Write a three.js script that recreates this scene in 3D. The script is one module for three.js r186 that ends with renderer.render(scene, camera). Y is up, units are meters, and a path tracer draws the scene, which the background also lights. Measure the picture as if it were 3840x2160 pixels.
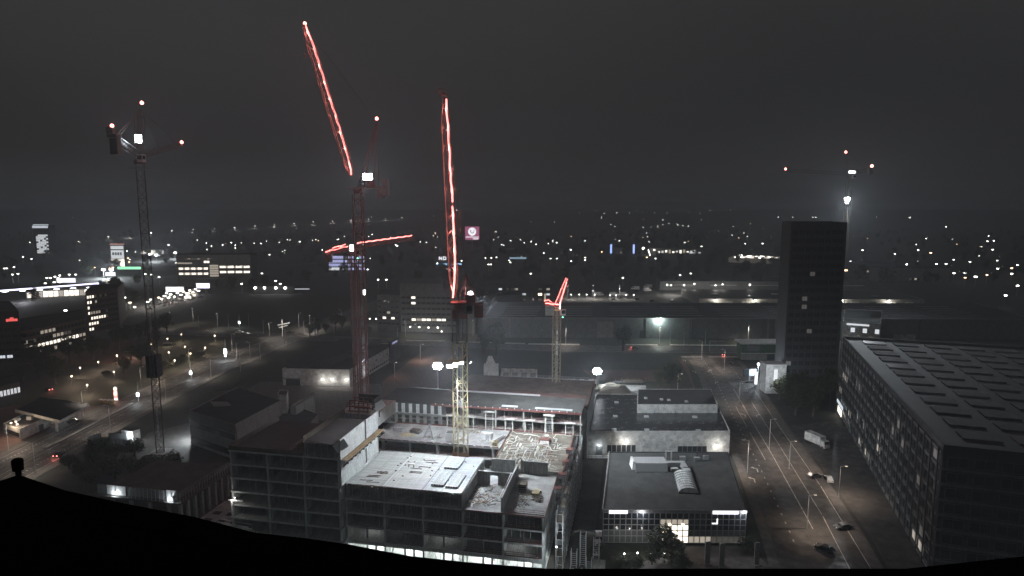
import * as THREE from 'three';

// ---------- camera, sky, exposure ----------
const scene = new THREE.Scene();
const camera = new THREE.PerspectiveCamera(48.73, 1024 / 576, 0.1, 30000);
camera.position.set(0, 82, 0);
camera.rotation.x = -7.1 * Math.PI / 180;
const renderer = new THREE.WebGLRenderer({ antialias: true });
renderer.setSize(1024, 576);
renderer.toneMapping = THREE.LinearToneMapping;
renderer.toneMappingExposure = 1;
renderer.shadowMap.enabled = true;

let seed = 20260929;
const rnd = () => { seed = (seed + 0x6D2B79F5) | 0; let t = Math.imul(seed ^ (seed >>> 15), 1 | seed); t = (t + Math.imul(t ^ (t >>> 7), 61 | t)) ^ t; return ((t ^ (t >>> 14)) >>> 0) / 4294967296; };
const rr = (a, b) => a + (b - a) * rnd();
const lerp = (a, b, t) => a + (b - a) * t;

// tileable value noise
function noiseGrid(n) { const g = new Float32Array(n * n); for (let i = 0; i < n * n; i++) g[i] = rnd(); return (x, y) => { const X = Math.floor(x), Y = Math.floor(y); let fx = x - X, fy = y - Y; fx = fx * fx * (3 - 2 * fx); fy = fy * fy * (3 - 2 * fy); const at = (i, j) => g[(((j % n) + n) % n) * n + (((i % n) + n) % n)]; return lerp(lerp(at(X, Y), at(X + 1, Y), fx), lerp(at(X, Y + 1), at(X + 1, Y + 1), fx), fy); }; }
const N8 = noiseGrid(8), N16 = noiseGrid(16), N32 = noiseGrid(32), N64 = noiseGrid(64), N128 = noiseGrid(128);

// overcast night sky: town glow on low cloud, the same all the way round
{
  const w = 512, h = 256, d = new Float32Array(w * h * 4);
  for (let j = 0; j < h; j++) for (let i = 0; i < w; i++) {
    const el = ((j + 0.5) / h - 0.5) * 180, k = (j * w + i) * 4;
    const t = Math.min(1, Math.max(0, el / 26)), s = t * t * (3 - 2 * t);
    let l = el < 0 ? 0.009 : lerp(0.0145, 0.037, s);
    const c = N8(i / w * 8, j / h * 8 + 3) * 0.6 + N16(i / w * 16, j / h * 16) * 0.4;
    l *= 0.5 + 1.0 * c;
    d[k] = l * 1.0; d[k + 1] = l * 1.0; d[k + 2] = l * 1.03; d[k + 3] = 1;
  }
  const sky = new THREE.DataTexture(d, w, h, THREE.RGBAFormat, THREE.FloatType);
  sky.mapping = THREE.EquirectangularReflectionMapping; sky.magFilter = THREE.LinearFilter; sky.needsUpdate = true;
  scene.background = sky; scene.environment = sky;
}
scene.fog = new THREE.FogExp2(0xc9ced4, 0.0003);

// ---------- textures and materials ----------
function tex(n, fn, srgb = true) {
  const d = new Uint8Array(n * n * 4);
  for (let j = 0; j < n; j++) for (let i = 0; i < n; i++) { const v = fn(i / n, j / n), k = (j * n + i) * 4; const a = Array.isArray(v) ? v : [v, v, v]; for (let c = 0; c < 3; c++) d[k + c] = Math.max(0, Math.min(255, a[c] * 255)); d[k + 3] = 255; }
  const t = new THREE.DataTexture(d, n, n); t.wrapS = t.wrapT = THREE.RepeatWrapping; t.magFilter = THREE.LinearFilter; t.minFilter = THREE.LinearMipmapLinearFilter; t.generateMipmaps = true;
  if (srgb) t.colorSpace = THREE.SRGBColorSpace; t.needsUpdate = true; return t;
}
const rep = (t, m) => { const c = t.clone(); c.repeat.set(1 / m, 1 / m); c.needsUpdate = true; return c; };
const T = {
  mottle: rep(tex(512, (u, v) => 0.62 + 0.22 * N8(u * 8, v * 8) + 0.16 * N32(u * 32, v * 32) + 0.14 * N128(u * 128, v * 128) - 0.1 * Math.max(0, N16(u * 16 + 5, v * 16) - 0.6)), 9),
  patchy: rep(tex(512, (u, v) => { const a = N8(u * 8, v * 8), b = N16(u * 16, v * 16 + 7); return 0.66 + 0.14 * Math.min(1, Math.max(0, (a * 0.6 + b * 0.4 - 0.35) * 3)) + 0.12 * N64(u * 64, v * 64) + 0.1 * N128(u * 128, v * 128); }), 24),
  streak: rep(tex(512, (u, v) => 0.7 + 0.22 * N64(u * 64, v * 4) + 0.12 * N16(u * 16, v * 16) + 0.08 * N128(u * 128, v * 128) - 0.16 * Math.max(0, N32(u * 32, v * 2) - 0.55)), 7),
  grass: rep(tex(512, (u, v) => { const a = 0.45 + 0.3 * N16(u * 16, v * 16) + 0.35 * N128(u * 128, v * 128); return [a, a, a * 0.96]; }), 14),
  wood: rep(tex(512, (u, v) => 0.6 + 0.25 * N128(u * 4, v * 128) + 0.2 * N16(u * 16, v * 16)), 4),
  ribs: rep(tex(256, (u) => 0.5 + 0.5 * Math.sign(Math.sin(u * Math.PI * 16)), false), 4),
  rough: rep(tex(256, (u, v) => 0.35 + 0.4 * N8(u * 8, v * 8) + 0.35 * N64(u * 64, v * 64), false), 11),
};
const mats = {};
function M(key, rgb, o = {}) {
  const m = new THREE.MeshStandardMaterial({ roughness: o.rough ?? 0.85, metalness: o.metal ?? 0 });
  m.color.setRGB(...rgb); m.name = key;
  if (o.map) m.map = T[o.map];
  if (o.bump) { m.bumpMap = T[o.bump]; m.bumpScale = o.bs ?? 0.02; }
  if (o.rmap) m.roughnessMap = T.rough;
  mats[key] = m; return m;
}
function E(key, rgb, k) { const m = new THREE.MeshStandardMaterial({ roughness: 0.6 }); m.color.setRGB(0.3, 0.3, 0.3); m.emissive.setRGB(...rgb); m.emissiveIntensity = k; m.name = key; mats[key] = m; return m; }
M('concrete', [0.42, 0.43, 0.42], { map: 'streak', bump: 'mottle', bs: 0.01 });
M('concreteFloor', [0.46, 0.47, 0.46], { map: 'patchy' });
M('paleWall', [0.62, 0.65, 0.64], { map: 'streak' });
M('deckA', [0.46, 0.48, 0.46], { map: 'wood', rough: 0.55 });
M('deckB', [0.42, 0.44, 0.43], { map: 'wood', rough: 0.6 });
M('deckC', [0.5, 0.51, 0.49], { map: 'wood', rough: 0.5 });
M('deckWet', [0.5, 0.55, 0.58], { map: 'wood', rough: 0.28 });
M('deckWet2', [0.44, 0.49, 0.53], { map: 'wood', rough: 0.35 });
M('ply', [0.3, 0.22, 0.13], { map: 'wood' });
M('plyDark', [0.12, 0.095, 0.07], { map: 'wood' });
M('timber', [0.42, 0.3, 0.15], { map: 'wood' });
M('rebarFloor', [0.24, 0.22, 0.18], { map: 'patchy' });
M('rust', [0.16, 0.085, 0.05]);
M('soil', [0.09, 0.08, 0.07], { map: 'patchy' });
M('ground', [0.04, 0.042, 0.036], { map: 'patchy' });
M('asphalt', [0.075, 0.072, 0.07], { map: 'patchy', rough: 1, rmap: true });
M('paving', [0.13, 0.122, 0.115], { map: 'mottle' });
M('redLane', [0.15, 0.08, 0.065], { map: 'mottle' });
M('kerb', [0.3, 0.3, 0.29], { map: 'mottle' });
M('paint', [0.62, 0.62, 0.58], { map: 'mottle' });
M('grass', [0.045, 0.055, 0.032], { map: 'grass' });
M('field', [0.03, 0.034, 0.026], { map: 'grass' });
M('roofDark', [0.035, 0.036, 0.038], { map: 'patchy', rough: 0.7 });
M('roofWet', [0.04, 0.042, 0.045], { map: 'mottle', rough: 0.3, rmap: true });
M('roofGrey', [0.09, 0.092, 0.09], { map: 'patchy' });
M('roofBrown', [0.12, 0.1, 0.09], { map: 'patchy' });
M('cladWhite', [0.6, 0.6, 0.58], { map: 'mottle', bump: 'ribs', bs: 0.03 });
M('cladGrey', [0.17, 0.18, 0.18], { map: 'streak', bump: 'ribs', bs: 0.04 });
M('cladDark', [0.06, 0.064, 0.066], { map: 'streak', bump: 'ribs', bs: 0.04 });
M('cladMid', [0.26, 0.26, 0.25], { map: 'streak' });
M('brick', [0.14, 0.11, 0.095], { map: 'mottle' });
M('net', [0.05, 0.052, 0.055], { map: 'mottle' });
M('glass', [0.03, 0.034, 0.038], { rough: 0.12 });
M('glassPale', [0.16, 0.17, 0.175], { rough: 0.3 });
M('mullion', [0.42, 0.43, 0.44], { rough: 0.45, metal: 0.4 });
M('steel', [0.4, 0.41, 0.42], { rough: 0.5, metal: 0.5 });
M('galv', [0.5, 0.52, 0.53], { rough: 0.5, metal: 0.3 });
M('darkSteel', [0.07, 0.07, 0.072], { rough: 0.6, metal: 0.3 });
M('white', [0.72, 0.72, 0.7], { map: 'mottle', rough: 0.6 });
M('whiteClean', [0.75, 0.76, 0.76], { rough: 0.5 });
M('red', [0.14, 0.05, 0.045], { rough: 0.55 });
M('craneRed', [0.16, 0.045, 0.038], { rough: 0.55 });
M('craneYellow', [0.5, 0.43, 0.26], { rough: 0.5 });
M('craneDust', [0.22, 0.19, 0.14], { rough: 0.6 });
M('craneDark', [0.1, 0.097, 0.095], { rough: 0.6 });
M('ballast', [0.26, 0.25, 0.24], { map: 'mottle' });
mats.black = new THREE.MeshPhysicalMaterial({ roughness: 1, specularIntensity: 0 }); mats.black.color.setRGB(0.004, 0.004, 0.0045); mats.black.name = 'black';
M('rubber', [0.02, 0.02, 0.02], { rough: 0.9 });
M('carWhite', [0.65, 0.66, 0.67], { rough: 0.3 });
M('carGrey', [0.14, 0.145, 0.15], { rough: 0.3, metal: 0.4 });
M('carDark', [0.02, 0.022, 0.026], { rough: 0.25, metal: 0.3 });
M('carRed', [0.22, 0.02, 0.02], { rough: 0.3 });
M('bark', [0.06, 0.048, 0.036], {});
M('leafA', [0.04, 0.05, 0.025], {}); M('leafB', [0.032, 0.042, 0.022], {}); M('leafC', [0.05, 0.056, 0.03], {});
for (const k of ['leafA', 'leafB', 'leafC']) mats[k].side = THREE.DoubleSide;
M('green', [0.06, 0.13, 0.08], { map: 'mottle' });
M('blueTarp', [0.05, 0.08, 0.2], { rough: 0.5 });
M('pipe', [0.66, 0.66, 0.6], { rough: 0.5 });
E('lampCool', [0.9, 0.96, 1.0], 9); E('lampWhite', [1, 0.97, 0.9], 9); E('lampWarm', [1, 0.72, 0.5], 7); E('lampFar', [1, 0.96, 0.9], 26); E('lampFarWarm', [1, 0.6, 0.35], 10);
E('flood', [0.9, 0.97, 1.0], 120); E('ledRed', [1, 0.21, 0.19], 4.2); E('beaconRed', [1, 0.25, 0.2], 9); E('lampGreen', [0.25, 1, 0.6], 4);
E('winWarm', [1, 0.9, 0.76], 2.0); E('winDim', [1, 0.88, 0.72], 0.4); E('winFaint', [1, 0.9, 0.75], 0.06); E('winCool', [0.85, 0.93, 1], 0.8); E('winPale', [0.92, 0.96, 1], 0.8);
E('signWhite', [0.93, 0.93, 1], 1.6); E('signViolet', [0.8, 0.78, 1], 2.6); E('signBlue', [0.3, 0.62, 1], 1.6); E('signMagenta', [0.75, 0.22, 0.4], 0.55); E('signRed', [1, 0.13, 0.12], 1.1); E('signPink', [1, 0.45, 0.4], 0.8); E('panelBlue', [0.55, 0.58, 1], 0.75); E('panelCyan', [0.5, 0.75, 1], 0.5); E('signGreen', [0.3, 1, 0.55], 1.2); E('barBlue', [0.35, 0.5, 1], 1.7);

// ---------- geometry kit (metres; uv in metres by the way a face points) ----------
const V = (a) => new THREE.Vector3(...a);
class Kit {
  constructor() { this.p = []; this.n = []; this.u = []; this.i = []; }
  face(pts, nr) {
    const s = this.p.length / 3;
    if (!nr) { const a = pts[0], b = pts[1], c = pts[2]; const e = [b[0] - a[0], b[1] - a[1], b[2] - a[2]], f = [c[0] - a[0], c[1] - a[1], c[2] - a[2]]; nr = [e[1] * f[2] - e[2] * f[1], e[2] * f[0] - e[0] * f[2], e[0] * f[1] - e[1] * f[0]]; const l = Math.hypot(...nr) || 1; nr = nr.map((q) => q / l); }
    const ax = Math.abs(nr[0]), ay = Math.abs(nr[1]), az = Math.abs(nr[2]);
    for (const q of pts) { this.p.push(...q); this.n.push(...nr); if (ay > 0.7) this.u.push(q[0], q[2]); else if (ax > az) this.u.push(q[2], q[1]); else this.u.push(q[0], q[1]); }
    for (let k = 2; k < pts.length; k++) this.i.push(s, s + k - 1, s + k);
    return this;
  }
  hexa(b, t) { // two rings of four, counter-clockwise seen from above
    this.face([t[0], t[1], t[2], t[3]]); this.face([b[3], b[2], b[1], b[0]]);
    for (let k = 0; k < 4; k++) { const m = (k + 1) % 4; this.face([b[k], b[m], t[m], t[k]]); }
    return this;
  }
  box(x0, x1, y0, y1, z0, z1) { if (x0 > x1) [x0, x1] = [x1, x0]; if (y0 > y1) [y0, y1] = [y1, y0]; if (z0 > z1) [z0, z1] = [z1, z0]; return this.hexa([[x0, y0, z1], [x1, y0, z1], [x1, y0, z0], [x0, y0, z0]], [[x0, y1, z1], [x1, y1, z1], [x1, y1, z0], [x0, y1, z0]]); }
  cbox(x, y, z, sx, sy, sz) { return this.box(x - sx / 2, x + sx / 2, y, y + sy, z - sz / 2, z + sz / 2); }
  beam(a, b, w, h = w) {
    const A = V(a), B = V(b), d = B.clone().sub(A).normalize();
    const r = Math.abs(d.y) > 0.95 ? new THREE.Vector3(1, 0, 0) : new THREE.Vector3(d.z, 0, -d.x).normalize();
    const q = new THREE.Vector3().crossVectors(r, d).normalize(); r.crossVectors(d, q).normalize();
    const c = (P, i, j) => [P.x + r.x * i * w / 2 + q.x * j * h / 2, P.y + r.y * i * w / 2 + q.y * j * h / 2, P.z + r.z * i * w / 2 + q.z * j * h / 2];
    return this.hexa([c(A, -1, -1), c(A, 1, -1), c(A, 1, 1), c(A, -1, 1)], [c(B, -1, -1), c(B, 1, -1), c(B, 1, 1), c(B, -1, 1)]);
  }
  tube(a, b, r, r2 = r, seg = 7) {
    const A = V(a), B = V(b), d = B.clone().sub(A).normalize();
    const x = Math.abs(d.y) > 0.95 ? new THREE.Vector3(1, 0, 0) : new THREE.Vector3(d.z, 0, -d.x).normalize(), y = new THREE.Vector3().crossVectors(x, d);
    const ring = (P, q) => Array.from({ length: seg }, (_, k) => { const t = -k / seg * Math.PI * 2; return [P.x + (x.x * Math.cos(t) + y.x * Math.sin(t)) * q, P.y + (x.y * Math.cos(t) + y.y * Math.sin(t)) * q, P.z + (x.z * Math.cos(t) + y.z * Math.sin(t)) * q]; });
    const R = ring(A, r), S = ring(B, r2);
    for (let k = 0; k < seg; k++) { const m = (k + 1) % seg; this.face([R[m], R[k], S[k], S[m]].reverse().reverse()); }
    this.face(S.slice().reverse()); this.face(R); return this;
  }
  path(pts, r, seg = 5) { for (let k = 1; k < pts.length; k++) this.tube(pts[k - 1], pts[k], r, r, seg); return this; }
  ball(c, r, sy = 1) { const g = new THREE.IcosahedronGeometry(r, 1), q = g.attributes.position; for (let k = 0; k < q.count; k += 3) { const f = (j) => [c[0] + q.getX(j), c[1] + q.getY(j) * sy, c[2] + q.getZ(j)]; this.face([f(k), f(k + 1), f(k + 2)]); } return this; }
  prism(poly, y0, y1) {
    let a = 0; for (let k = 0; k < poly.length; k++) { const [x, z] = poly[k], [x2, z2] = poly[(k + 1) % poly.length]; a += x * z2 - x2 * z; }
    const P = a > 0 ? poly.slice().reverse() : poly; // counter-clockwise seen from above (z towards the viewer)
    for (let k = 0; k < P.length; k++) { const A = P[k], B = P[(k + 1) % P.length]; this.face([[A[0], y0, A[1]], [B[0], y0, B[1]], [B[0], y1, B[1]], [A[0], y1, A[1]]]); }
    this.sheet(P, y1); this.sheet(P, y0, true); return this;
  }
  sheet(poly, y, down = false) {
    const tri = THREE.ShapeUtils.triangulateShape(poly.map(([x, z]) => new THREE.Vector2(x, -z)), []);
    for (const t of tri) { let q = t.map((k) => [poly[k][0], y, poly[k][1]]); const c = (q[1][2] - q[0][2]) * (q[2][0] - q[0][0]) - (q[1][0] - q[0][0]) * (q[2][2] - q[0][2]); if ((c < 0) !== down) q = q.reverse(); this.face(q); }
    return this;
  }
  fbox(e, s0, s1, y0, y1, d0, d1) { const c = (s, d, y) => [e.x + e.ux * s + e.nx * d, y, e.z + e.uz * s + e.nz * d]; return this.hexa([c(s0, d1, y0), c(s1, d1, y0), c(s1, d0, y0), c(s0, d0, y0)], [c(s0, d1, y1), c(s1, d1, y1), c(s1, d0, y1), c(s0, d0, y1)]); }
  geo() { const g = new THREE.BufferGeometry(); g.setAttribute('position', new THREE.Float32BufferAttribute(this.p, 3)); g.setAttribute('normal', new THREE.Float32BufferAttribute(this.n, 3)); g.setAttribute('uv', new THREE.Float32BufferAttribute(this.u, 2)); g.setIndex(this.i); return g; }
}
const kit = () => new Kit();
// an edge of a building seen from outside: from a to b, left to right; n points out
function edge(a, b) { const l = Math.hypot(b[0] - a[0], b[1] - a[1]), ux = (b[0] - a[0]) / l, uz = (b[1] - a[1]) / l; return { x: a[0], z: a[1], ux, uz, nx: -uz, nz: ux, len: l, turn: Math.atan2(-uz, ux) }; }
// road strip along a centre line
function strip(pts, w0, w1) { const L = [], R = []; pts.forEach((p, k) => { const a = pts[Math.max(0, k - 1)], b = pts[Math.min(pts.length - 1, k + 1)], l = Math.hypot(b[0] - a[0], b[1] - a[1]), nx = -(b[1] - a[1]) / l, nz = (b[0] - a[0]) / l; L.push([p[0] + nx * w0, p[1] + nz * w0]); R.push([p[0] + nx * w1, p[1] + nz * w1]); }); return L.concat(R.reverse()); }
function along(pts, s) { for (let k = 1; k < pts.length; k++) { const d = Math.hypot(pts[k][0] - pts[k - 1][0], pts[k][1] - pts[k - 1][1]); if (s <= d || k === pts.length - 1) { const t = s / d, ux = (pts[k][0] - pts[k - 1][0]) / d, uz = (pts[k][1] - pts[k - 1][1]) / d; return { x: pts[k - 1][0] + ux * s, z: pts[k - 1][1] + uz * s, ux, uz, nx: -uz, nz: ux }; } s -= d; } }
const plen = (pts) => pts.reduce((a, p, k) => k ? a + Math.hypot(p[0] - pts[k - 1][0], p[1] - pts[k - 1][1]) : 0, 0);

// ---------- things ----------
const taken = {};
const numbered = (n) => { taken[n] = (taken[n] ?? -1) + 1; return taken[n] ? n + '_' + String(taken[n]).padStart(3, '0') : n; };
const mt = (m) => typeof m === 'string' ? mats[m] : m;
function thing(name, label, category, pos = [0, 0, 0], turn = 0, group) {
  const o = new THREE.Group(); o.name = numbered(name); o.position.set(...pos); o.rotation.y = turn;
  o.userData = { label, category }; if (group) o.userData.group = group; scene.add(o); return o;
}
function part(t, name, k, m, label) {
  const g = k instanceof Kit ? k.geo() : k; const o = new THREE.Mesh(g, mt(m)); o.name = name; o.castShadow = o.receiveShadow = true; if (label) o.userData.label = label; t.add(o); return o;
}
// part whose kit is in world metres, under a thing that is not turned
function wpart(t, name, k, m, label) { const g = k.geo(); let q = t, x = 0, y = 0, z = 0; while (q && q !== scene) { x += q.position.x; y += q.position.y; z += q.position.z; q = q.parent; } g.translate(-x, -y, -z); return part(t, name, g, m, label); }
function struct(name, k, m, kind = 'structure', label) { const o = new THREE.Mesh(k.geo(), mt(m)); o.name = numbered(name); o.castShadow = o.receiveShadow = true; o.userData = { kind }; if (label) o.userData.label = label; scene.add(o); return o; }
function copy(o, label, pos, turn) { const c = o.clone(); c.name = numbered(o.name.replace(/_\d{3}$/, '')); c.userData = { ...o.userData, label: label ?? o.userData.label }; if (pos) c.position.set(...pos); if (turn !== undefined) c.rotation.y = turn; scene.add(c); return c; }
function point(t, pos, rgb, cd, size = 0.15) { const l = new THREE.PointLight(0xffffff, cd, 0, 2); l.color.setRGB(...rgb); l.position.set(...pos); l.castShadow = true; l.shadow.radius = size / 0.02; t.add(l); return l; }
function spot(t, pos, to, rgb, cd, angle, pen = 0.5, size = 0.3) { const l = new THREE.SpotLight(0xffffff, cd, 0, angle, pen, 2); l.color.setRGB(...rgb); l.position.set(...pos); l.target.position.set(...to); l.castShadow = true; l.shadow.radius = size / 0.02; t.add(l); t.add(l.target); return l; }
const COOL = [0.86, 0.94, 1], WARM = [1, 0.74, 0.52], WHITE = [1, 0.95, 0.88], RED = [1, 0.2, 0.16];
// building site frame: u along the site's front to the right, v towards the back, turned 11.3 degrees
const SA = 11.3 * Math.PI / 180, ST = -SA, S0 = [-39.3, -143.6];
const S = (u, v) => [S0[0] + u * Math.cos(SA) + v * Math.sin(SA), S0[1] + u * Math.sin(SA) - v * Math.cos(SA)];
const S3 = (u, h, v) => { const p = S(u, v); return [p[0], h, p[1]]; };

// ---------- ground, roads, pavements ----------
struct('ground', kit().sheet([[-7000, 300], [7000, 300], [7000, -9000], [-7000, -9000]], 0), 'ground');
const AV = [[-158, -120], [-160, -200], [-160, -270], [-157, -320], [-150, -365], [-142, -405], [-128, -487], [-104, -620], [-60, -860]];
const CS = [[-420, -470], [-330, -446], [-228, -420], [-142, -404], [-72, -388], [27, -369], [142, -364], [330, -356], [520, -350]];
const RR = [[112, -352], [106, -310], [97, -262], [92, -235], [85, -195], [76, -150], [62, -95]];
function road(name, pts, w, y) {
  const r = struct(name, kit().sheet(strip(pts, -w / 2, w / 2), y), 'asphalt');
  return r;
}
function dashes(r, pts, off, s0, s1, on, gap, w, y, name = 'lane_dash') {
  for (let s = s0; s < s1; s += on + gap) { const a = along(pts, s), b = along(pts, Math.min(s1, s + on)); const q = (p, d) => [p.x + p.nx * (off + d), p.z + p.nz * (off + d)]; part(r, name, kit().sheet([q(a, -w / 2), q(b, -w / 2), q(b, w / 2), q(a, w / 2)], y), 'paint'); }
}
const avenue = road('avenue', AV, 21, 0.03), crossStreet = road('cross_street', CS, 17, 0.036), eastRoad = road('east_road', RR, 22, 0.042);
dashes(avenue, AV, -3.4, 60, 270, 3, 3.5, 0.18, 0.05); dashes(avenue, AV, 3.6, 60, 270, 3, 3.5, 0.18, 0.05);
dashes(avenue, AV, -9.6, 50, 275, 60, 0.5, 0.16, 0.05, 'edge_line'); dashes(avenue, AV, 9.6, 50, 275, 60, 0.5, 0.16, 0.05, 'edge_line'); dashes(avenue, AV, 1.0, 50, 275, 45, 4, 0.14, 0.05, 'edge_line');
for (const o of [-6.6, 6.7]) dashes(avenue, AV, o, 62, 118, 0.5, 1.1, 0.45, 0.05, 'give_way_block');
// bus platform in the avenue
const plat = struct('bus_platform', kit().prism(strip([[-160.2, -211], [-160.4, -232], [-160.6, -262]], -1.6, -0.4), 0.03, 0.32), 'kerb');
part(plat, 'platform_edge', kit().prism(strip([[-160.2, -211], [-160.4, -232], [-160.6, -262]], -0.39, -0.2), 0.03, 0.35), 'white');
struct('median_strip', kit().prism(strip([[-157.6, -268], [-155, -322], [-148.5, -366]], -1, 0.6), 0.03, 0.16), 'paving');
for (const [a, b] of [[[-171.5, -120], [-171.5, -268]], [[-168, -325], [-161.5, -368]]]) struct('pavement', kit().prism(strip([a, b], -1.6, 1.6), 0, 0.13), 'paving');
struct('pavement', kit().prism(strip([[-147.2, -150], [-148.4, -268], [-145.4, -318], [-139, -362]], -1.4, 1.6), 0, 0.13), 'paving');
// striped crossing at the lower left of the avenue
{ const c = struct('crossing', kit().sheet([[-168, -176.5], [-150, -176.5], [-150, -182], [-168, -182]], 0.046), 'asphalt'); for (let k = 0; k < 9; k++) part(c, 'crossing_stripe', kit().sheet([[-167.5 + k * 2, -177], [-166.5 + k * 2, -177], [-166.5 + k * 2, -181.5], [-167.5 + k * 2, -181.5]], 0.054), 'paint'); }
// cross street: tram platform kerbs, lines, red cycle path
dashes(crossStreet, CS, 0, 100, 640, 3, 5, 0.16, 0.056); dashes(crossStreet, CS, -7.6, 60, 700, 80, 0.4, 0.14, 0.056, 'edge_line'); dashes(crossStreet, CS, 7.8, 60, 700, 80, 0.4, 0.14, 0.056, 'edge_line');
for (const [x0, x1, z] of [[-66, -42, -389.5], [-34, -12, -385.5], [-4, 8, -382], [10, 41, -379.5], [69, 88, -377.5], [96, 150, -376.5]]) struct('tram_platform', kit().prism([[x0, z], [x1, z + 1.5], [x1, z - 0.8], [x0, z - 2.3]], 0.03, 0.34), 'paint');
struct('verge', kit().sheet(strip([[-72, -402], [27, -386], [142, -383], [330, -375]], -7, 4.5), 0.012), 'grass');
struct('verge', kit().sheet([[-68, -374], [27, -357], [88, -354], [88, -332], [30, -330], [-60, -345]], 0.008), 'field');
// right-hand road: crossing, median, arrows, lines
{ const c = struct('crossing', kit().sheet([[94, -345], [126, -344], [126, -349.6], [94, -350]], 0.05), 'asphalt');
  for (let k = 0; k < 31; k++) { const x = 95 + k * 1.0; if (x > 106.5 && x < 109.5) continue; part(c, 'crossing_stripe', kit().sheet([[x, -345.6], [x + 0.5, -345.6], [x + 0.1, -349], [x - 0.4, -349]], 0.058), 'paint'); } }
struct('traffic_island', kit().prism([[107.5, -342], [109.5, -343], [108, -318], [106.5, -296], [103.5, -282], [102.2, -283], [103, -300], [105.5, -325]], 0.042, 0.17), 'paving');
dashes(eastRoad, RR, -6.2, 14, 75, 1.2, 3.2, 0.3, 0.06); dashes(eastRoad, RR, 5.6, 10, 210, 1.2, 3.6, 0.3, 0.06); dashes(eastRoad, RR, -0.6, 68, 200, 40, 0.5, 0.2, 0.06, 'edge_line'); dashes(eastRoad, RR, 2.6, 96, 160, 26, 6, 0.2, 0.06, 'edge_line'); dashes(eastRoad, RR, -9.6, 70, 240, 50, 1, 0.18, 0.06, 'edge_line'); dashes(eastRoad, RR, -5, 90, 240, 50, 1, 0.18, 0.06, 'edge_line');
function arrow(x, z, turn, bend) { const c = Math.cos(turn), s = Math.sin(turn), f = (a, b) => [x + a * c + b * s, z - a * s + b * c]; const k = kit().sheet([f(-0.15, 2), f(0.15, 2), f(0.15, -1), f(-0.15, -1)], 0.064); k.sheet([f(bend * 0.1, -0.6), f(bend * 0.1, -1.1), f(bend * 1.1, -1.5), f(bend * 1.1, -1)], 0.064); k.sheet([f(bend * 0.9, -0.6), f(bend * 1.8, -1.6), f(bend * 0.8, -2)], 0.064); part(eastRoad, 'turn_arrow', k, 'paint'); }
for (const [x, z, b] of [[92.9, -314.1, -1], [100.3, -316.5, 1], [91, -294.1, -1], [96.6, -294.1, 1], [94.3, -337.9, -1], [118.6, -334.3, -1], [93.2, -246.1, -1], [97.6, -245.6, 1], [77.6, -192.6, -1], [73.8, -184.9, -1]]) arrow(x, z, -0.25, b);
struct('pavement', kit().prism(strip([[97, -340], [92.5, -305], [84, -262], [79.5, -235], [72.5, -195], [63, -150], [50, -97]], -1.8, 0.6), 0, 0.13), 'paving');
struct('pavement', kit().prism(strip([[124, -338], [119, -305], [110, -262], [104.5, -235], [97.5, -195], [88, -150], [74, -95]], -0.6, 2.2), 0, 0.13), 'paving');
struct('cycle_path', kit().sheet(strip([[92, -338], [88.5, -306], [80.5, -264], [76, -236]], -1.2, 1.2), 0.02), 'redLane');
struct('verge', kit().sheet([[95, -338], [96.5, -338], [92, -304], [86, -272], [82, -262], [81, -268], [87, -300]], 0.024), 'grass');
struct('verge', kit().sheet([[40, -335], [88, -336], [84, -300], [75, -262], [50, -268], [42, -300]], 0.01), 'grass');
struct('car_park', kit().sheet([[36, -318], [78, -318], [74, -296], [40, -298]], 0.016), 'redLane');
// right of the road: yard and street in the far right of the picture
struct('side_street', kit().sheet([[98, -232], [128, -240], [112, -150], [88, -96], [75, -96], [90, -150], [100, -200]], 0.02), 'asphalt');
// grass at the junction and between avenue and hall
struct('verge', kit().sheet([[-240, -402], [-172, -392], [-166, -370], [-172, -326], [-174, -270], [-186, -268], [-190, -330], [-232, -384]], 0.014), 'grass');
struct('verge', kit().sheet([[-137, -288], [-126, -286], [-122, -300], [-118, -330], [-126, -362], [-133, -350], [-139, -320], [-141, -300]], 0.014), 'grass');
struct('traffic_island', kit().prism([[-138, -286], [-134, -280], [-129, -284], [-130, -300], [-134, -310], [-138, -300]], 0, 0.14), 'grass');
struct('field', kit().sheet([[-240, -426], [-158, -412], [-146, -440], [-128, -560], [-170, -620], [-250, -520]], 0.01), 'field');
struct('verge', kit().sheet([[-215, -275], [-176, -270], [-174, -258], [-190, -252], [-214, -258]], 0.012), 'grass');
// site ground, forecourt, yards
struct('site_ground', kit().sheet([S(-75, -30), S(58, -30), S(56, 150), S(-30, 150), S(-40, 60), S(-70, 40)], 0.006), 'soil');
struct('forecourt', kit().sheet([[-215, -200], [-174, -200], [-174, -258], [-205, -262], [-225, -245]], 0.018), 'redLane');
struct('yard', kit().sheet([[-128, -196], [-110, -199], [-110, -226], [-124, -238], [-134, -226]], 0.014), 'paving');
struct('hall_yard', kit().sheet([[-120, -296], [-62, -292], [-48, -250], [-60, -235], [-104, -250], [-122, -276]], 0.014), 'paving');
struct('parking_yard', kit().sheet([[-62, -296], [-50, -372], [-34, -370], [-28, -300], [-40, -262], [-56, -266]], 0.018), 'redLane');
struct('concrete_yard', kit().sheet([36.9, -270.4, 57.4, -264.6, 62.6, -289.3, 40.7, -292.1].reduce((a, q, k) => { if (k % 2) a[a.length - 1].push(q); else a.push([q]); return a; }, []), 0.016), 'concreteFloor');
struct('depot_yard', kit().sheet([[40, -610], [290, -600], [290, -480], [30, -480]], 0.014), 'paving');
struct('parking_lot', kit().sheet([[-262, -330], [-180, -330], [-176, -392], [-240, -404], [-262, -372]], 0.012), 'redLane');

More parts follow.
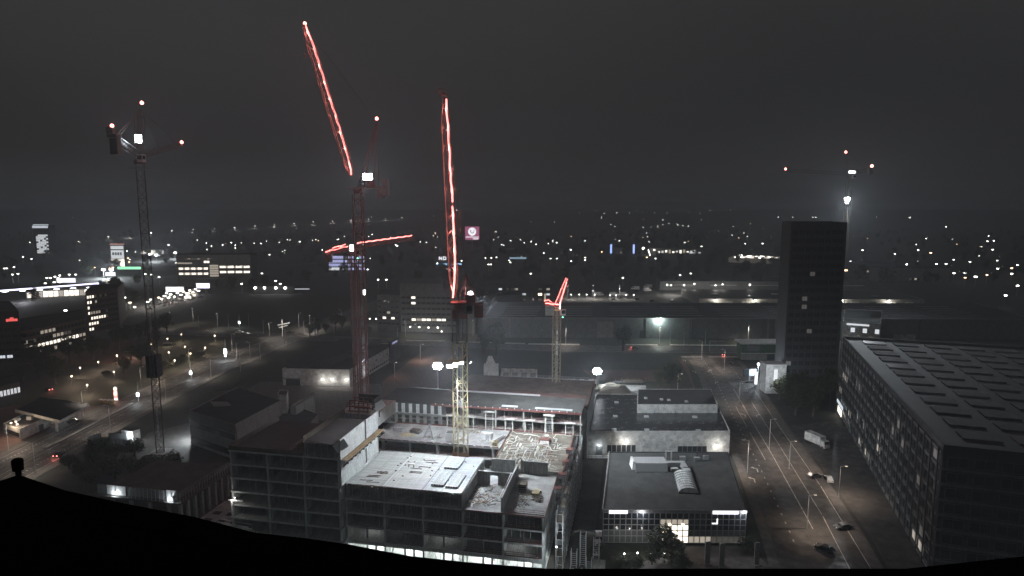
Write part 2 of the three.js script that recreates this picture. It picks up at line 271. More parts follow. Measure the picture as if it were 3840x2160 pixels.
// ---------- building site: front block ----------
const LV = [4, 7.4, 10.8, 14.2];
const RAILG = {};
function rail(t, u0, u1, v0, v1, h, m = 'red', name = 'guard_rail') { const k = kit(), l = Math.hypot(u1 - u0, v1 - v0), n = Math.max(1, Math.round(l / 2.4)); for (const dy of [0.1, 0.55, 1.05]) k.beam([u0, h + dy, -v0], [u1, h + dy, -v1], 0.07, dy < 0.2 ? 0.2 : 0.07); for (let i = 0; i <= n; i++) { const a = lerp(u0, u1, i / n), b = lerp(v0, v1, i / n); k.beam([a, h, -b], [a, h + 1.1, -b], 0.06); } return part(t, name, k, m); }
const propGeo = (h) => RAILG[h] ??= kit().tube([0, 0, 0], [0, h * 0.55, 0], 0.07, 0.07, 6).tube([0, h * 0.55, 0], [0, h, 0], 0.05, 0.05, 6).cbox(0, 0, 0, 0.3, 0.03, 0.3).cbox(0, h - 0.04, 0, 0.34, 0.04, 0.34).geo();
function prop(t, u, v, y, h, m = 'galv') { const o = part(t, 'steel_prop', propGeo(h), m); o.position.set(u, y, -v); return o; }
const P0 = S3(0, 0, 0);
const front = thing('unfinished_building', 'open concrete frame under the bright formwork deck in the middle of the site', 'building', P0, ST);
for (const h of LV) part(front, 'floor_slab', kit().box(0, 47.5, h - 0.32, h, -21.4, 0.6), h > 14 ? 'concreteFloor' : 'concrete');
for (const h of LV) part(front, 'edge_beam', kit().box(0, 47.56, h - (h < 5 ? 0.9 : 0.3), h + 0.04, 0.6, 0.8), 'paleWall'); part(front, 'ground_slab', kit().box(0, 47.5, 0.01, 0.12, -21, 3), 'paleWall');
for (let i = 0; i <= 5; i++) for (let k = 0; k < 4; k++) { const b = k ? LV[k - 1] : 0, u = Math.min(47.2, 9.5 * i + 0.15); part(front, 'column_wall', kit().box(u - 0.2, u + 0.2, b, LV[k] - 0.33, -2.4, 0.5), 'paleWall'); if (i % 2 === 0 || k > 1) part(front, 'cross_wall', kit().box(u - 0.14, u + 0.14, b, LV[k] - 0.33, -20.6, -2.42), 'concrete'); }
for (let k = 0; k < 4; k++) part(front, 'rear_wall', kit().box(0.2, 47.2, k ? LV[k - 1] : 0, LV[k] - 0.33, -21.3, -21), 'concrete');
part(front, 'inner_wall', kit().box(0.6, 47, 0, 3.65, -8.6, -8.35), 'paleWall'); part(front, 'inner_wall', kit().box(0.6, 37.5, 4, 7.05, -9.6, -9.35), 'concrete');
for (let i = 0; i < 5; i++) for (const f of [0.5]) { const u = 9.5 * i + 9.5 * f; part(front, 'post', kit().box(u - 0.17, u + 0.17, 4, 7.06, -0.9, -0.5), 'concrete'); part(front, 'post', kit().box(u - 0.2, u + 0.2, 0, 3.66, -0.8, -0.4), 'concrete'); part(front, 'post', kit().box(u + 1.6, u + 2, 0, 3.66, -1.8, -1.4), 'concrete'); }
for (let i = 0; i < 5; i++) for (let j = 0; j < 9; j++) { const u = 9.5 * i + 0.8 + j * 1.0 + rr(-0.3, 0.3); if (rnd() < 0.85) prop(front, u, 0.1 + rr(0, 2.6), 10.8, 3.08); if (rnd() < 0.4) prop(front, u, rr(0.2, 3), 7.4, 3.08); if (rnd() < 0.2) prop(front, u, rr(0.2, 3), 4, 3.08); if (rnd() < 0.6) prop(front, u, rr(0.3, 6), 0, 3.66, 'steel'); }
for (const [u0, u1, h] of [[28.8, 37.8, 10.8], [38.4, 47.2, 10.8], [38.4, 47.2, 7.4], [28.8, 37.8, 7.4], [38.4, 47.2, 4], [28.8, 37.8, 4], [19.3, 28.2, 7.4]]) rail(front, u0, u1, -0.45, -0.45, h, 'red', 'guard_rail').scale.y = 1;
part(front, 'slab_edge_form', kit().box(28.6, 47.7, 14.0, 14.3, 0.86, 0.94), 'craneRed'); part(front, 'slab_edge_form', kit().box(47.57, 47.66, 14.0, 14.35, -21.3, 0.84), 'craneRed');
// walls standing on the top slab
part(front, 'concrete_wall', kit().box(28.7, 31.9, 14.2, 17.55, -13.5, -13.2), 'concrete'); part(front, 'concrete_wall', kit().box(33.9, 37.5, 14.2, 17.55, -13.5, -13.2), 'concrete'); part(front, 'door_lintel', kit().box(31.9, 33.9, 16.6, 17.55, -13.5, -13.2), 'concrete');
part(front, 'concrete_wall', kit().box(37.55, 37.95, 14.2, 17.6, -19.4, 0.3), 'concrete');
part(front, 'concrete_wall', kit().box(38.1, 45.1, 14.2, 17.6, -21.6, -21.25), 'concrete'); part(front, 'concrete_wall', kit().box(30.4, 36.6, 14.2, 17.6, -21.6, -21.25), 'concrete');
part(front, 'concrete_wall', kit().box(28.3, 28.68, 14.2, 17.3, -20.6, 0.2), 'concrete');
for (const z of [-0.3, -0.0]) part(front, 'wall_form_rail', kit().beam([37.5 + z * 1.6 + 0.25, 17.66, 0.2], [37.5 + z * 1.6 + 0.25, 17.66, -13], 0.09, 0.1), 'whiteClean');
for (let j = 0; j < 10; j++) part(front, 'starter_bar', kit().tube([28.9 + rr(0, 8.4), 14.2, -13 + rr(0, 12.5)], [28.9 + rr(0, 8.4) * 0 + rr(0, 8.4), 14.2 + rr(1, 2.4), -13 + rr(0, 12.5)], 0.035, 0.035, 4), 'rust');
// formwork deck, panel by panel
const deck = thing('formwork_deck', 'large pale deck of narrow formwork boards in the middle of the site', 'formwork', S3(0, 14.2, 0), ST);
{
  const cols = [[0, 4.7], [4.74, 9.3], [9.36, 14], [14.04, 18.9], [19.05, 23.7], [23.76, 28.3]];
  const geos = cols.map(([a, b]) => kit().box(a, b, 3.28, 3.4, -0.6, 0).geo());
  for (let c = 0; c < 6; c++) for (let j = 0; j < 33; j++) { const o = part(deck, 'deck_board', geos[c], c > 3 ? (rnd() < 0.5 ? 'deckWet' : rnd() < 0.5 ? 'deckWet2' : 'deckC') : ['deckA', 'deckB', 'deckC', 'deckA'][Math.floor(rnd() * 4)]); o.position.set(0, rr(-0.014, 0.014), -j * 0.63); }
  for (let i = 0; i < 19; i++) part(deck, 'timber_girder', kit().box(0.5 + i * 1.52, 0.66 + i * 1.52, 3.02, 3.26, -20.7, 0.55), 'timber');
  for (let i = 0; i < 6; i++) part(deck, 'cross_girder', kit().box(0.2, 28.2, 2.76, 3.0, -3.4 * i - 1.3, -3.4 * i - 1.1), 'timber');
  for (let i = 0; i < 13; i++) for (let j = 0; j < 3; j++) prop(deck, 1 + i * 2.2, 1.2 + j * 3.4, 0, 2.74, 'galv');
  for (let i = 0; i < 4; i++) part(deck, 'end_wall', kit().box(9.4 * i + 0.05, 9.4 * i + 0.35, 0.02, 2.7, -18, 0.2), 'concrete');
  for (let i = 0; i < 3; i++) part(deck, 'joint_batten', kit().box([9.3, 18.9, 0.02][i], [9.36, 19.05, 0.3][i], 3.37, 3.47, -20.7, 0), i === 1 ? 'darkSteel' : 'whiteClean');
  part(deck, 'edge_board', kit().box(28.32, 28.42, 3.2, 3.56, -20.7, 0.1), 'whiteClean');
}
const packs = [[20.4, 24, 12.4, 19.6], [20.3, 23.4, 2.4, 10.6], [23.9, 26.9, 2, 9.4]];
packs.forEach(([a, b, c, d], i) => { const t = thing('panel_pack', ['rearmost pack of long panels lying on the wet boards', 'left of the two front packs of long panels on the wet boards', 'right of the two front packs of long panels on the wet boards'][i], 'panels', S3(a, 17.6, c), ST, 'packs of panels on the deck'); const n = 5, w = (b - a) / n; for (let k = 0; k < n; k++) part(t, 'panel', kit().box(k * w, k * w + w * 0.82, 0.12, 0.5, -(d - c), 0), k % 2 ? 'deckC' : 'deckWet'); for (const q of [0.2, 0.5, 0.8]) part(t, 'bearer', kit().box(-0.1, b - a, 0, 0.12, -(d - c) * q - 0.1, -(d - c) * q + 0.1), 'timber'); });
const beamSpots = [[3.2, 4.4, 0.02, 'front left'], [3.4, 5.1, 0.05, ''], [2.6, 2.2, 0.06, ''], [4.6, 1.4, 0.1, ''], [12.6, 8.6, 0, ''], [12.6, 9.3, 0, ''], [13.8, 12.4, 0.05, ''], [14.6, 15.4, 0.05, ''], [13.6, 16.6, 0.04, ''], [11.9, 11.2, -0.05, '']];
const tb0 = thing('loose_beam', 'loose formwork beam lying on the pale deck', 'timber', S3(3.2, 17.62, 4.4), ST + 0.02, 'loose beams on the deck');
part(tb0, 'beam', kit().box(0, 3.1, 0.02, 0.12, -0.14, 0), 'plyDark');
beamSpots.slice(1).forEach(([u, v, a]) => copy(tb0, undefined, S3(u, 17.62, v), ST + a));
function litter(name, label, cat, u, v, h, w, d, n, ms, hh = 0.6, r = 0.5) { const t = thing(name, label, cat, S3(u, h, v), ST); for (let i = 0; i < n; i++) { const x = rr(-w / 2, w / 2), z = rr(-d / 2, d / 2), l = rr(0.3, 1) * r * 2, a = rr(0, 6.28); part(t, 'piece', kit().beam([x - Math.cos(a) * l / 2, rr(0.06, hh), z - Math.sin(a) * l / 2], [x + Math.cos(a) * l / 2, rr(0.06, hh), z + Math.sin(a) * l / 2], rr(0.06, 0.2), rr(0.05, 0.14)), ms[i % ms.length]); } return t; }
litter('scrap_heap', 'small dark scrap heap on the left of the pale deck', 'scrap', 6.4, 6.8, 17.6, 2.6, 1.3, 16, ['plyDark', 'timber', 'white'], 0.5);
for (let i = 0; i < 26; i++) { if (i === 0) { globalThis.offcut = thing('offcut', 'small dark offcut scattered on the pale deck', 'offcut', S3(9, 17.6, 9), ST, 'offcuts on the deck'); part(globalThis.offcut, 'block', kit().cbox(0, 0, 0, 0.45, 0.14, 0.25), 'plyDark'); } else copy(globalThis.offcut, undefined, S3(rr(7, 27.5), 17.6, rr(3, 20)), rr(0, 3)); }
{ const t = thing('sawhorse', 'small trestle standing on the pale deck', 'trestle', S3(11.2, 17.6, 11.6), ST); part(t, 'top', kit().box(0, 1.5, 0.8, 0.95, -0.5, 0), 'white'); for (const [x, z] of [[0.1, -0.4], [0.1, -0.1], [1.4, -0.4], [1.4, -0.1]]) part(t, 'leg', kit().box(x - 0.04, x + 0.04, 0, 0.8, z - 0.04, z + 0.04), 'timber'); }
// clutter on the right-hand slab
litter('rebar_bundle', 'tangle of dark rebar in the roofless room right of the deck', 'rebar', 32.6, 5.4, 14.2, 6.5, 8, 60, ['rust', 'darkSteel', 'timber', 'darkSteel'], 1.0, 1.1);
litter('rebar_heap', 'brushy heap of rebar on the bare slab near its right edge', 'rebar', 44.6, 7.2, 14.2, 2.2, 2.2, 40, ['rust', 'darkSteel'], 0.9, 0.8);
litter('debris_pile', 'dark debris pile at the foot of the long wall on the slab', 'debris', 41.4, 6.2, 14.2, 2.2, 3, 34, ['plyDark', 'darkSteel', 'white', 'timber'], 1.2, 0.6);
litter('tool_pile', 'low pile of tools at the front of the bare slab', 'tools', 42, 3.2, 14.2, 2.6, 1.8, 26, ['darkSteel', 'plyDark', 'white'], 0.7, 0.5);
{ const t = thing('beam_stack', 'small stack of yellow formwork beams on the bare slab', 'beams', S3(42.9, 14.2, 9.4), ST - 0.1); for (let k = 0; k < 5; k++) part(t, 'beam', kit().box(k * 0.36, k * 0.36 + 0.16, 0.3, 0.6, -2.6, 0), 'craneYellow'); for (const z of [-0.4, -2.2]) part(t, 'bearer', kit().box(-0.2, 2, 0, 0.3, z - 0.1, z + 0.1), 'plyDark'); }
{ const t = thing('formwork_box', 'dark wall-form crate standing beside the long wall on the slab', 'crate', S3(39.6, 14.2, 10.4), ST); part(t, 'body', kit().box(0, 1.8, 0.1, 1.9, -2.6, 0), 'plyDark'); for (let k = 0; k < 3; k++) part(t, 'rib', kit().box(-0.08, 1.88, 0.4 + k * 0.55, 0.52 + k * 0.55, 0.01, 0.1), 'steel'); }
{ const t = thing('tarpaulin_roll', 'white plastic sheet hanging over the end of the long wall', 'sheeting', S3(38.1, 14.2, 19), ST); const pts = []; for (let k = 0; k <= 14; k++) { const a = k / 14 * Math.PI; pts.push([-0.9 + 1.5 * (1 - Math.cos(a)) / 2 + 0.3, 3.4 + 1.5 * Math.sin(a) - (k > 10 ? (k - 10) * 0.55 : 0), -0.6 + rr(-0.1, 0.1)]); } part(t, 'sheet', kit().path(pts, 0.3, 7), 'white'); }
rail(front, 40.5, 47.4, -0.2, -0.2, 14.2, 'red');
// work lamps on the ground floor
[[6, 3], [15, 4], [24, 4], [33, 3.6], [42.5, 4]].forEach(([u, v], i) => { const t = thing('work_lamp', ['leftmost', 'second', 'third', 'fourth', 'rightmost'][i] + ' work lamp from the left under the ground floor ceiling', 'lamp', S3(u, 3.3, v), ST, 'work lamps on the ground floor'); part(t, 'lamp_tube', kit().box(-0.7, 0.7, 0, 0.1, -0.08, 0.08), 'lampWhite'); part(t, 'bracket', kit().box(-0.75, 0.75, 0.1, 0.38, -0.05, 0.05), 'steel'); point(t, [0, -0.25, 0], [0.95, 1, 0.98], i > 2 ? 130 : 110, 0.3); });
[[5, 4], [23, 4.4], [41, 4]].forEach(([u, v], i) => { const t = thing('work_lamp', ['left', 'middle', 'right'][i] + ' dim work lamp under the first floor ceiling', 'lamp', S3(u, 6.7, v), ST, 'work lamps on the first floor'); part(t, 'lamp_tube', kit().box(-0.6, 0.6, 0, 0.1, -0.08, 0.08), 'lampWhite'); part(t, 'bracket', kit().box(-0.65, 0.65, 0.1, 0.36, -0.05, 0.05), 'steel'); point(t, [0, -0.25, 0], [0.95, 1, 0.98], 5, 0.3); });
// ---------- left, higher block ----------
const LB = [7.4, 10.8, 14.2, 17.6, 21, 24.4];
const left = thing('unfinished_building', 'dark taller concrete frame at the left, with a bright end wall', 'building', S3(-29, 0, -2.2), ST);
const LU = (u) => u + 29, LZ = (v) => -(v + 2.2);
for (const h of [4, ...LB]) part(left, 'floor_slab', kit().box(0, LU(h < 17 ? -0.1 : -0.32), h - 0.3, h, LZ(19.5), 0), 'concrete');
for (const h of LB) part(left, 'edge_beam', kit().box(0, LU(h < 17 ? -0.1 : -0.32), h - 0.34, h + 0.02, 0, 0.22), 'paleWall');
for (const u of [-28.7, -19, -9.5, -0.7]) [0, 4, ...LB].forEach((h, k, a) => { if (k < a.length - 1) { part(left, 'column_wall', kit().box(LU(u) - 0.22, LU(u) + 0.22, h, a[k + 1] - 0.32, LZ(0.2), -0.05), 'paleWall'); part(left, 'cross_wall', kit().box(LU(u) - 0.14, LU(u) + 0.14, h, a[k + 1] - 0.32, LZ(18.8), LZ(0.22)), 'concrete'); } });
[0, 4, ...LB].forEach((h, k, a) => { if (k < a.length - 1) part(left, 'rear_wall', kit().box(0.2, LU(-0.4), h, a[k + 1] - 0.32, LZ(19.2), LZ(18.9)), 'concrete'); });
for (let i = 0; i < 26; i++) for (const h of [7.4, 10.8, 14.2, 17.6, 21]) if (rnd() < 0.3) { const o = prop(left, 0, 0, h, 3.06); o.position.set(LU(-28 + i * 1.05 + rr(-0.3, 0.3)), h, LZ(-1.8 + rr(0, 3))); }
part(left, 'roof_form', kit().box(0.2, LU(-9.7), 24.42, 25.5, -0.2, 0.05), 'plyDark'); part(left, 'roof_form', kit().box(0, 0.2, 24.42, 25.6, LZ(19.4), 0.05), 'plyDark');
part(left, 'roof_surface', kit().box(0.25, LU(-9.6), 24.44, 24.5, LZ(19.3), -0.25), 'roofDark');
// upper storey box beside the bright wall
part(left, 'floor_slab', kit().box(LU(-9.5), LU(-0.32), 27.5, 27.8, LZ(15.5), -0.2), 'concrete'); part(left, 'cross_wall', kit().box(LU(-9.4), LU(-9.1), 24.45, 27.48, LZ(15.3), -0.6), 'concrete'); part(left, 'rear_wall', kit().box(LU(-9.05), LU(-0.35), 24.45, 27.48, LZ(15.3), LZ(15)), 'concrete');
for (let i = 0; i < 5; i++) { const o = prop(left, 0, 0, 24.4, 3.08); o.position.set(LU(-8.6 + i * 1.7), 24.4, -0.6); }
part(left, 'parapet_form', kit().box(LU(-9.5), LU(-9.35), 27.8, 29.2, LZ(19.4), -0.2), 'plyDark'); part(left, 'roof_surface', kit().box(LU(-9.3), LU(-0.4), 27.82, 27.86, LZ(15.4), -0.4), 'roofGrey');
part(left, 'plywood_parapet', kit().box(LU(-11.5), LU(-11.3), 24.5, 26.7, LZ(42), LZ(-1.8)), 'ply');
// bright end wall in four panels with a working platform
for (const [v0, v1] of [[-2.2, 11.2], [12.1, 19.5]]) for (const [h0, h1, m] of [[17.64, 21.9, 'paleWall'], [21.94, 29, 'concrete']]) part(left, 'wall_panel', kit().box(LU(-0.3), LU(-0.02), h0, h1, LZ(v1), LZ(v0)), 'paleWall');
part(left, 'wall_recess', kit().box(LU(-0.6), LU(-0.4), 17.64, 28.9, LZ(12.1), LZ(11.2)), 'concreteFloor');
part(left, 'wall_base', kit().box(LU(-0.02), LU(0.35), 17.62, 17.9, LZ(19.6), LZ(-0.4)), 'paleWall');
const cat = thing('working_platform', 'long bracket working platform with planks along the bright end wall', 'platform', S3(0.02, 22, -2.2), ST);
for (let k = 0; k < 4; k++) part(cat, 'plank', kit().box(0.05 + k * 0.46, 0.48 + k * 0.46, 2.1, 2.16, -21.6, 0), k % 2 ? 'timber' : 'ply');
for (let k = 0; k < 10; k++) part(cat, 'bracket', kit().beam([0.03, 0.1, -1 - k * 2.2], [1.8, 2.04, -1 - k * 2.2], 0.14, 0.22).box(0.02, 1.85, 1.9, 2.08, -1.07 - k * 2.2, -0.93 - k * 2.2), 'darkSteel');
for (let k = 0; k < 9; k++) part(cat, 'hanging_board', kit().box(1.2, 1.55, 0.9 + (k % 3) * 0.2, 1.85, -1.9 - k * 2.2, -0.9 - k * 2.2), 'paleWall');
{ const k = kit(); for (const y of [2.5, 2.9, 3.3]) { k.beam([1.85, y, 0.1], [1.85, y, 1.6], 0.06); } for (let i = 0; i < 5; i++) k.beam([1.9, 2.1, -i * 5.2], [1.9, 3.4, -i * 5.2], 0.06); part(cat, 'hand_rail', k, 'steel'); }
for (const [u, v, h, lb] of [[-1.2, -2.5, 26.6, 'front'], [-1.2, 20.2, 29.2, 'rear']]) { const t = thing('sign_board', `white perforated board on the ${lb} corner of the bright end wall`, 'board', S3(u, h, v), ST); part(t, 'board', kit().beam([0, 0.1, 0], [2.2, 1.5, -1.4], 0.08, 2.2), 'whiteClean'); part(t, 'post', kit().box(0.9, 1.05, -2.4, 0.6, -0.9, -0.75), 'darkSteel'); }
for (const [h, i] of [[14.3, 0], [17.7, 1], [21.1, 2], [24.5, 3]]) litter('tarp_roll', ['lowest', 'second lowest', 'second highest', 'highest'][i] + ' pale bundle on the dark frame\'s front right corner', 'bundle', -1, -1.9, h, 1.6, 0.9, 7, ['white', 'pipe', 'craneRed'], 0.6);
// red climbing form behind the bright wall
{ const t = thing('climbing_form', 'red steel climbing form with dark boards at the foot of the red crane', 'formwork', S3(-8.4, 27.8, 20.5), ST); const k = kit(); for (const x of [0, 2.6, 5.2]) for (const z of [0, -3]) k.box(x - 0.12, x + 0.12, 0, 3.4, z - 0.12, z + 0.12); for (const y of [0.3, 1.6, 3.3]) k.beam([0, y, 0], [5.2, y, 0], 0.2).beam([0, y, -3], [5.2, y, -3], 0.2); part(t, 'frame', k, 'craneRed'); part(t, 'panel', kit().box(1.2, 7.2, 1.8, 4.2, -3.4, -3.2), 'cladDark'); part(t, 'panel', kit().box(7.21, 7.4, 1.8, 4.2, -3.4, 1), 'cladDark'); for (const y of [0.6, 1.9]) part(t, 'walkway', kit().box(-0.4, 6.2, y, y + 0.1, 0.2, 1.1), 'ply'); rail(t, -0.4, 6.2, -1.1, -1.1, 1.9, 'craneRed'); }
part(left, 'core_slab', kit().box(LU(-11), LU(-0.4), 24.4, 27.75, LZ(33), LZ(19.6)), 'concrete');
{ const t = thing('hand_rail', 'grey double hand rail along the roof edge behind the dark frame', 'railing', S3(-13.5, 24.5, -1), ST); const k = kit(); for (const y of [0.6, 1.2]) k.beam([0, y, 0], [0, y, -42], 0.08); for (let i = 0; i < 15; i++) k.beam([0, 0, -i * 3], [0, 1.25, -i * 3], 0.07); part(t, 'rail', k, 'steel'); }
// ---------- middle strip slab and service deck ----------
const mid = thing('unfinished_building', 'low concrete strip with the white machine box, behind the formwork deck', 'building', S3(-8, 0, 37.7), ST);
for (const h of [7.4, 10.8, 14.2]) part(mid, 'floor_slab', kit().box(0, 37.3, h - 0.34, h, -14.2, 0), h > 14 ? 'concreteFloor' : 'concrete');
part(mid, 'edge_beam', kit().box(0, 37.3, 13.7, 14.28, 0.01, 0.25), 'paleWall');
for (const h of [10.8, 7.4]) part(mid, 'rear_wall', kit().box(0, 37, h - 3.05, h - 0.36, -9, -8.7), 'concrete'); part(mid, 'rear_wall', kit().box(0, 37, 10.82, 13.84, -7, -6.7), 'concrete');
for (let i = 0; i < 5; i++) { part(mid, 'tapered_column', kit().hexa([[8.4 * i + 1.2, 10.8, -0.1], [8.4 * i + 1.75, 10.8, -0.1], [8.4 * i + 1.75, 10.8, -1.6], [8.4 * i + 1.2, 10.8, -1.6]], [[8.4 * i + 0.9, 13.7, -0.05], [8.4 * i + 1.4, 13.7, -0.05], [8.4 * i + 1.4, 13.7, -1.6], [8.4 * i + 0.9, 13.7, -1.6]]), 'paleWall'); part(mid, 'column', kit().box(8.4 * i + 1.2, 8.4 * i + 1.7, 0, 10.4, -1.4, -0.3), 'concrete'); }
rail(mid, 0.6, 36.5, 0.3, 0.3, 10.8); part(mid, 'slab_edge_form', kit().box(0, 37.3, 10.3, 10.9, 0.02, 0.2), 'white');
for (let i = 0; i < 15; i++) part(mid, 'edge_form', kit().box(0.5 + i * 2.45, 2.3 + i * 2.45, 14.24, 14.42, 0.26, 0.34), 'red');
part(mid, 'rear_form', kit().box(0, 37.3, 14.2, 14.6, -14.4, -14.2), 'red');
const MD = (u, v) => S3(u, 14.2, v);
{ const t = thing('machine_box', 'white ribbed machine box with a dark grille top beside the yellow mast', 'container', MD(12.4, 38.9), ST + 0.05); part(t, 'body', kit().box(0, 3.4, 0.15, 2.6, -2.4, 0), 'whiteClean'); for (let k = 0; k < 9; k++) part(t, 'rib', kit().box(0.15 + k * 0.37, 0.27 + k * 0.37, 0.3, 2.45, 0.01, 0.07), 'whiteClean'); part(t, 'grille', kit().box(0.15, 3.25, 2.61, 2.68, -2.2, -0.2), 'darkSteel'); for (const x of [0.3, 2.9]) part(t, 'skid', kit().box(x, x + 0.25, 0, 0.15, -2.3, -0.1), 'darkSteel'); }
{ const t = thing('trestle_frame', 'grey steel A-frame trestle on the middle strip', 'trestle', MD(5.2, 40), ST); part(t, 'leg', kit().beam([0, 0, 0], [1.7, 4.2, -1], 0.2), 'steel'); part(t, 'leg', kit().beam([3.4, 0, 0.3], [1.9, 4.2, -1], 0.2), 'steel'); part(t, 'leg', kit().beam([1.8, 0, -3], [1.8, 4.2, -1.1], 0.2), 'steel'); part(t, 'brace', kit().beam([0.6, 1.2, -0.2], [2.9, 1.2, 0], 0.12), 'steel'); part(t, 'base_rail', kit().box(-1.4, 3.4, 0, 0.14, -0.1, 0.1), 'steel'); part(t, 'head', kit().cbox(1.8, 4, -1, 0.8, 0.5, 0.5), 'steel'); }
{ const t = thing('waste_skip', 'open white skip with a dark load at the left of the middle strip', 'skip', MD(-0.6, 44), ST - 0.2); part(t, 'tub', kit().hexa([[0.3, 0, 0], [3.2, 0, 0], [3.2, 0, -1.8], [0.3, 0, -1.8]], [[0, 1.1, 0.2], [3.6, 1.1, 0.2], [3.6, 1.1, -2], [0, 1.1, -2]]), 'white'); part(t, 'load', kit().box(0.25, 3.35, 1.1, 1.16, -1.8, 0), 'plyDark'); }
{ const t = thing('beam_pile', 'flat pile of yellow boards at the left of the middle strip', 'boards', MD(-2.6, 41), ST); for (let k = 0; k < 5; k++) part(t, 'board', kit().box(k * 0.05, 4 + k * 0.1, 0.1 * k, 0.1 * k + 0.09, -0.5 - k * 0.3, -0.2 - k * 0.3), 'craneYellow'); }
{ const t = thing('roller_rack', 'small wire rack on the left end of the middle strip', 'rack', MD(-6, 44.5), ST); const k = kit(); for (const y of [0.1, 0.9]) k.box(0, 2.6, y, y + 0.1, -1.6, 0); for (const [x, z] of [[0.05, -0.05], [2.55, -0.05], [0.05, -1.55], [2.55, -1.55]]) k.box(x - 0.05, x + 0.05, 0, 1.3, z - 0.05, z + 0.05); part(t, 'frame', k, 'steel'); }
litter('plank_heap', 'mixed heap of pale planks in front of the trestle', 'planks', 7.4, 41.6, 14.2, 5, 2, 22, ['timber', 'white', 'plyDark', 'galv'], 0.7, 1);
litter('cable_heap', 'dark coil of cables beside the white machine box', 'cables', 17, 40.6, 14.2, 2.4, 2, 24, ['darkSteel', 'white', 'rubber'], 1, 0.5);
litter('form_heap', 'heap of bright form parts right of the yellow mast', 'formwork', 24.4, 41.4, 14.2, 4.6, 3, 34, ['white', 'galv', 'darkSteel', 'whiteClean'], 1, 0.8);
litter('plank_heap', 'bright planks lying at the rear of the middle strip', 'planks', 16, 48.6, 14.2, 9, 2, 26, ['timber', 'white', 'pipe'], 0.4, 1.2);
{ const t = thing('storage_box', 'white flat-topped box right of the yellow mast', 'box', MD(21.8, 43.5), ST); part(t, 'body', kit().box(0, 3.4, 0, 1.5, -2, 0), 'whiteClean'); part(t, 'lid', kit().box(-0.06, 3.46, 1.5, 1.62, -2.06, 0.06), 'white'); part(t, 'door', kit().box(1.6, 2.7, 0.1, 1.3, 0.01, 0.05), 'galv'); }
{ const t = thing('crate', 'yellow lattice crate at the right front of the middle strip', 'crate', MD(26.4, 38.4), ST); const k = kit(); for (const [x, z] of [[0, 0], [1.6, 0], [0, -1.4], [1.6, -1.4]]) k.box(x - 0.06, x + 0.06, 0, 1.3, z - 0.06, z + 0.06); for (const y of [0.1, 0.6, 1.25]) k.beam([0, y, 0], [1.6, y, 0], 0.1).beam([0, y, -1.4], [1.6, y, -1.4], 0.1).beam([0, y, 0], [0, y, -1.4], 0.1).beam([1.6, y, 0], [1.6, y, -1.4], 0.1); part(t, 'frame', k, 'craneYellow'); part(t, 'load', kit().box(0.15, 1.45, 0.15, 0.8, -1.25, -0.15), 'plyDark'); }
{ const t = thing('board_stack', 'stack of long dark boards on the right of the middle strip', 'boards', MD(26.2, 42), ST - 0.35); for (let k = 0; k < 5; k++) part(t, 'board', kit().box(k * 0.34, k * 0.34 + 0.24, 0, 0.5, -5, 0), k % 2 ? 'plyDark' : 'galv'); }
// reinforcement deck on the right
const reb = thing('unfinished_building', 'brown deck strewn with rebar and white hoses, right of the yellow mast', 'building', S3(29.4, 0, 24), ST);
for (const h of [7.4, 10.8]) part(reb, 'floor_slab', kit().box(0, 19.3, h - 0.34, h, -27.6, 0), 'concrete');
part(reb, 'deck_base', kit().box(0, 19.3, 13.85, 14.2, -27.6, 0), 'rebarFloor');
for (const [x, z] of [[0.4, -0.4], [6.4, -0.4], [12.6, -0.4], [18.8, -0.4], [0.4, -9], [0.4, -18], [18.8, -9], [18.8, -18], [18.8, -27], [0.4, -27]]) part(reb, 'column', kit().box(x - 0.25, x + 0.25, 0, 13.84, z - 0.25, z + 0.25), 'concrete');
{ const g1 = kit().box(0, 1.1, 0.02, 0.1, -0.28, 0).geo(), g2 = kit().box(0, 0.24, 0.02, 0.2, -2.6, 0).geo(), g3 = kit().box(0, 3.6, 0.02, 0.06, -0.07, 0).geo(), g4 = kit().box(0, 0.07, 0.02, 0.06, -5, 0).geo();
  for (let i = 0; i < 280; i++) { const q = rnd(); const o = part(reb, q < 0.2 ? 'form_strip' : q < 0.45 ? 'form_board' : 'rebar', q < 0.2 ? g1 : q < 0.45 ? g2 : q < 0.75 ? g3 : g4, q < 0.2 ? 'white' : q < 0.45 ? ['plyDark', 'timber', 'galv', 'pipe'][i % 4] : ['galv', 'rust', 'pipe', 'rust'][i % 4]); o.position.set(rr(0.4, 16), 14.21 + (q > 0.45 ? 0.1 : 0), -rr(0.8, 22)); o.rotation.y = Math.round(rnd()) * 0.02 + rr(-0.06, 0.06); } }
for (let i = 0; i < 26; i++) { const x = rr(1.5, 17.5), z = rr(2, 26); const pts = [[x, 14.38, -z]]; let a = rr(0, 6.28); for (let k = 0; k < rr(5, 14); k++) { a += rr(-0.9, 0.9); const l = pts[pts.length - 1]; pts.push([Math.max(0.4, Math.min(18.8, l[0] + Math.cos(a) * 0.9)), 14.38 + rr(0, 0.1), Math.max(-27, Math.min(-0.5, l[2] + Math.sin(a) * 0.9))]); } part(reb, 'conduit', kit().path(pts, 0.085, 5), rnd() < 0.75 ? 'pipe' : 'white'); }
part(reb, 'edge_form', kit().box(-0.15, 0, 13.8, 14.6, -27.6, 0.1), 'red'); part(reb, 'edge_form', kit().box(19.3, 19.5, 13.8, 14.7, -27.6, 0.1), 'craneRed'); part(reb, 'edge_form', kit().box(0, 19.4, 13.8, 14.7, -27.8, -27.62), 'red'); part(reb, 'edge_form', kit().box(0, 19.4, 13.6, 14.3, 0.02, 0.16), 'white');
rail(reb, 19.6, 19.6, 0, 27, 14.2); rail(reb, -0.3, -0.3, 0.4, 12, 10.8, 'red');
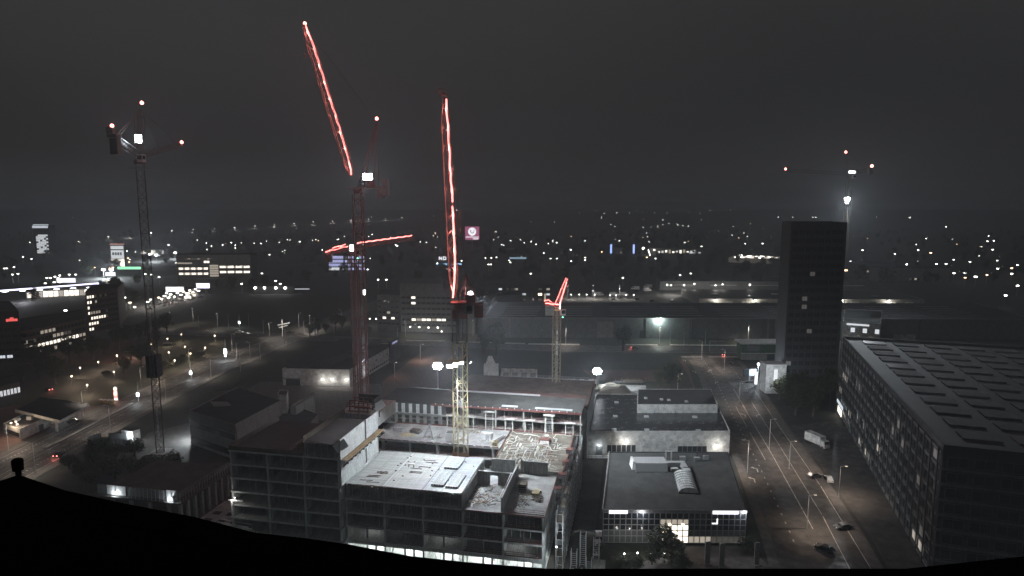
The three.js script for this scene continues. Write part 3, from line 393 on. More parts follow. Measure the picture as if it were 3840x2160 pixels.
{ const t = thing('shaft_form', 'red and white box form around an opening in the brown deck', 'formwork', S3(39.2, 14.2, 42.6), ST); part(t, 'box', kit().hexa([[0, 0, 0], [3.4, 0, 0], [3.4, 0, -2.6], [0, 0, -2.6]], [[0.3, 1.2, -0.4], [3.4, 1.2, -0.3], [3.4, 1.2, -2.6], [0.3, 1.2, -2.6]]), 'red'); part(t, 'face', kit().face([[0.5, 0.1, 0.06], [3.2, 0.1, 0.06], [3.2, 1, -0.2], [0.6, 1, -0.26]]), 'white'); part(t, 'cap', kit().tube([2, 1.2, -3.8], [2, 1.5, -3.8], 0.7, 0.7, 10), 'white'); }
// ---------- rear block ----------
const rear = thing('unfinished_building', 'rear concrete block with pale upright panels and open storeys, beyond the yellow mast', 'building', S3(-14, 0, 52.4), ST);
const RU = (u) => u + 14;
for (const h of [10.8, 14.2, 17.6]) part(rear, 'floor_slab', kit().box(0, RU(51), h - 0.34, h, -16, -0.02), 'concrete');
part(rear, 'floor_slab', kit().box(RU(3.6), RU(51), 20.66, 21, -15.4, 0), 'roofGrey'); part(rear, 'floor_slab', kit().box(0, RU(3.5), 20.5, 20.8, -16, -0.4), 'roofDark');
for (const [h0, h1] of [[7.5, 10.44], [10.82, 13.84], [14.22, 17.24], [17.62, 20.48]]) part(rear, 'rear_wall', kit().box(0.2, RU(50.8), h0, h1, -8.6, -8.3), 'concrete');
for (let i = 0; i < 9; i++) { const x = 0.5 + i * 2.42; part(rear, 'facade_panel', kit().box(x, x + 1.05, 17.7, 20.6, -0.3, 0.02), 'paleWall'); part(rear, 'facade_panel', kit().box(x, x + 1.05, 14.3, 17.0, -0.3, 0.02), 'cladMid'); part(rear, 'dark_opening', kit().box(x + 1.06, x + 2.4, 17.72, 20.58, -0.5, -0.2), 'cladDark'); part(rear, 'spandrel', kit().box(x + 1.06, x + 2.4, 14.3, 14.5, -0.3, 0), 'cladMid'); part(rear, 'spandrel', kit().box(x + 1.06, x + 2.4, 15.6, 16, -0.3, 0), 'cladMid'); }
for (const y of [17.05, 17.35]) part(rear, 'string_course', kit().box(0, RU(7), y, y + 0.16, -0.1, 0.4), 'cladMid');
for (const u of [6.8, 15.6, 24.4, 33.2, 42, 50.6]) for (const [b, c] of [[14.2, 17.24], [17.6, 20.64], [10.8, 13.84]]) part(rear, 'column', kit().box(RU(u) - 0.22, RU(u) + 0.22, b, c, -0.6, -0.1), 'concrete');
for (const h of [14.2, 17.6]) rail(rear, RU(8), RU(50.5), 0.1, 0.1, h, 'red');
part(rear, 'edge_form', kit().box(RU(3.6), RU(51), 20.5, 21.1, 0.03, 0.2), 'red'); for (let i = 0; i < 20; i++) part(rear, 'edge_clamp', kit().box(RU(5) + i * 2.3, RU(5.3) + i * 2.3, 21.02, 21.3, 0, 0.3), 'white');
for (let i = 0; i < 40; i++) for (const h of [14.2, 17.6]) if (rnd() < 0.6) { const o = prop(rear, 0, 0, h, 3.04); o.position.set(RU(7.5 + i * 1.08), h, -rr(0.8, 5)); }
for (const [u0, u1, v] of [[8, 36, 67], [26, 31, 53.8], [36.5, 48, 53.6]]) for (const d of [0, 0.8]) part(rear, 'long_beam', kit().box(RU(u0), RU(u1), 21.1, 21.35, 52.4 - v - d - 0.3, 52.4 - v - d), 'galv');
rail(rear, RU(4), RU(50.8), 15.3, 15.3, 21);
for (let i = 0; i < 7; i++) { const u = 9 + i * 6.2, t = thing('scaffold_tower', ['first', 'second', 'third', 'fourth', 'fifth', 'sixth', 'seventh'][i] + ' scaffold tower from the left in front of the open rear block', 'scaffold', S3(u, 10.8, 51.6), ST, 'scaffold towers at the rear block'); const hh = i % 3 === 2 ? 9 : 7; for (const [x, z] of [[0, 0], [2.3, 0], [0, -0.7], [2.3, -0.7]]) part(t, 'standard', kit().box(x - 0.08, x + 0.08, 0, hh, z - 0.06, z + 0.06), 'pipe'); for (let y = 1; y < hh; y += i % 3 === 2 ? 0.7 : 1.6) part(t, 'rung', kit().beam([0, y, 0], [2.3, y, 0], 0.08), 'galv'); part(t, 'landing', kit().box(-0.4, 2.9, hh, hh + 0.16, -1, 0.3), 'white'); part(t, 'brace', kit().beam([0, 0.2, 0.08], [2.3, hh - 0.4, 0.08], 0.05), 'galv'); }
for (let i = 0; i < 4; i++) litter('material_pile', ['leftmost', 'second', 'third', 'rightmost'][i] + ' pale pile of forms inside the open rear block', 'formwork', 12 + i * 10.5, 54.5, i % 2 ? 17.6 : 14.2, 7, 3, 24, ['galv', 'white', 'darkSteel', 'pipe'], 1.4, 1);
// brown roof behind, with ladders and tank
const brown = thing('unfinished_building', 'wide flat brown roof behind the rear block, between the floodlights', 'building', S3(3, 0, 69), ST);
part(brown, 'body', kit().box(0, 48.4, 0, 16.9, -34, 0), 'concrete'); part(brown, 'roof', kit().box(-0.2, 48.6, 16.9, 17.3, -34.2, 0.2), 'roofBrown');
for (const x of [9, 19, 29, 38.6]) part(brown, 'roof_joint', kit().box(x, x + 0.18, 17.3, 17.36, -34, 0), 'roofDark'); rail(brown, 0, 48.4, 0.1, 0.1, 17.3); rail(brown, 48.4, 48.4, 0, 34, 17.3); rail(brown, 12, 48, 34, 34, 17.3, 'steel');

// ---------- tower cranes ----------
const secCache = {};
function sectionGeo(w, h, c = 0.26, b = 0.12) {
  const key = [w, h, c].join(); if (secCache[key]) return secCache[key];
  const k = kit(), r = w / 2, cs = [[-r, -r], [r, -r], [r, r], [-r, r]];
  for (const [x, z] of cs) k.box(x - c / 2, x + c / 2, 0, h, z - c / 2, z + c / 2);
  const n = Math.max(2, Math.round(h / w)), s = h / n;
  for (let f = 0; f < 4; f++) { const A = cs[f], B = cs[(f + 1) % 4]; for (let i = 0; i < n; i++) { const y0 = i * s, y1 = y0 + s, [P, Q] = (i + f) % 2 ? [A, B] : [B, A]; k.beam([P[0], y0, P[1]], [Q[0], y1, Q[1]], b); if (i % 2 === 0) k.beam([A[0], y0 + 0.05, A[1]], [B[0], y0 + 0.05, B[1]], b); } }
  return secCache[key] = k.geo();
}
// box lattice between two points: chords and zigzag bracing
function lattice(k, a, b, w0, w1, n, c = 0.13, br = 0.07, tri = false, up = [0, 1, 0]) {
  const A = V(a), B = V(b), d = B.clone().sub(A), l = d.length(), t = d.clone().normalize(), s = new THREE.Vector3().crossVectors(t, V(up)).normalize(), q = new THREE.Vector3().crossVectors(s, t);
  const cs = tri ? [[-0.5, -0.5], [0.5, -0.5], [0, 0.5]] : [[-0.5, -0.5], [0.5, -0.5], [0.5, 0.5], [-0.5, 0.5]];
  const at = (i, j) => { const f = i / n, w = f < 0.08 ? lerp(w0 * 0.3, w0, f / 0.08) : f > 0.86 ? lerp(w0, w1, (f - 0.86) / 0.14) : w0, P = A.clone().addScaledVector(d, f); P.addScaledVector(s, cs[j][0] * w).addScaledVector(q, cs[j][1] * w); return [P.x, P.y, P.z]; };
  for (let j = 0; j < cs.length; j++) for (let i = 0; i < n; i++) { k.beam(at(i, j), at(i + 1, j), c); const m = (j + 1) % cs.length; k.beam(i % 2 ? at(i, j) : at(i, m), i % 2 ? at(i + 1, m) : at(i + 1, j), br); }
  return (i, j) => at(i, j);
}
function mast(t, y0, y1, w, m, h = 5.6, spin = 0.5) { const g = sectionGeo(w, h), n = Math.ceil((y1 - y0) / h); for (let i = 0; i < n; i++) { const o = part(t, 'mast_section', g, m); o.position.y = y0 + i * h; o.rotation.y = spin; if (i === n - 1) o.scale.y = (y1 - y0 - i * h) / h; } }
function ladder(t, x, z, y0, y1, m = 'galv') { const k = kit(); k.box(x - 0.25, x - 0.2, y0, y1, z - 0.03, z + 0.03).box(x + 0.2, x + 0.25, y0, y1, z - 0.03, z + 0.03); for (let y = y0 + 0.3; y < y1; y += 0.6) k.beam([x - 0.22, y, z], [x + 0.22, y, z], 0.05); part(t, 'ladder', k, m); }
function beacon(t, p, r = 0.42) { const o = part(t, 'beacon_lamp', kit().ball(p, r), 'beaconRed'); point(t, [p[0], p[1] + r + 0.15, p[2]], RED, 130, 0.2); return o; }
function sub(a, b) { return [a[0] - b[0], a[1] - b[1], a[2] - b[2]]; }
const mixp = (a, b, t) => [lerp(a[0], b[0], t), lerp(a[1], b[1], t), lerp(a[2], b[2], t)];
function lightString(t, pts, r = 0.2, cd = 60, n = 8) { // a rope of red lamps with the slight sag it has between ties
  const L = []; for (let s = 1; s < pts.length; s++) { const a = pts[s - 1], b = pts[s], m = Math.max(3, Math.round(V(a).distanceTo(V(b)) / 2.2)); for (let i = s > 1 ? 1 : 0; i <= m; i++) { const p = mixp(a, b, i / m), w = i % 2 ? 0.16 : -0.05; L.push([p[0] + w * rr(-1, 1), p[1] + w, p[2] + w * rr(-1, 1)]); } }
  part(t, 'light_string', kit().path(L, r, 6), 'ledRed');
  const tot = plen3(pts); for (let i = 0; i < n; i++) { const p = onPath(pts, (i + 0.5) / n * tot); point(t, [p[0] - 0.45, p[1] + 0.3, p[2] + 0.45], RED, cd, 0.4); }
}
const plen3 = (p) => p.reduce((a, q, k) => k ? a + V(q).distanceTo(V(p[k - 1])) : 0, 0);
function onPath(p, s) { for (let k = 1; k < p.length; k++) { const d = V(p[k]).distanceTo(V(p[k - 1])); if (s <= d) return mixp(p[k - 1], p[k], s / d); s -= d; } return p[p.length - 1]; }
function cab(t, p, turn = 0, m = 'white') { const g = new THREE.Group(); const o = part(t, 'cab', kit().cbox(0, 0, 0, 1.7, 2.3, 2), m); o.position.set(...p); o.rotation.y = turn; part(o, 'cab_window', kit().box(-0.7, 0.7, 0.7, 2, 1.01, 1.05), 'glass'); part(o, 'cab_window', kit().box(0.86, 0.9, 0.8, 2, -0.7, 0.8), 'glass'); part(o, 'cab_roof', kit().cbox(0, 2.31, 0, 1.9, 0.1, 2.2), 'darkSteel'); return o; }
function floodlamp(t, p, to, sx, sy, cd, angle = 1.1, rgb = COOL, pen = 0.6) { const d = V(to).sub(V(p)).normalize(), o = part(t, 'flood_lamp', kit().box(-sx / 2, sx / 2, -sy / 2, sy / 2, -0.12, 0), 'darkSteel'); o.position.set(...p); const f = part(o, 'lamp_face', kit().box(-sx / 2 + 0.05, sx / 2 - 0.05, -sy / 2 + 0.05, sy / 2 - 0.05, 0.005, 0.04), 'flood'); const h = Math.atan2(d.x, d.z); o.rotation.order = 'YXZ'; o.rotation.y = h; o.rotation.x = -Math.asin(d.y); spot(t, [p[0] + d.x * 0.3, p[1] + d.y * 0.3, p[2] + d.z * 0.3], to, rgb, cd, angle, pen, Math.min(sx, sy) / 2); return o; }

// far-left crane with a tall cat head
{
  const B = [-118, 0, -205], t = thing('tower_crane', 'dark tower crane at the left with three red beacons and a short visible jib', 'crane', B), R = (p) => sub(p, B);
  part(t, 'footing', kit().box(-3, 3, 0, 1.2, -3, 3), 'concrete'); mast(t, 1.2, 96, 2.3, 'craneDark'); ladder(t, 0, 0.4, 2, 94);
  part(t, 'climbing_frame', kit().box(-1.7, 1.7, 27, 27.2, -1.7, 1.7).box(-1.75, -1.6, 27, 34, -1.7, 1.7).box(1.6, 1.75, 27, 34, -1.7, 1.7).box(-1.7, 1.7, 27, 34, -1.75, -1.6).box(-1.7, 1.7, 34, 34.2, -1.7, 1.7), 'net');
  part(t, 'slewing_ring', kit().tube([0, 96, 0], [0, 97.4, 0], 1.7, 1.7, 14), 'craneDark'); part(t, 'walkway', kit().box(-2.4, 2.4, 94.6, 94.8, -2.4, 2.4), 'craneDark');
  const k = kit(); lattice(k, [0, 97.4, 0], R([-117.4, 112.5, -206]), 2.0, 0.8, 7, 0.18, 0.1); part(t, 'cat_head', k, 'craneDark');
  const tip = R([-125.2, 106.4, -246]), cj = R([-115.5, 102.6, -188]), piv = [0, 98.6, 0], head = R([-117.2, 113.2, -206]);
  const j = kit(); lattice(j, piv, tip, 1.6, 0.9, 20, 0.16, 0.08, true); part(t, 'jib', j, 'craneDark');
  const c = kit(); lattice(c, piv, cj, 1.7, 1.5, 8, 0.2, 0.1); part(t, 'counter_jib', c, 'craneDark');
  part(t, 'counterweight', kit().cbox(cj[0] + 0.6, cj[1] - 5, cj[2], 2.2, 4.6, 2), 'craneDark'); part(t, 'counterweight', kit().cbox(cj[0] + 0.4, cj[1] - 0.2, cj[2], 2.6, 0.9, 2.6), 'craneDark'); part(t, 'winch_box', kit().cbox(cj[0] - 0.6, cj[1] + 0.9, cj[2] - 0.2, 1.8, 1.8, 1.6), 'ballast');
  for (const e of [mixp(piv, tip, 0.45), mixp(piv, tip, 0.85)]) part(t, 'tie_bar', kit().beam(head, e, 0.12), 'craneDark'); for (const x of [-0.6, 0.6]) part(t, 'tie_bar', kit().beam(head, [lerp(0, cj[0], 0.8) + x, cj[1] + 0.8, lerp(0, cj[2], 0.8)], 0.12), 'craneDark');
  cab(t, [1.6, 96.6, 1.8]); beacon(t, R([-116.6, 115.1, -206]), 0.55); beacon(t, [cj[0], cj[1] + 3.2, cj[2]], 0.5); beacon(t, [tip[0], tip[1] + 0.6, tip[2]], 0.6);
  floodlamp(t, R([-116.2, 103.6, -202]), [118, 84, 205], 1.7, 2.3, 4000, 0.7, COOL, 0.9);
}
// red luffing crane
function luffer(name, label, B, yBase, yTop, w, m, tip, foot, peak, opt) {
  const t = thing(name, label, 'crane', B), R = (p) => sub(p, B);
  mast(t, yBase, yTop, w, m); ladder(t, 0.3, -0.3, yBase + 1, yTop - 1);
  part(t, 'footing', kit().box(-2.6, 2.6, -0.2, 1, -2.6, 2.6), 'concrete');
  m = opt.top ?? m; part(t, 'slewing_ring', kit().tube([0, yTop, 0], [0, yTop + 1.5, 0], 1.6, 1.6, 14), m);
  const T1 = R(tip), F = R(foot), K = R(peak);
  const d = [-(T1[0] - F[0]), 0, -(T1[2] - F[2])], dl = Math.hypot(d[0], d[2]) || 1; const dir = opt.back ?? [d[0] / dl, d[2] / dl];
  part(t, 'slewing_deck', kit().box(-2.2, 2.2, yTop + 1.5, yTop + 2, -2.4, 2.4), m); const e = [dir[0] * 7.5, yTop + 2.2, dir[1] * 7.5];
  part(t, 'counter_deck', kit().beam([0, yTop + 1.8, 0], e, 2.6, 0.5), m); part(t, 'counterweight', kit().cbox(e[0], yTop - 1.4, e[2], 2.4, 3.4, 2.6), opt.cw ?? 'ballast'); part(t, 'winch_house', kit().cbox(e[0] * 0.6, yTop + 2.2, e[2] * 0.6, 2.4, 2.2, 2.4), m);
  const k = kit(); lattice(k, F, T1, opt.bw ?? 1.9, 0.7, opt.n ?? 26, 0.16, 0.08); part(t, 'boom', k, 'craneDark');
  const a = kit(); for (const x of [-0.9, 0.9]) { a.beam([dir[0] * 1 + x, yTop + 2, dir[1] * 1], K, 0.24); a.beam([e[0] * 0.8 + x, yTop + 2.2, e[2] * 0.8], K, 0.2); } for (const f of [0.3, 0.55, 0.8]) a.beam(mixp([dir[0] - 0.9, yTop + 2, dir[1]], K, f), mixp([dir[0] + 0.9, yTop + 2, dir[1]], K, f), 0.14); part(t, 'a_frame', a, m);
  for (const x of [-0.25, 0.25]) part(t, 'luffing_rope', kit().beam([K[0] + x, K[1], K[2]], [T1[0] + x * 0.6, T1[1], T1[2]], 0.06), 'darkSteel');
  part(t, 'tip_sheave', kit().tube([T1[0] - 0.3, T1[1], T1[2]], [T1[0] + 0.3, T1[1], T1[2]], 0.7, 0.7, 10).cbox(T1[0], T1[1] - 0.5, T1[2], 1.6, 0.5, 1.6), 'craneDark'); part(t, 'hoist_rope', kit().beam([T1[0] - 0.5, T1[1], T1[2]], [T1[0] - 0.5, T1[1] - 8.5, T1[2]], 0.05), 'darkSteel'); part(t, 'hook_block', kit().cbox(T1[0] - 0.5, T1[1] - 9.8, T1[2], 0.6, 1.3, 0.4), 'darkSteel');
  return { t, R, T1, F, K };
}
{
  const q = luffer('tower_crane', 'red luffing crane with its lit boom raised highest, left of the middle', [-51.4, 0, -214], 0.8, 87, 2.9, 'craneRed', [-66.8, 140.4, -214], [-53, 93.1, -213], [-44.6, 110.7, -215], { back: [1, -0.12], n: 30, bw: 2.2 });
  const off = 0.95; lightString(q.t, [mixp(q.F, q.T1, 0), mixp(q.F, q.T1, 0.1), mixp(q.F, q.T1, 0.9), q.T1].map((p, i) => [p[0] + (i && i < 3 ? off : i ? 0.4 : 0.1), p[1], p[2] + 0.8]), 0.25, 110, 9);
  beacon(q.t, [q.T1[0], q.T1[1] + 0.9, q.T1[2]], 0.55); beacon(q.t, [q.K[0], q.K[1] + 0.8, q.K[2]], 0.55);
  part(q.t, 'winch_panel', kit().cbox(9.2, 86.2, -1, 1.8, 5.6, 3), 'ballast');
  floodlamp(q.t, q.R([-47, 92.4, -210]), [51.4, 84, 214], 2.9, 2.0, 13000, 0.7, COOL, 0.9); cab(q.t, [1.9, 89, 1.6], 0.2, 'craneRed');
  for (const [x, y, z] of [[-0.5, 85.6, 2.4], [1.4, 85.3, 2.6]]) part(q.t, 'strut', kit().beam([x, y, z], [x + 2.6, y + 2.2, z], 0.14), 'galv');
}
// flat-top crane with a level lit jib, behind the red one
{
  const B = [-60, 0, -241], t = thing('tower_crane', 'flat-top crane with a level red-lit jib, behind the red crane', 'crane', B), R = (p) => sub(p, B);
  mast(t, 0.6, 66, 2.6, 'craneRed'); ladder(t, 0.3, 0, 1, 64); part(t, 'footing', kit().box(-2.6, 2.6, -0.2, 0.8, -2.6, 2.6), 'concrete');
  const piv = [0, 68, 0], tip = R([-42.6, 69.7, -272]), cj = R([-67.8, 65.9, -232]);
  part(t, 'slewing_ring', kit().tube([0, 66, 0], [0, 67.4, 0], 1.5, 1.5, 12), 'craneRed');
  const j = kit(); lattice(j, piv, tip, 1.7, 1, 26, 0.15, 0.08, true); part(t, 'jib', j, 'craneRed'); const c = kit(); lattice(c, piv, cj, 1.6, 1.4, 8, 0.16, 0.09); part(t, 'counter_jib', c, 'craneRed');
  part(t, 'counterweight', kit().cbox(cj[0] + 1, cj[1] - 3.2, cj[2], 2, 3, 1.6), 'ballast'); cab(t, [1.8, 64.4, 1.6], 0.1); part(t, 'cab_lamp', kit().cbox(1.9, 63.4, 2.2, 0.5, 0.35, 0.3), 'lampGreen'); part(t, 'sign_lamp', kit().box(-0.9, 0.6, 66.2, 68.6, 1.9, 2.1), 'lampCool');
  lightString(t, [mixp(piv, tip, 0.06), tip].map((p) => [p[0], p[1] + 0.9, p[2] + 0.4]), 0.24, 60, 5); lightString(t, [cj, mixp(cj, piv, 0.8)].map((p) => [p[0], p[1] + 0.5, p[2] + 0.9]), 0.24, 60, 2); lightString(t, [mixp(cj, piv, 0.2), mixp(cj, piv, 0.7)].map((p) => [p[0], p[1] + 1.3, p[2] - 0.6]), 0.14, 30, 2);
}
// yellow luffing crane in the middle
let lampYellow;
{
  const b = S(19.2, 31.5), B = [b[0], 0, b[1]], R = (p) => sub(p, B);
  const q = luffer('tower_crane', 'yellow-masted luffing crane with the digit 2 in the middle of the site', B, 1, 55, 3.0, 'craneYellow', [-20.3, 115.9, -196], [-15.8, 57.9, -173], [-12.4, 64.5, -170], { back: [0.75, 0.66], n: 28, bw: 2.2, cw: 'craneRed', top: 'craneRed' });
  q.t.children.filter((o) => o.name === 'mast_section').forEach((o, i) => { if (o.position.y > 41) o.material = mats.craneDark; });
  const P2 = (f, dx) => { const p = mixp(q.F, q.T1, f); return [p[0] + dx, p[1], p[2] + 0.9]; };
  lightString(q.t, [P2(0, -0.4), P2(0.12, 0.7), P2(0.425, 0.9)], 0.25, 110, 5); lightString(q.t, [P2(0.45, 0.9), P2(0.97, 0.6)], 0.25, 110, 5);
  part(q.t, 'tip_platform', kit().cbox(q.T1[0] - 0.8, q.T1[1] + 0.4, q.T1[2], 2.4, 0.15, 1.6).cbox(q.T1[0] - 0.8, q.T1[1] + 1.5, q.T1[2], 2.4, 0.1, 1.6).box(q.T1[0] - 2, q.T1[0] - 1.9, q.T1[1] + 0.4, q.T1[1] + 1.6, q.T1[2] - 0.8, q.T1[2] + 0.8), 'craneDark');
  cab(q.t, [2.6, 54.2, 2.4], 0.3, 'darkSteel'); part(q.t, 'slewing_frame', kit().box(-1.8, 2.4, 52.6, 55, -1.8, 1.8), 'craneRed');
  floodlamp(q.t, [3.2, 58.8, 1.4], [62, 5, -31], 1.1, 2.2, 24000, 0.75, COOL, 1); part(q.t, 'lamp_box', kit().box(2.7, 3.6, 57.6, 60, 1.9, 2.1), 'flood');
  // number board and the floodlights on the mast
  const nb = part(q.t, 'number_board', kit().box(-0.8, 0.8, 28.4, 30.2, 2.08, 2.14), 'cladMid');
  { const g = kit(), z = 2.145, y = 28.6, s = 0.22; const pts = [[-1.4, 5.6], [-0.9, 6.3], [0.4, 6.4], [1.2, 5.6], [1.1, 4.4], [0.1, 3], [-1.3, 1.2], [-1.5, 0.6], [1.5, 0.6]]; for (let i = 1; i < pts.length; i++) g.beam([pts[i - 1][0] * s, y + pts[i - 1][1] * s, z + 0.02], [pts[i][0] * s, y + pts[i][1] * s, z + 0.02], 0.2, 0.03); part(nb, 'digit', g, 'black'); }
  part(q.t, 'base_netting', kit().box(-2.1, 2.1, 11, 15.2, 2.1, 2.16).box(2.1, 2.16, 11, 15.2, -2.1, 2.1).box(-2.16, -2.1, 11, 15.2, -2.1, 2.1), 'rust');
  lampYellow = floodlamp(q.t, [-2.3, 40.2, 4.6], [-3, 14, 32], 1.8, 1.2, 4600, 1.25, COOL, 0.4);
  floodlamp(q.t, [0.5, 40.8, 3.4], [10, 14, 34], 1.4, 1.0, 3200, 1.2, COOL, 0.5);
  floodlamp(q.t, [1.4, 40.6, -2.9], [4, 17, -30], 1.2, 0.8, 4300, 1.25, COOL, 0.5); floodlamp(q.t, [2.9, 40.4, 0.6], [30, 12, -6], 1.1, 0.8, 2500, 1.1, COOL, 1);
  floodlamp(q.t, [-0.9, 40.6, 4.8], [13.7, 84, 170], 1.2, 1.0, 9000, 0.6, COOL, 0.8); spot(q.t, [-0.4, 40.4, 5.4], [0.2, 22, 1.6], COOL, 3200, 0.5, 0.8, 0.3);
  part(q.t, 'lamp_arm', kit().box(-3.2, 0.6, 41.3, 41.5, 1.6, 4.8), 'craneYellow');
}
// small crane on the right
{
  const B = [16.6, 0, -233], t = thing('tower_crane', 'slender yellow crane with a red-lit folded jib on the right of the site', 'crane', B), R = (p) => sub(p, B);
  mast(t, 0.6, 44.5, 2.1, 'craneDust', 4.8); ladder(t, 0.2, 0, 1, 44); part(t, 'footing', kit().box(-2.4, 2.4, -0.2, 0.8, -2.4, 2.4), 'concrete');
  for (let i = 0; i < 5; i++) part(t, 'name_board', kit().box(-0.45, 0.45, 28 + i * 1.9, 29.5 + i * 1.9, 1, 1.05), 'white');
  part(t, 'slewing_ring', kit().tube([0, 44.5, 0], [0, 45.8, 0], 1.3, 1.3, 12), 'craneYellow'); const piv = [0, 46, 0], tip = R([22.9, 53.1, -262]), cj = R([13.3, 48.5, -222]);
  const j = kit(); lattice(j, piv, tip, 1.6, 0.9, 16, 0.15, 0.08, true); part(t, 'jib', j, 'craneRed'); const c = kit(); lattice(c, piv, cj, 1.7, 2.2, 7, 0.16, 0.09); part(t, 'counter_jib', c, 'craneRed');
  part(t, 'counterweight', kit().cbox(cj[0], cj[1] - 4, cj[2], 3.2, 3.6, 1.4), 'ballast'); cab(t, [2.1, 43, 1.2], 0.2); part(t, 'cab_lamp', kit().cbox(2.1, 42.2, 1.8, 0.5, 0.3, 0.3), 'lampGreen'); part(t, 'cab_lamp', kit().box(1, 1.25, 45.4, 47.6, 1.2, 1.4), 'lampCool');
  lightString(t, [[cj[0] - 1.6, cj[1] + 0.4, cj[2]], [cj[0] + 1.8, cj[1], cj[2]], [1, 46.8, 0.4], tip], 0.22, 20, 5); lightString(t, [[cj[0] - 1.9, cj[1] + 1.2, cj[2] - 0.5], [cj[0] - 0.5, cj[1] + 1.4, cj[2] - 0.7], [-1.2, 47, -0.6]], 0.14, 30, 2); lightString(t, [[-0.5, 47.4, 0], [tip[0] - 0.5, tip[1] + 0.5, tip[2]]], 0.12, 30, 3);
}
// far right crane
{
  const B = [226, 0, -432], t = thing('tower_crane', 'far crane at the right with a glaring white lamp on its mast', 'crane', B), R = (p) => sub(p, B);
  mast(t, 0.6, 103, 2.6, 'craneDust'); part(t, 'footing', kit().box(-3, 3, 0, 0.8, -3, 3), 'concrete'); const piv = [0, 105, 0], tip = R([199.1, 109.9, -470]), cj = R([236.7, 108.3, -425]), hd = R([221.6, 118.7, -430]);
  part(t, 'slewing_ring', kit().tube([0, 103, 0], [0, 104.4, 0], 1.6, 1.6, 12), 'craneDark'); const j = kit(); lattice(j, piv, tip, 1.8, 1, 22, 0.16, 0.09, true); part(t, 'jib', j, 'craneDark'); const c = kit(); lattice(c, piv, cj, 1.8, 1.6, 8, 0.18, 0.09); part(t, 'counter_jib', c, 'craneDark'); const h = kit(); lattice(h, piv, hd, 1.8, 0.6, 6, 0.18, 0.09); part(t, 'cat_head', h, 'craneDark');
  part(t, 'counterweight', kit().cbox(cj[0] - 1, cj[1] - 4, cj[2], 2.4, 4, 2), 'ballast'); for (const e of [mixp(piv, tip, 0.7), mixp(piv, cj, 0.8)]) part(t, 'tie_bar', kit().beam(hd, e, 0.14), 'craneDark');
  beacon(t, [hd[0], hd[1] + 0.6, hd[2]], 0.8); beacon(t, [tip[0], tip[1] + 0.8, tip[2]], 0.8); beacon(t, [cj[0], cj[1] + 1.6, cj[2]], 1); cab(t, [2, 102, 2]); part(t, 'sign_lamp', kit().box(-1.6, 2.6, 105.6, 107, 2.2, 2.4), 'lampCool');
  floodlamp(t, [-2, 88.4, 3], [-226, 82, 432], 2.8, 2.2, 36000, 0.7, COOL, 0.9); floodlamp(t, [-2, 86, 3], [-20, 20, 60], 1.6, 1.2, 9000, 1.2); part(t, 'lamp_arm', kit().box(-3.2, 1.4, 86.8, 87.2, 1.2, 2.8), 'craneYellow');
}

// ---------- buildings round the site ----------
const frameCache = {};
function win(t, e, s, y, w, h, m, pf = 'mullion', bars = 1, name = 'window', dep = 0.06) {
  const key = [w, h, bars].join(); if (!frameCache[key]) { const k = kit(), f = Math.min(0.12, w * 0.08); k.box(0, w, 0, f, 0, 0.06).box(0, w, h - f, h, 0, 0.06).box(0, f, f, h - f, 0, 0.06).box(w - f, w, f, h - f, 0, 0.06); for (let i = 1; i < bars; i++) k.box(w * i / bars - f / 2, w * i / bars + f / 2, f, h - f, 0, 0.05); const p = kit().box(f, w - f, f, h - f, 0.005, 0.02); frameCache[key] = [k.geo(), p.geo()]; }
  const o = part(t, name, frameCache[key][0], pf), b = t.position; o.position.set(e.x + e.ux * s + e.nx * 0.02 - b.x, y - b.y, e.z + e.uz * s + e.nz * 0.02 - b.z); o.rotation.y = e.turn; part(o, 'pane', frameCache[key][1], m); return o;
}
function bld(name, label, poly, h, wall, roof, cat = 'building', y0 = 0, par = 0.5) {
  const c = poly.reduce((a, p) => [a[0] + p[0] / poly.length, a[1] + p[1] / poly.length], [0, 0]); const t = thing(name, label, cat, [c[0], y0, c[1]]);
  wpart(t, 'wall', kit().prism(poly, y0, h), wall); const inn = poly.map((p) => [lerp(p[0], c[0], 0.02), lerp(p[1], c[1], 0.02)]);
  wpart(t, 'roof', kit().prism(inn, h + 0.004, h + 0.12), roof);
  if (par) { for (let i = 0; i < poly.length; i++) { const a = poly[i], b = poly[(i + 1) % poly.length], c2 = inn[(i + 1) % poly.length], d = inn[i]; wpart(t, 'parapet', kit().prism([a, b, [lerp(b[0], c2[0], 0.7), lerp(b[1], c2[1], 0.7)], [lerp(a[0], d[0], 0.7), lerp(a[1], d[1], 0.7)]], h + 0.002, h + par), wall); } }
  t.userData.poly = undefined; return t;
}
function lampHead(t, p, m = 'lampCool', r = 0.22, name = 'lamp') { return wpart(t, name, kit().ball(p, r, 0.7), m); }
function wallLamp(label, p, rgb, cd, m = 'lampWhite', r = 0.22, out = [0, 0.6], group) { const t = thing('wall_lamp', label, 'lamp', p, 0, group); part(t, 'lamp_glass', kit().ball([0, 0, 0], r, 0.8), m); part(t, 'bracket', kit().box(-0.06, 0.06, 0.1, 0.3, -0.45, 0.1), 'darkSteel'); point(t, [out[0], -0.35, out[1]], rgb, cd, 0.15); return t; }

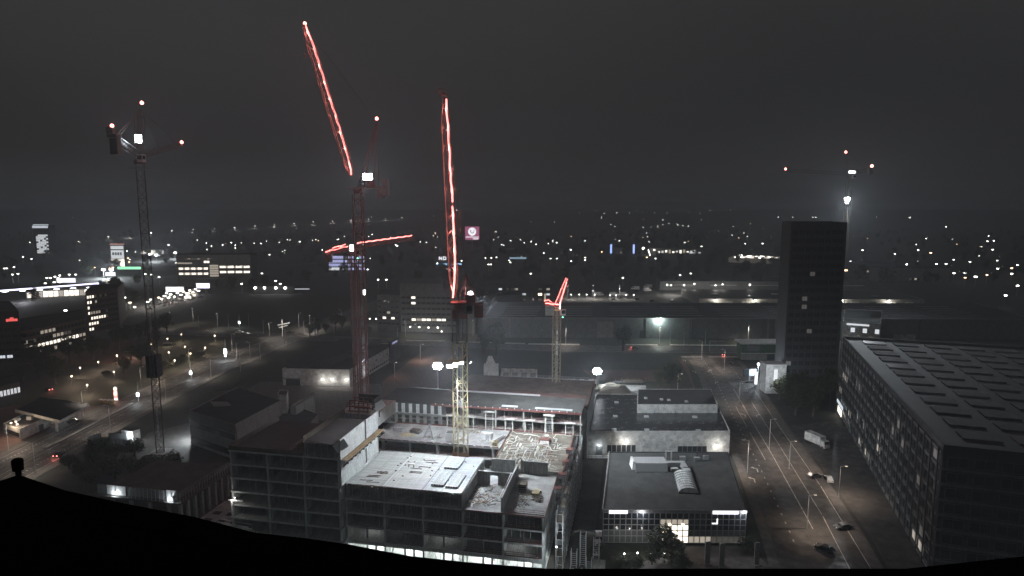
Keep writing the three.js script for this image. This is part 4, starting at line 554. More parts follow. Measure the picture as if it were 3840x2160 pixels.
// dark workshop left of the site
{
  const F = [[-114.5, -216.5], [-93.5, -203.2], [-87.5, -235.2], [-111.5, -253]];
  const P1 = [[-112.8, 11.7, -214.9], [-90.3, 11.7, -200.1], [-84.8, 11.7, -226.9], [-108.6, 11.7, -244.6]].map((p) => [p[0], p[2]]);
  const t = bld('workshop', 'dark flat-roofed workshop with grey bands, left of the unfinished frames', P1, 11.7, 'cladMid', 'roofDark');
  const e = edge(P1[0], P1[1]), e2 = edge(P1[1], P1[2]);
  for (const [a, b] of [[1.2, 3.2], [6.8, 8.6]]) wpart(t, 'window_band', kit().fbox(e, 0.6, e.len - 0.4, a, b, 0.01, 0.12), 'glass'); wpart(t, 'fascia', kit().fbox(e, -0.1, e.len + 0.1, 9.2, 11.9, 0.02, 0.3), 'cladGrey'); wpart(t, 'fascia', kit().fbox(e2, 0, e2.len, 10.2, 12.4, 0.02, 0.3), 'cladMid'); wpart(t, 'corner_wall', kit().fbox(e2, 0.4, 4.6, 5, 10.1, 0.03, 0.3), 'cladMid');
  wpart(t, 'sign_panel', kit().fbox(e, 2, 6.6, 5.2, 6.6, 0.02, 0.14), 'cladMid');
  wpart(t, 'roof_light', kit().prism([[-92.3, 12, -226.4], [-85.6, 12, -225.9], [-82.1, 12, -221.2], [-88.2, 12, -220.7]].map((p) => [p[0] - 18, p[2] + 1]), 11.84, 12.2), 'glassPale');
  const P2 = [[-90.3, 6.5, -200.4], [-71, 6.5, -197.5], [-71.4, 6.5, -226.6], [-89.7, 6.5, -241.6]].map((p) => [p[0], p[2]]);
  const w = bld('workshop_annex', 'low dark roof sheet between the workshop and the taller frame', P2, 6.5, 'brick', 'roofDark');
  const P3 = [[-81.7, 9, -227.3], [-79.6, 9, -226.8], [-76.9, 9, -240.7], [-78.8, 9, -245]].map((p) => [p[0], p[2]]);
  const q = bld('parapet_block', 'pale sloping wall cap on the far end of the workshop roof', P3, 9.4, 'cladMid', 'cladMid'); const P4 = [[-86.9, 8, -229], [-83.3, 8, -228], [-85, 8, -234.8], [-88.7, 8, -235.8]].map((p) => [p[0], p[2]]); bld('plant_room', 'small pale stair tower in the middle of the workshop roof', P4, 13.2, 'cladWhite', 'roofGrey', 'building', 6);
  wallLamp('white lamp on the left end wall of the dark workshop', [P1[0][0] - 0.7, 5.2, P1[0][1] + 0.2 - 4], COOL, 500, 'lampCool', 0.22, [-1.0, 0]);
}
// sports hall with a pale wall
{
  const A = [-107.3, 0, -290], B = [-75.3, 0, -287.3], C = [-63.5, 0, -345.3]; const D = [A[0] + C[0] - B[0], 0, A[2] + C[2] - B[2]]; const Pl = [A, B, C, D].map((p) => [p[0], p[2]]);
  const t = bld('hall', 'long hall with pale lower wall and dark roof beside the avenue', Pl, 7.6, 'cladWhite', 'roofDark'); const e = edge(Pl[0], Pl[1]), s = edge(Pl[1], Pl[2]);
  wpart(t, 'doorway', kit().fbox(e, 1.6, 8.4, 0, 3.2, 0.01, 0.1), 'cladDark'); wpart(t, 'canopy', kit().fbox(e, 0.2, 9, 3.4, 3.6, 0.02, 1.4), 'cladMid'); for (let i = 0; i < 15; i++) win(t, s, 22 + i * 2.6, 1.2, 2, 1.1, 'glass'); for (let i = 0; i < 5; i++) wpart(t, 'wall_joint', kit().fbox(s, 12 + i * 14, 12.16 + i * 14, 0.4, 7.4, 0.01, 0.05), 'cladMid');
  for (const q of [30, 44, 58]) wpart(t, 'vent', kit().fbox(s, q, q + 0.8, 5, 6, 0.01, 0.12), 'cladDark');
  const inn = (f, g) => [lerp(lerp(Pl[0][0], Pl[1][0], f), lerp(Pl[3][0], Pl[2][0], f), g), lerp(lerp(Pl[0][1], Pl[1][1], f), lerp(Pl[3][1], Pl[2][1], f), g)];
  wpart(t, 'upper_storey', kit().prism([inn(0.02, 0.04), inn(0.55, 0.02), inn(0.75, 0.95), inn(0.1, 0.95)], 7.75, 11), 'cladDark'); wpart(t, 'sign_wall', kit().fbox(s, s.len - 12, s.len + 1, 0, 11.5, 0.02, 0.7), 'cladDark');
  const sg = wpart(t, 'sign', kit().fbox(s, s.len - 9, s.len - 1.5, 9.2, 10.6, 0.72, 0.82), 'cladDark'); for (let i = 0; i < 6; i++) wpart(sg, 'sign_letter', kit().fbox(s, s.len - 8.8 + i * 1.2, s.len - 8 + i * 1.2, 9.4 + (i % 2) * 0.2, 10.4, 0.83, 0.9), 'panelBlue');
  [[0.6, 'first'], [0.74, 'second'], [0.95, 'third']].forEach(([f, n]) => wallLamp(`${n} bright lamp from the left on the hall's pale wall`, [lerp(A[0], B[0], f), 3.6, lerp(A[2], B[2], f) + 0.7], WHITE, 28, 'lampWhite', 0.3, [0, 1.1], 'lamps on the hall wall'));
  wallLamp('cool lamp at the corner of the hall\'s upper storey', [-96, 10.2, -296], COOL, 40, 'lampCool', 0.2);
}
// netted block below the left floodlight
{ const Pq = [S(-26, 69), S(-1, 69), S(0, 96), S(-20, 96)]; const t = bld('netted_block', 'block wrapped in dark netting below the left floodlight', Pq, 12.5, 'net', 'roofDark', 'building'); const e = edge(Pq[0], Pq[1]); for (let i = 0; i < 12; i++) wpart(t, 'net_pole', kit().fbox(e, i * 2.2, i * 2.2 + 0.1, 0, 13.6, 0.05, 0.15), 'darkSteel'); for (let i = 0; i < 4; i++) wpart(t, 'net_rail', kit().fbox(e, 0, e.len, 2.9 * i + 3, 2.9 * i + 3.1, 0.16, 0.24), 'darkSteel'); const c = S(-8, 92); wpart(t, 'roof_cabin', kit().prism([S(-16, 80), S(-3, 80), S(-3, 86), S(-16, 86)], 12.65, 15), 'cladGrey'); wpart(t, 'stair_head', kit().prism([S(-6, 74), S(-3, 74), S(-3, 77), S(-6, 77)], 12.65, 15.6), 'cladMid'); }
// white sheds right of the site
{
  const Pw = [[25.2, -203.6], [72.4, -203.6], [77, -229], [79, -246], [33.4, -246.5]]; const t = bld('white_shed', 'long white-walled shed with a black roof, right of the site', Pw, 8.5, 'cladWhite', 'roofWet', 'shed', 0, 0.3); const e = edge(Pw[0], Pw[1]);
  for (let i = 0; i < 6; i++) win(t, e, 6.4 + i * 1.62, 1.2, 1.56, 2.9, 'glass', 'mullion', 1); for (let i = 0; i < 6; i++) win(t, e, 30 + i * 1.62, 1.4, 1.56, 2.2, 'glass', 'darkSteel', 1);
  const d = wpart(t, 'door', kit().fbox(e, 2.7, 4.9, 0.6, 3.6, 0.01, 0.08), 'cladGrey'); wpart(d, 'door_handle', kit().fbox(e, 4.5, 4.7, 2, 2.1, 0.09, 0.16), 'steel'); wpart(t, 'landing', kit().fbox(e, -0.4, 9.2, 0.02, 0.6, 0.05, 3), 'concrete');
  { const k = kit(); for (const y of [1.1, 1.7]) k.fbox(e, -0.4, 9.2, y, y + 0.07, 2.95, 3.02); for (let i = 0; i < 5; i++) k.fbox(e, i * 2.3 - 0.2, i * 2.3 - 0.12, 0.6, 1.75, 2.9, 2.98); wpart(t, 'hand_rail', k, 'darkSteel'); }
  for (let i = 0; i < 24; i++) wpart(t, 'roof_sheet', kit().prism([[26.4 + i * 0.05, -205.2 - i * 1.65], [41 + i * 0.06, -205.2 - i * 1.65], [41 + i * 0.06, -206.75 - i * 1.65], [26.4 + i * 0.25, -206.75 - i * 1.65]], 8.63, 8.68), 'roofWet');
  for (const [x, y] of [[1551, 1011], [1548, 1046], [1545, 1079], [1626, 1047], [1627, 1080], [1748, 1048], [1757, 1082]]) { const a = (y - 724.5) / 1600; const D = 73 / Math.tan(Math.atan(a) + 7.1 * Math.PI / 180), X = (x - 1288) / 1600 * (D * 0.9923 + 73 * 0.1236); wpart(t, 'roof_vent', kit().cbox(X, 8.62, -D, 1.5, 0.5, 1.1), 'galv'); }
  const Pa = [[45.3, 11.6, -222.9], [74.4, 11.6, -222.9], [78.2, 11.6, -242.7], [49.3, 11.6, -242.7]].map((p) => [p[0], p[2]]); const a = bld('upper_shed', 'raised rear part of the white shed with its own black roof', Pa, 11.6, 'cladWhite', 'roofDark', 'shed', 0, 0.25); const ea = edge(Pa[0], Pa[1]); for (const s of [4, 9.5, 12, 18]) wpart(a, 'roof_box', kit().fbox(ea, s, s + 1.1, 11.74, 12.3, -9 + s * 0.3, -8 + s * 0.3), 'galv'); for (const s of [5, 12.6]) wpart(a, 'wall_box', kit().fbox(ea, s, s + 1, 8.7, 9.8, 0.01, 0.5), 'galv');
  wallLamp('white lamp above the long window of the white shed', [e.x + 12.2, 5, -202.7], WHITE, 40, 'lampWhite', 0.26, [0, 1]); wallLamp('lone white lamp at the right end of the white shed wall', [e.x + 43, 4.2, -202.7], WHITE, 40, 'lampWhite', 0.28, [0, 1]); wallLamp('small lamp above the grey door of the white shed', [e.x + 3.8, 4, -203.2], COOL, 14, 'lampCool', 0.16);
}
// glass-fronted showroom
{
  const Pg = [[22.3, -147.6], [57.2, -147.2], [65.4, -184.8], [29.6, -185]]; const t = bld('showroom', 'glass-fronted showroom with a wide grey roof at the lower right', Pg, 8.7, 'cladDark', 'roofGrey', 'building', 0, 0.35); const e = edge(Pg[0], Pg[1]);
  wpart(t, 'roof_edge', kit().fbox(e, -0.1, e.len + 0.1, 8.4, 9.1, 0.02, 0.25), 'cladMid'); const e3 = edge(Pg[3], Pg[0]); wpart(t, 'roof_edge', kit().fbox(e3, 0, e3.len, 8.5, 9.15, 0.02, 0.3), 'cladMid');
  const cw = e.len / 25, ys = [0.5, 2.3, 3.8, 5.2, 6.7, 8.3];
  for (let c = 0; c < 25; c++) for (let r = 0; r < 5; r++) { const entry = c >= 10 && c < 15 && r < 4; const lit = entry ? (c > 11 || r < 2 ? 'winWarm' : 'winDim') : c > 14 && r === 0 ? (c < 19 ? 'winDim' : 'winFaint') : null; const m = lit ?? (r < 2 ? 'glassPale' : 'glass'); win(t, e, c * cw, ys[r], cw, ys[r + 1] - ys[r], entry && r === 3 ? 'winDim' : m, 'mullion', 1, 'window'); }
  wpart(t, 'light_bar', kit().fbox(e, 26.6, 28, 5.5, 5.8, 0.1, 0.2), 'signWhite'); wpart(t, 'light_bar', kit().fbox(e, 27.7, 28, 5.85, 6.9, 0.1, 0.2), 'signWhite');
  for (let i = 0; i < 4; i++) wpart(t, 'ceiling_lamp', kit().fbox(e, 14.4 + i * 1.6, 15 + i * 1.6, 3.2 + (i % 2) * 2, 3.5 + (i % 2) * 2, 0.1, 0.3), 'lampWarm');
  for (const [s0, s1, n] of [[1.4, 5.9, 7], [26.6, 32.8, 9]]) { const sg = wpart(t, 'sign', kit().fbox(e, s0, s1, 8.2, 9, 0.28, 0.5), 'signWhite'); for (let i = 0; i < n; i++) wpart(sg, 'sign_mark', kit().fbox(e, s0 + 0.5 + (s1 - s0 - 1) * i / n, s0 + 0.5 + (s1 - s0 - 1) * (i + (i % 3 ? 0.6 : 0.35)) / n, 8.42 + (i % 2) * 0.08, 8.78, 0.51, 0.54), 'panelBlue'); for (const s of [s0 + 0.15, s1 - 0.35]) wpart(sg, 'sign_emblem', kit().fbox(e, s, s + 0.2, 8.45, 8.75, 0.51, 0.55), 'panelBlue'); }
  spot(t, [lerp(Pg[0][0], Pg[1][0], 0.5) - t.position.x, 4, Pg[0][1] + 0.8 - t.position.z], [0, 0, 60], [1, 0.85, 0.65], 60, 1.3, 0.8, 0.6); point(t, [-12 , 8.5, 19.6], [0.92, 0.92, 1], 22, 0.4); point(t, [13, 8.5, 19.9], [0.92, 0.92, 1], 26, 0.4);
  const vent = thing('air_handler', 'large grey air handling unit with ducts on the showroom roof', 'ventilation', [41, 8.82, -172]); part(vent, 'casing', kit().hexa([[-6.5, 0.2, 2], [2.5, 0.2, 2], [2.5, 0.2, -3], [-6.5, 0.2, -3]], [[-6.5, 2.6, 1.6], [2.5, 2.6, 1.6], [2.5, 2.6, -3], [-6.5, 2.6, -3]]), 'galv'); part(vent, 'intake_hood', kit().hexa([[-7.4, 0.6, 1.4], [-6.52, 0.6, 1.4], [-6.52, 0.6, -2.6], [-7.4, 0.6, -2.6]], [[-7.1, 2.9, 1.2], [-6.52, 2.9, 1.2], [-6.52, 2.9, -2.6], [-7.1, 2.9, -2.6]]), 'whiteClean'); part(vent, 'duct', kit().box(2.52, 8, 0.8, 2, -1.6, -0.2), 'galv'); part(vent, 'duct', kit().box(6.6, 8, 0.7, 1.9, -0.19, 2.6), 'galv'); part(vent, 'duct', kit().box(3.4, 5.4, 0.4, 1.4, 1.4, 2.6), 'galv'); part(vent, 'fan_box', kit().box(6.4, 8.4, 0.1, 1.6, 2.62, 4.4), 'galv'); for (const x of [-6, -2, 2]) part(vent, 'skid', kit().box(x, x + 0.3, 0, 0.2, -3, 2), 'darkSteel');
  const fr = thing('roof_frame', 'white steel frame and small condensers at the back of the showroom roof', 'frame', [45, 8.82, -178.5]); const k = kit(); for (const x of [0, 1.6]) k.box(x - 0.15, x + 0.15, 0, 3, -0.15, 0.15); k.box(-0.2, 1.8, 2.7, 3, -0.15, 0.15); part(fr, 'frame', k, 'whiteClean'); for (const x of [5, 9, 12]) part(fr, 'condenser', kit().cbox(x, 0.1, rr(-1, 2), 1.6, 1.1, 0.9), 'galv'); part(fr, 'rail', kit().beam([-3, 1.1, 1], [11, 1.1, 1], 0.06).beam([-3, 0.6, 1], [11, 0.6, 1], 0.06), 'darkSteel'); part(fr, 'leg', kit().box(9.3, 9.5, 0, 2.4, -1, -0.8), 'darkSteel');
  const sk = thing('barrel_skylight', 'barrel-vaulted pale skylight in the middle of the showroom roof', 'skylight', [46.6, 8.82, -162.6]); { const n = 10, R = 2.5; for (let j = 0; j < 8; j++) { const g = kit(); for (let i = 0; i < n; i++) { const a = i / n * Math.PI, b = (i + 1) / n * Math.PI, z0 = 6 - j * 1.5, z1 = z0 - 1.42, q = (w, z) => [-Math.cos(w) * R + z * -0.03, 0.3 + Math.sin(w) * 1.25, z]; g.face([q(b, z0), q(a, z0), q(a, z1), q(b, z1)]); } part(sk, 'vault_panel', g, 'paleWall'); } part(sk, 'kerb', kit().box(-2.7, 2.7, 0, 0.3, -6.1, 6.1), 'darkSteel'); for (let j = 0; j < 9; j++) { const g = kit(); for (let i = 0; i < n; i++) { const a = i / n * Math.PI, b = (i + 1) / n * Math.PI, z = 6.02 - j * 1.5; g.beam([-Math.cos(a) * R, 0.34 + Math.sin(a) * 1.27, z], [-Math.cos(b) * R, 0.34 + Math.sin(b) * 1.27, z], 0.09); } part(sk, 'vault_rib', g, 'cladMid'); } const f = kit(); const pts = []; for (let i = 0; i <= n; i++) pts.push([-Math.cos(i / n * Math.PI) * R, 0.3 + Math.sin(i / n * Math.PI) * 1.25, 5.95]); for (let i = 1; i < pts.length; i++) f.face([[0, 0.3, 5.95], pts[i], pts[i - 1]]); part(sk, 'end_pane', f, 'paleWall'); }
  sk.rotation.y = -0.12;
}
// long grey warehouse across the street
{
  const Pl = [[-22, -401], [330, -394], [342, -462], [-14, -466]]; const t = bld('warehouse', 'long grey warehouse with rooflight strips across the back street', Pl, 13, 'cladGrey', 'roofDark', 'building', 0, 0.2); const e = edge(Pl[0], Pl[1]);
  wpart(t, 'gutter', kit().fbox(e, 0, e.len, 12.7, 13.2, 0.02, 0.35), 'cladMid'); wpart(t, 'loading_door', kit().fbox(e, 76, 86.5, 0.3, 10.6, 0.02, 0.12), 'cladMid'); for (const s of [20, 107, 135, 136.6, 184, 187.8, 233, 235, 279]) wpart(t, 'downpipe', kit().fbox(e, s, s + (s % 2 ? 0.5 : 1.1), 0, 12.4, 0.02, 0.3), s % 2 ? 'darkSteel' : 'cladMid'); wpart(t, 'door', kit().fbox(e, 103.5, 107, 0, 5, 0.02, 0.1), 'cladDark'); for (const s of [40, 72, 150, 206]) wpart(t, 'window', kit().fbox(e, s, s + 2.6, 4.6, 5.4, 0.02, 0.1), 'glassPale');
  for (let b = 0; b < 9; b++) for (let r = 0; r < 5; r++) { const x0 = -8 + b * 36 + r * 1.2, z = -407 - r * 9.2; wpart(t, 'rooflight', kit().prism([[x0, z], [x0 + 24, z + 0.4], [x0 + 24, z - 0.8], [x0, z - 1.2]], 13.13, 13.4), 'glassPale'); }
  for (const s of [115, 209]) wallLamp(`cool flood lamp on the warehouse front, ${s === 115 ? 'left' : 'right'} one`, [e.x + e.ux * s, 12.3, e.z + e.uz * s + 1], [0.8, 1, 0.95], 700, 'lampCool', 0.4, [0, 0.9]);
  wpart(t, 'roof_duct', kit().box(200, 218, 14, 15, -438, -437).box(217, 218.4, 13.2, 18, -438.4, -436.6), 'galv'); for (const s of [202, 232, 262]) for (let i = 0; i < 7; i++) wpart(t, 'stacked_crate', kit().fbox(e, s + i * 1.9, s + 1.7 + i * 1.9, 0, 3.4 - (i === 3 ? 1.4 : 0), 2, 4), 'white');
}
// depot docks and yard behind the warehouse
{
  const Pd = [[158, -532], [345, -526], [352, -588], [160, -596]]; const t = bld('depot', 'depot of low roofs with lit loading docks behind the long warehouse', Pd, 6.5, 'cladMid', 'roofDark', 'building', 0, 0.3); const e = edge(Pd[0], Pd[1]); for (let i = 0; i < 12; i++) wpart(t, 'dock_door', kit().fbox(e, 6 + i * 15, 13 + i * 15, 0.4, 4.6, 0.02, 0.12), i % 3 ? 'white' : 'cladDark'); for (let i = 0; i < 6; i++) wpart(t, 'roof_hatch', kit().cbox(180 + i * 27, 6.62, -560 + (i % 2) * 14, 6, 0.5, 4), i % 2 ? 'glassPale' : 'galv');
  const Pe = [[150, -640], [360, -634], [360, -652], [150, -656]]; const t2 = bld('depot', 'farther dark depot row under a line of lamps', Pe, 9, 'cladGrey', 'roofDark', 'building', 0, 0.3); const e2 = edge(Pe[0], Pe[1]); for (let i = 0; i < 5; i++) wpart(t2, 'awning', kit().fbox(e2, 8 + i * 42, 34 + i * 42, 5.4, 5.7, 0.02, 3), 'white');
  [[1437, 'first'], [1658 / 1 - 0, 'second']].slice(0, 0);
  ['first', 'second', 'third', 'fourth', 'fifth'].forEach((n, i) => wallLamp(`${n} dock lamp from the left on the depot front`, [Pd[0][0] + [14, 46, 82, 118, 156][i], 6, -531 + [14, 46, 82, 118, 156][i] * 0.032 + 1.2], [1, 0.93, 0.8], 300, 'lampWhite', 0.5, [0, 1], 'dock lamps on the depot'));
  [[1678, 716], [1688, 718], [1721, 718], [1747, 714], [1800, 718], [1818, 715], [1886, 716]].forEach(([x, y], i) => { const D = 73 / Math.tan(Math.atan((y - 724.5) / 1600) + 7.1 * Math.PI / 180), X = (x - 1288) / 1600 * (D * 0.9923 + 73 * 0.1236); wallLamp(`${['first', 'second', 'third', 'fourth', 'fifth', 'sixth', 'seventh'][i]} lamp from the left on the farther depot row`, [X, 9, -D], WHITE, 350, 'lampWhite', 0.55, [0, 1], 'lamps on the farther depot row'); });
}
// office block behind the middle crane
{
  const Po = [[-107, -430], [-52, -424], [-49, -470], [-100, -482]].map((p) => p), Pm = [[-74.4, 0, -418.5], [-36.5, 0, -415.7], [-39.4, 0, -449.6], [-77.8, 0, -457.6]].map((p) => [p[0], p[2]]);
  const t = bld('office_block', 'five-storey pale office block with one lit row of windows behind the yellow crane', Pm, 29, 'cladGrey', 'roofDark'); const e = edge(Pm[0], Pm[1]); for (let r = 0; r < 6; r++) for (let i = 0; i < 11; i++) { const lit = r === 1 && i > 1 && i < 9; if (r === 6 && i < 3) continue; win(t, e, 0.8 + i * (e.len - 1) / 11, 4.2 + r * 3.7, (e.len - 1) / 11 - 0.5, 1.7, lit ? (i % 3 ? 'winWarm' : 'winDim') : r > 3 && i === 2 ? 'winWarm' : 'glass', 'cladGrey', 3); } wpart(t, 'attic', kit().prism(Pm.map(([x, z]) => [lerp(Pm[0][0], x, 0.75), lerp(Pm[0][1], z, 0.9)]), 29.13, 33), 'cladGrey');
  const P2 = [[-91.6, 0, -426.9], [-75.4, 0, -422.7], [-77.8, 0, -454.4], [-95.3, 0, -460.9]].map((p) => [p[0], p[2]]); const t2 = bld('office_wing', 'lower left wing of the pale office block', P2, 24, 'cladGrey', 'roofDark'); const e2 = edge(P2[0], P2[1]); for (let r = 0; r < 5; r++) for (let i = 0; i < 5; i++) win(t2, e2, 0.8 + i * (e2.len - 1) / 5, 4 + r * 3.8, (e2.len - 1) / 5 - 0.6, 1.7, r === 1 && (i === 1 || i === 3) ? 'winWarm' : r === 2 && i === 2 ? 'winDim' : 'glass', 'cladMid', 3);
  const P3 = [[-33.8, 0, -415.7], [-24.4, 0, -413], [-25.9, 0, -438.7], [-35.3, 0, -441.8]].map((p) => [p[0], p[2]]); bld('office_wing', 'plain right wing of the pale office block beside the yellow crane', P3, 15, 'cladGrey', 'roofDark');
  [[930, 802], [946, 802], [974, 803], [994, 803], [1014, 815], [1032, 822], [1055, 823], [1078, 824], [1101, 824], [1111, 834]].forEach(([x, y], i) => { const h = 5, D = 77 / Math.tan(Math.atan((y - 724.5) / 1600) + 7.1 * Math.PI / 180), X = (x - 1288) / 1600 * (D * 0.9923 + 77 * 0.1236); wallLamp(`${['first', 'second', 'third', 'fourth', 'fifth', 'sixth', 'seventh', 'eighth', 'ninth', 'tenth'][i]} courtyard lamp from the left before the pale office block`, [X, h, -D], WHITE, 45, 'lampWhite', 0.42, [0, 0.7], 'courtyard lamps at the office block'); });
}
// ---------- offices at the far left ----------
{
  const Pt = [[-281.6, 0, -415.7], [-274.5, 0, -438.7], [-291.7, 0, -474.6], [-303.1, 0, -454.4]].map((p) => [p[0], p[2]]); const t = bld('office_tower', 'six-storey corner office with scattered lit windows at the left', Pt, 27, 'brick', 'roofDark'); const e = edge(Pt[0], Pt[1]); const lit = ['11000000', '11110000', '0111111f', '1dddd00f', '10000000', '110d0000', '111f0f0f'];
  for (let r = 0; r < 7; r++) for (let i = 0; i < 12; i++) { const q = lit[r][i] ?? '0'; win(t, e, 1 + i * (e.len - 1.6) / 12, 1.2 + r * 3.6, (e.len - 1.6) / 12 - 0.5, 2, q === '1' ? 'winWarm' : q === 'd' ? 'winDim' : q === 'f' ? 'winFaint' : 'glass', 'brick', 2); }
  const Pw = [[-267.2, 0, -340.6], [-261.8, 0, -385.4], [-286.1, 0, -418.5], [-300.8, 0, -378.5]].map((p) => [p[0], p[2]]); const w = bld('office_wing', 'long low office wing with a bright row of windows at the left', Pw, 15, 'brick', 'roofDark'); const e2 = edge(Pw[0], Pw[1]); for (let r = 0; r < 4; r++) for (let i = 0; i < 16; i++) win(w, e2, 1.2 + i * (e2.len - 2) / 16, 1.2 + r * 3.5, (e2.len - 2) / 16 - 0.55, 2.1, r === 1 ? (i > 0 ? (i < 14 ? 'winWarm' : 'winDim') : 'winDim') : r === 2 ? ['winDim', 'winFaint', 'winFaint', 'glass', 'glass', 'glass', 'glass', 'winDim', 'winDim', 'winDim', 'winFaint', 'winFaint', 'glass', 'glass', 'glass', 'glass'][i] : r === 3 ? (i > 3 && i < 8 ? 'winDim' : 'glass') : i % 4 === 3 ? 'winDim' : 'glass', 'brick', 2);
  const Pb = [[-285.8, 0, -331.6], [-265.5, 0, -337.9], [-300.1, 0, -376.2], [-318.6, 0, -365.3]].map((p) => [p[0], p[2]]); const b = bld('dark_tower', 'dark block with a red lit sign at the left edge of the picture', Pb, 27, 'cladDark', 'roofDark'); const e3 = edge(Pb[0], Pb[1]);
  const sg = wpart(b, 'sign', kit().fbox(e3, e3.len * 0.72, e3.len * 0.97, 21.6, 24, 0.02, 0.2), 'cladDark'); const sl = e3.len * 0.25; for (let i = 0; i < 6; i++) wpart(sg, 'sign_letter', kit().fbox(e3, e3.len * 0.72 + sl * i / 6 + 0.1, e3.len * 0.72 + sl * (i + 0.9) / 6, 21.9 + (i === 0 ? 0 : 0.2), 23.4 + (i === 2 || i === 3 ? 0.7 : 0), 0.22, 0.4), 'signRed'); for (let r = 0; r < 5; r++) for (let i = 0; i < 5; i++) win(b, e3, e3.len * 0.5 + i * 3.4, 2 + r * 3.7, 2.8, 1.8, r === 0 && i < 2 ? 'winCool' : 'glass', 'cladDark', 2); point(b, [8, 23, 14], [1, 0.15, 0.12], 40, 0.5);
  const Pl = [[-225.4, 0, -263.5], [-219.7, 0, -276.4], [-230.8, 0, -288], [-239.7, 0, -276.4]].map((p) => [p[0], p[2]]); const l = bld('low_office', 'low building with a lit strip of windows at the left edge above the petrol canopy', Pl, 5, 'cladDark', 'roofDark'); const e4 = edge(Pl[0], Pl[1]); for (let i = 0; i < 10; i++) win(l, e4, 0.6 + i * e4.len / 10.3, 0.6, e4.len / 10.3 - 0.3, 2.6, i > 3 ? 'winPale' : 'winCool', 'darkSteel', 2);
}
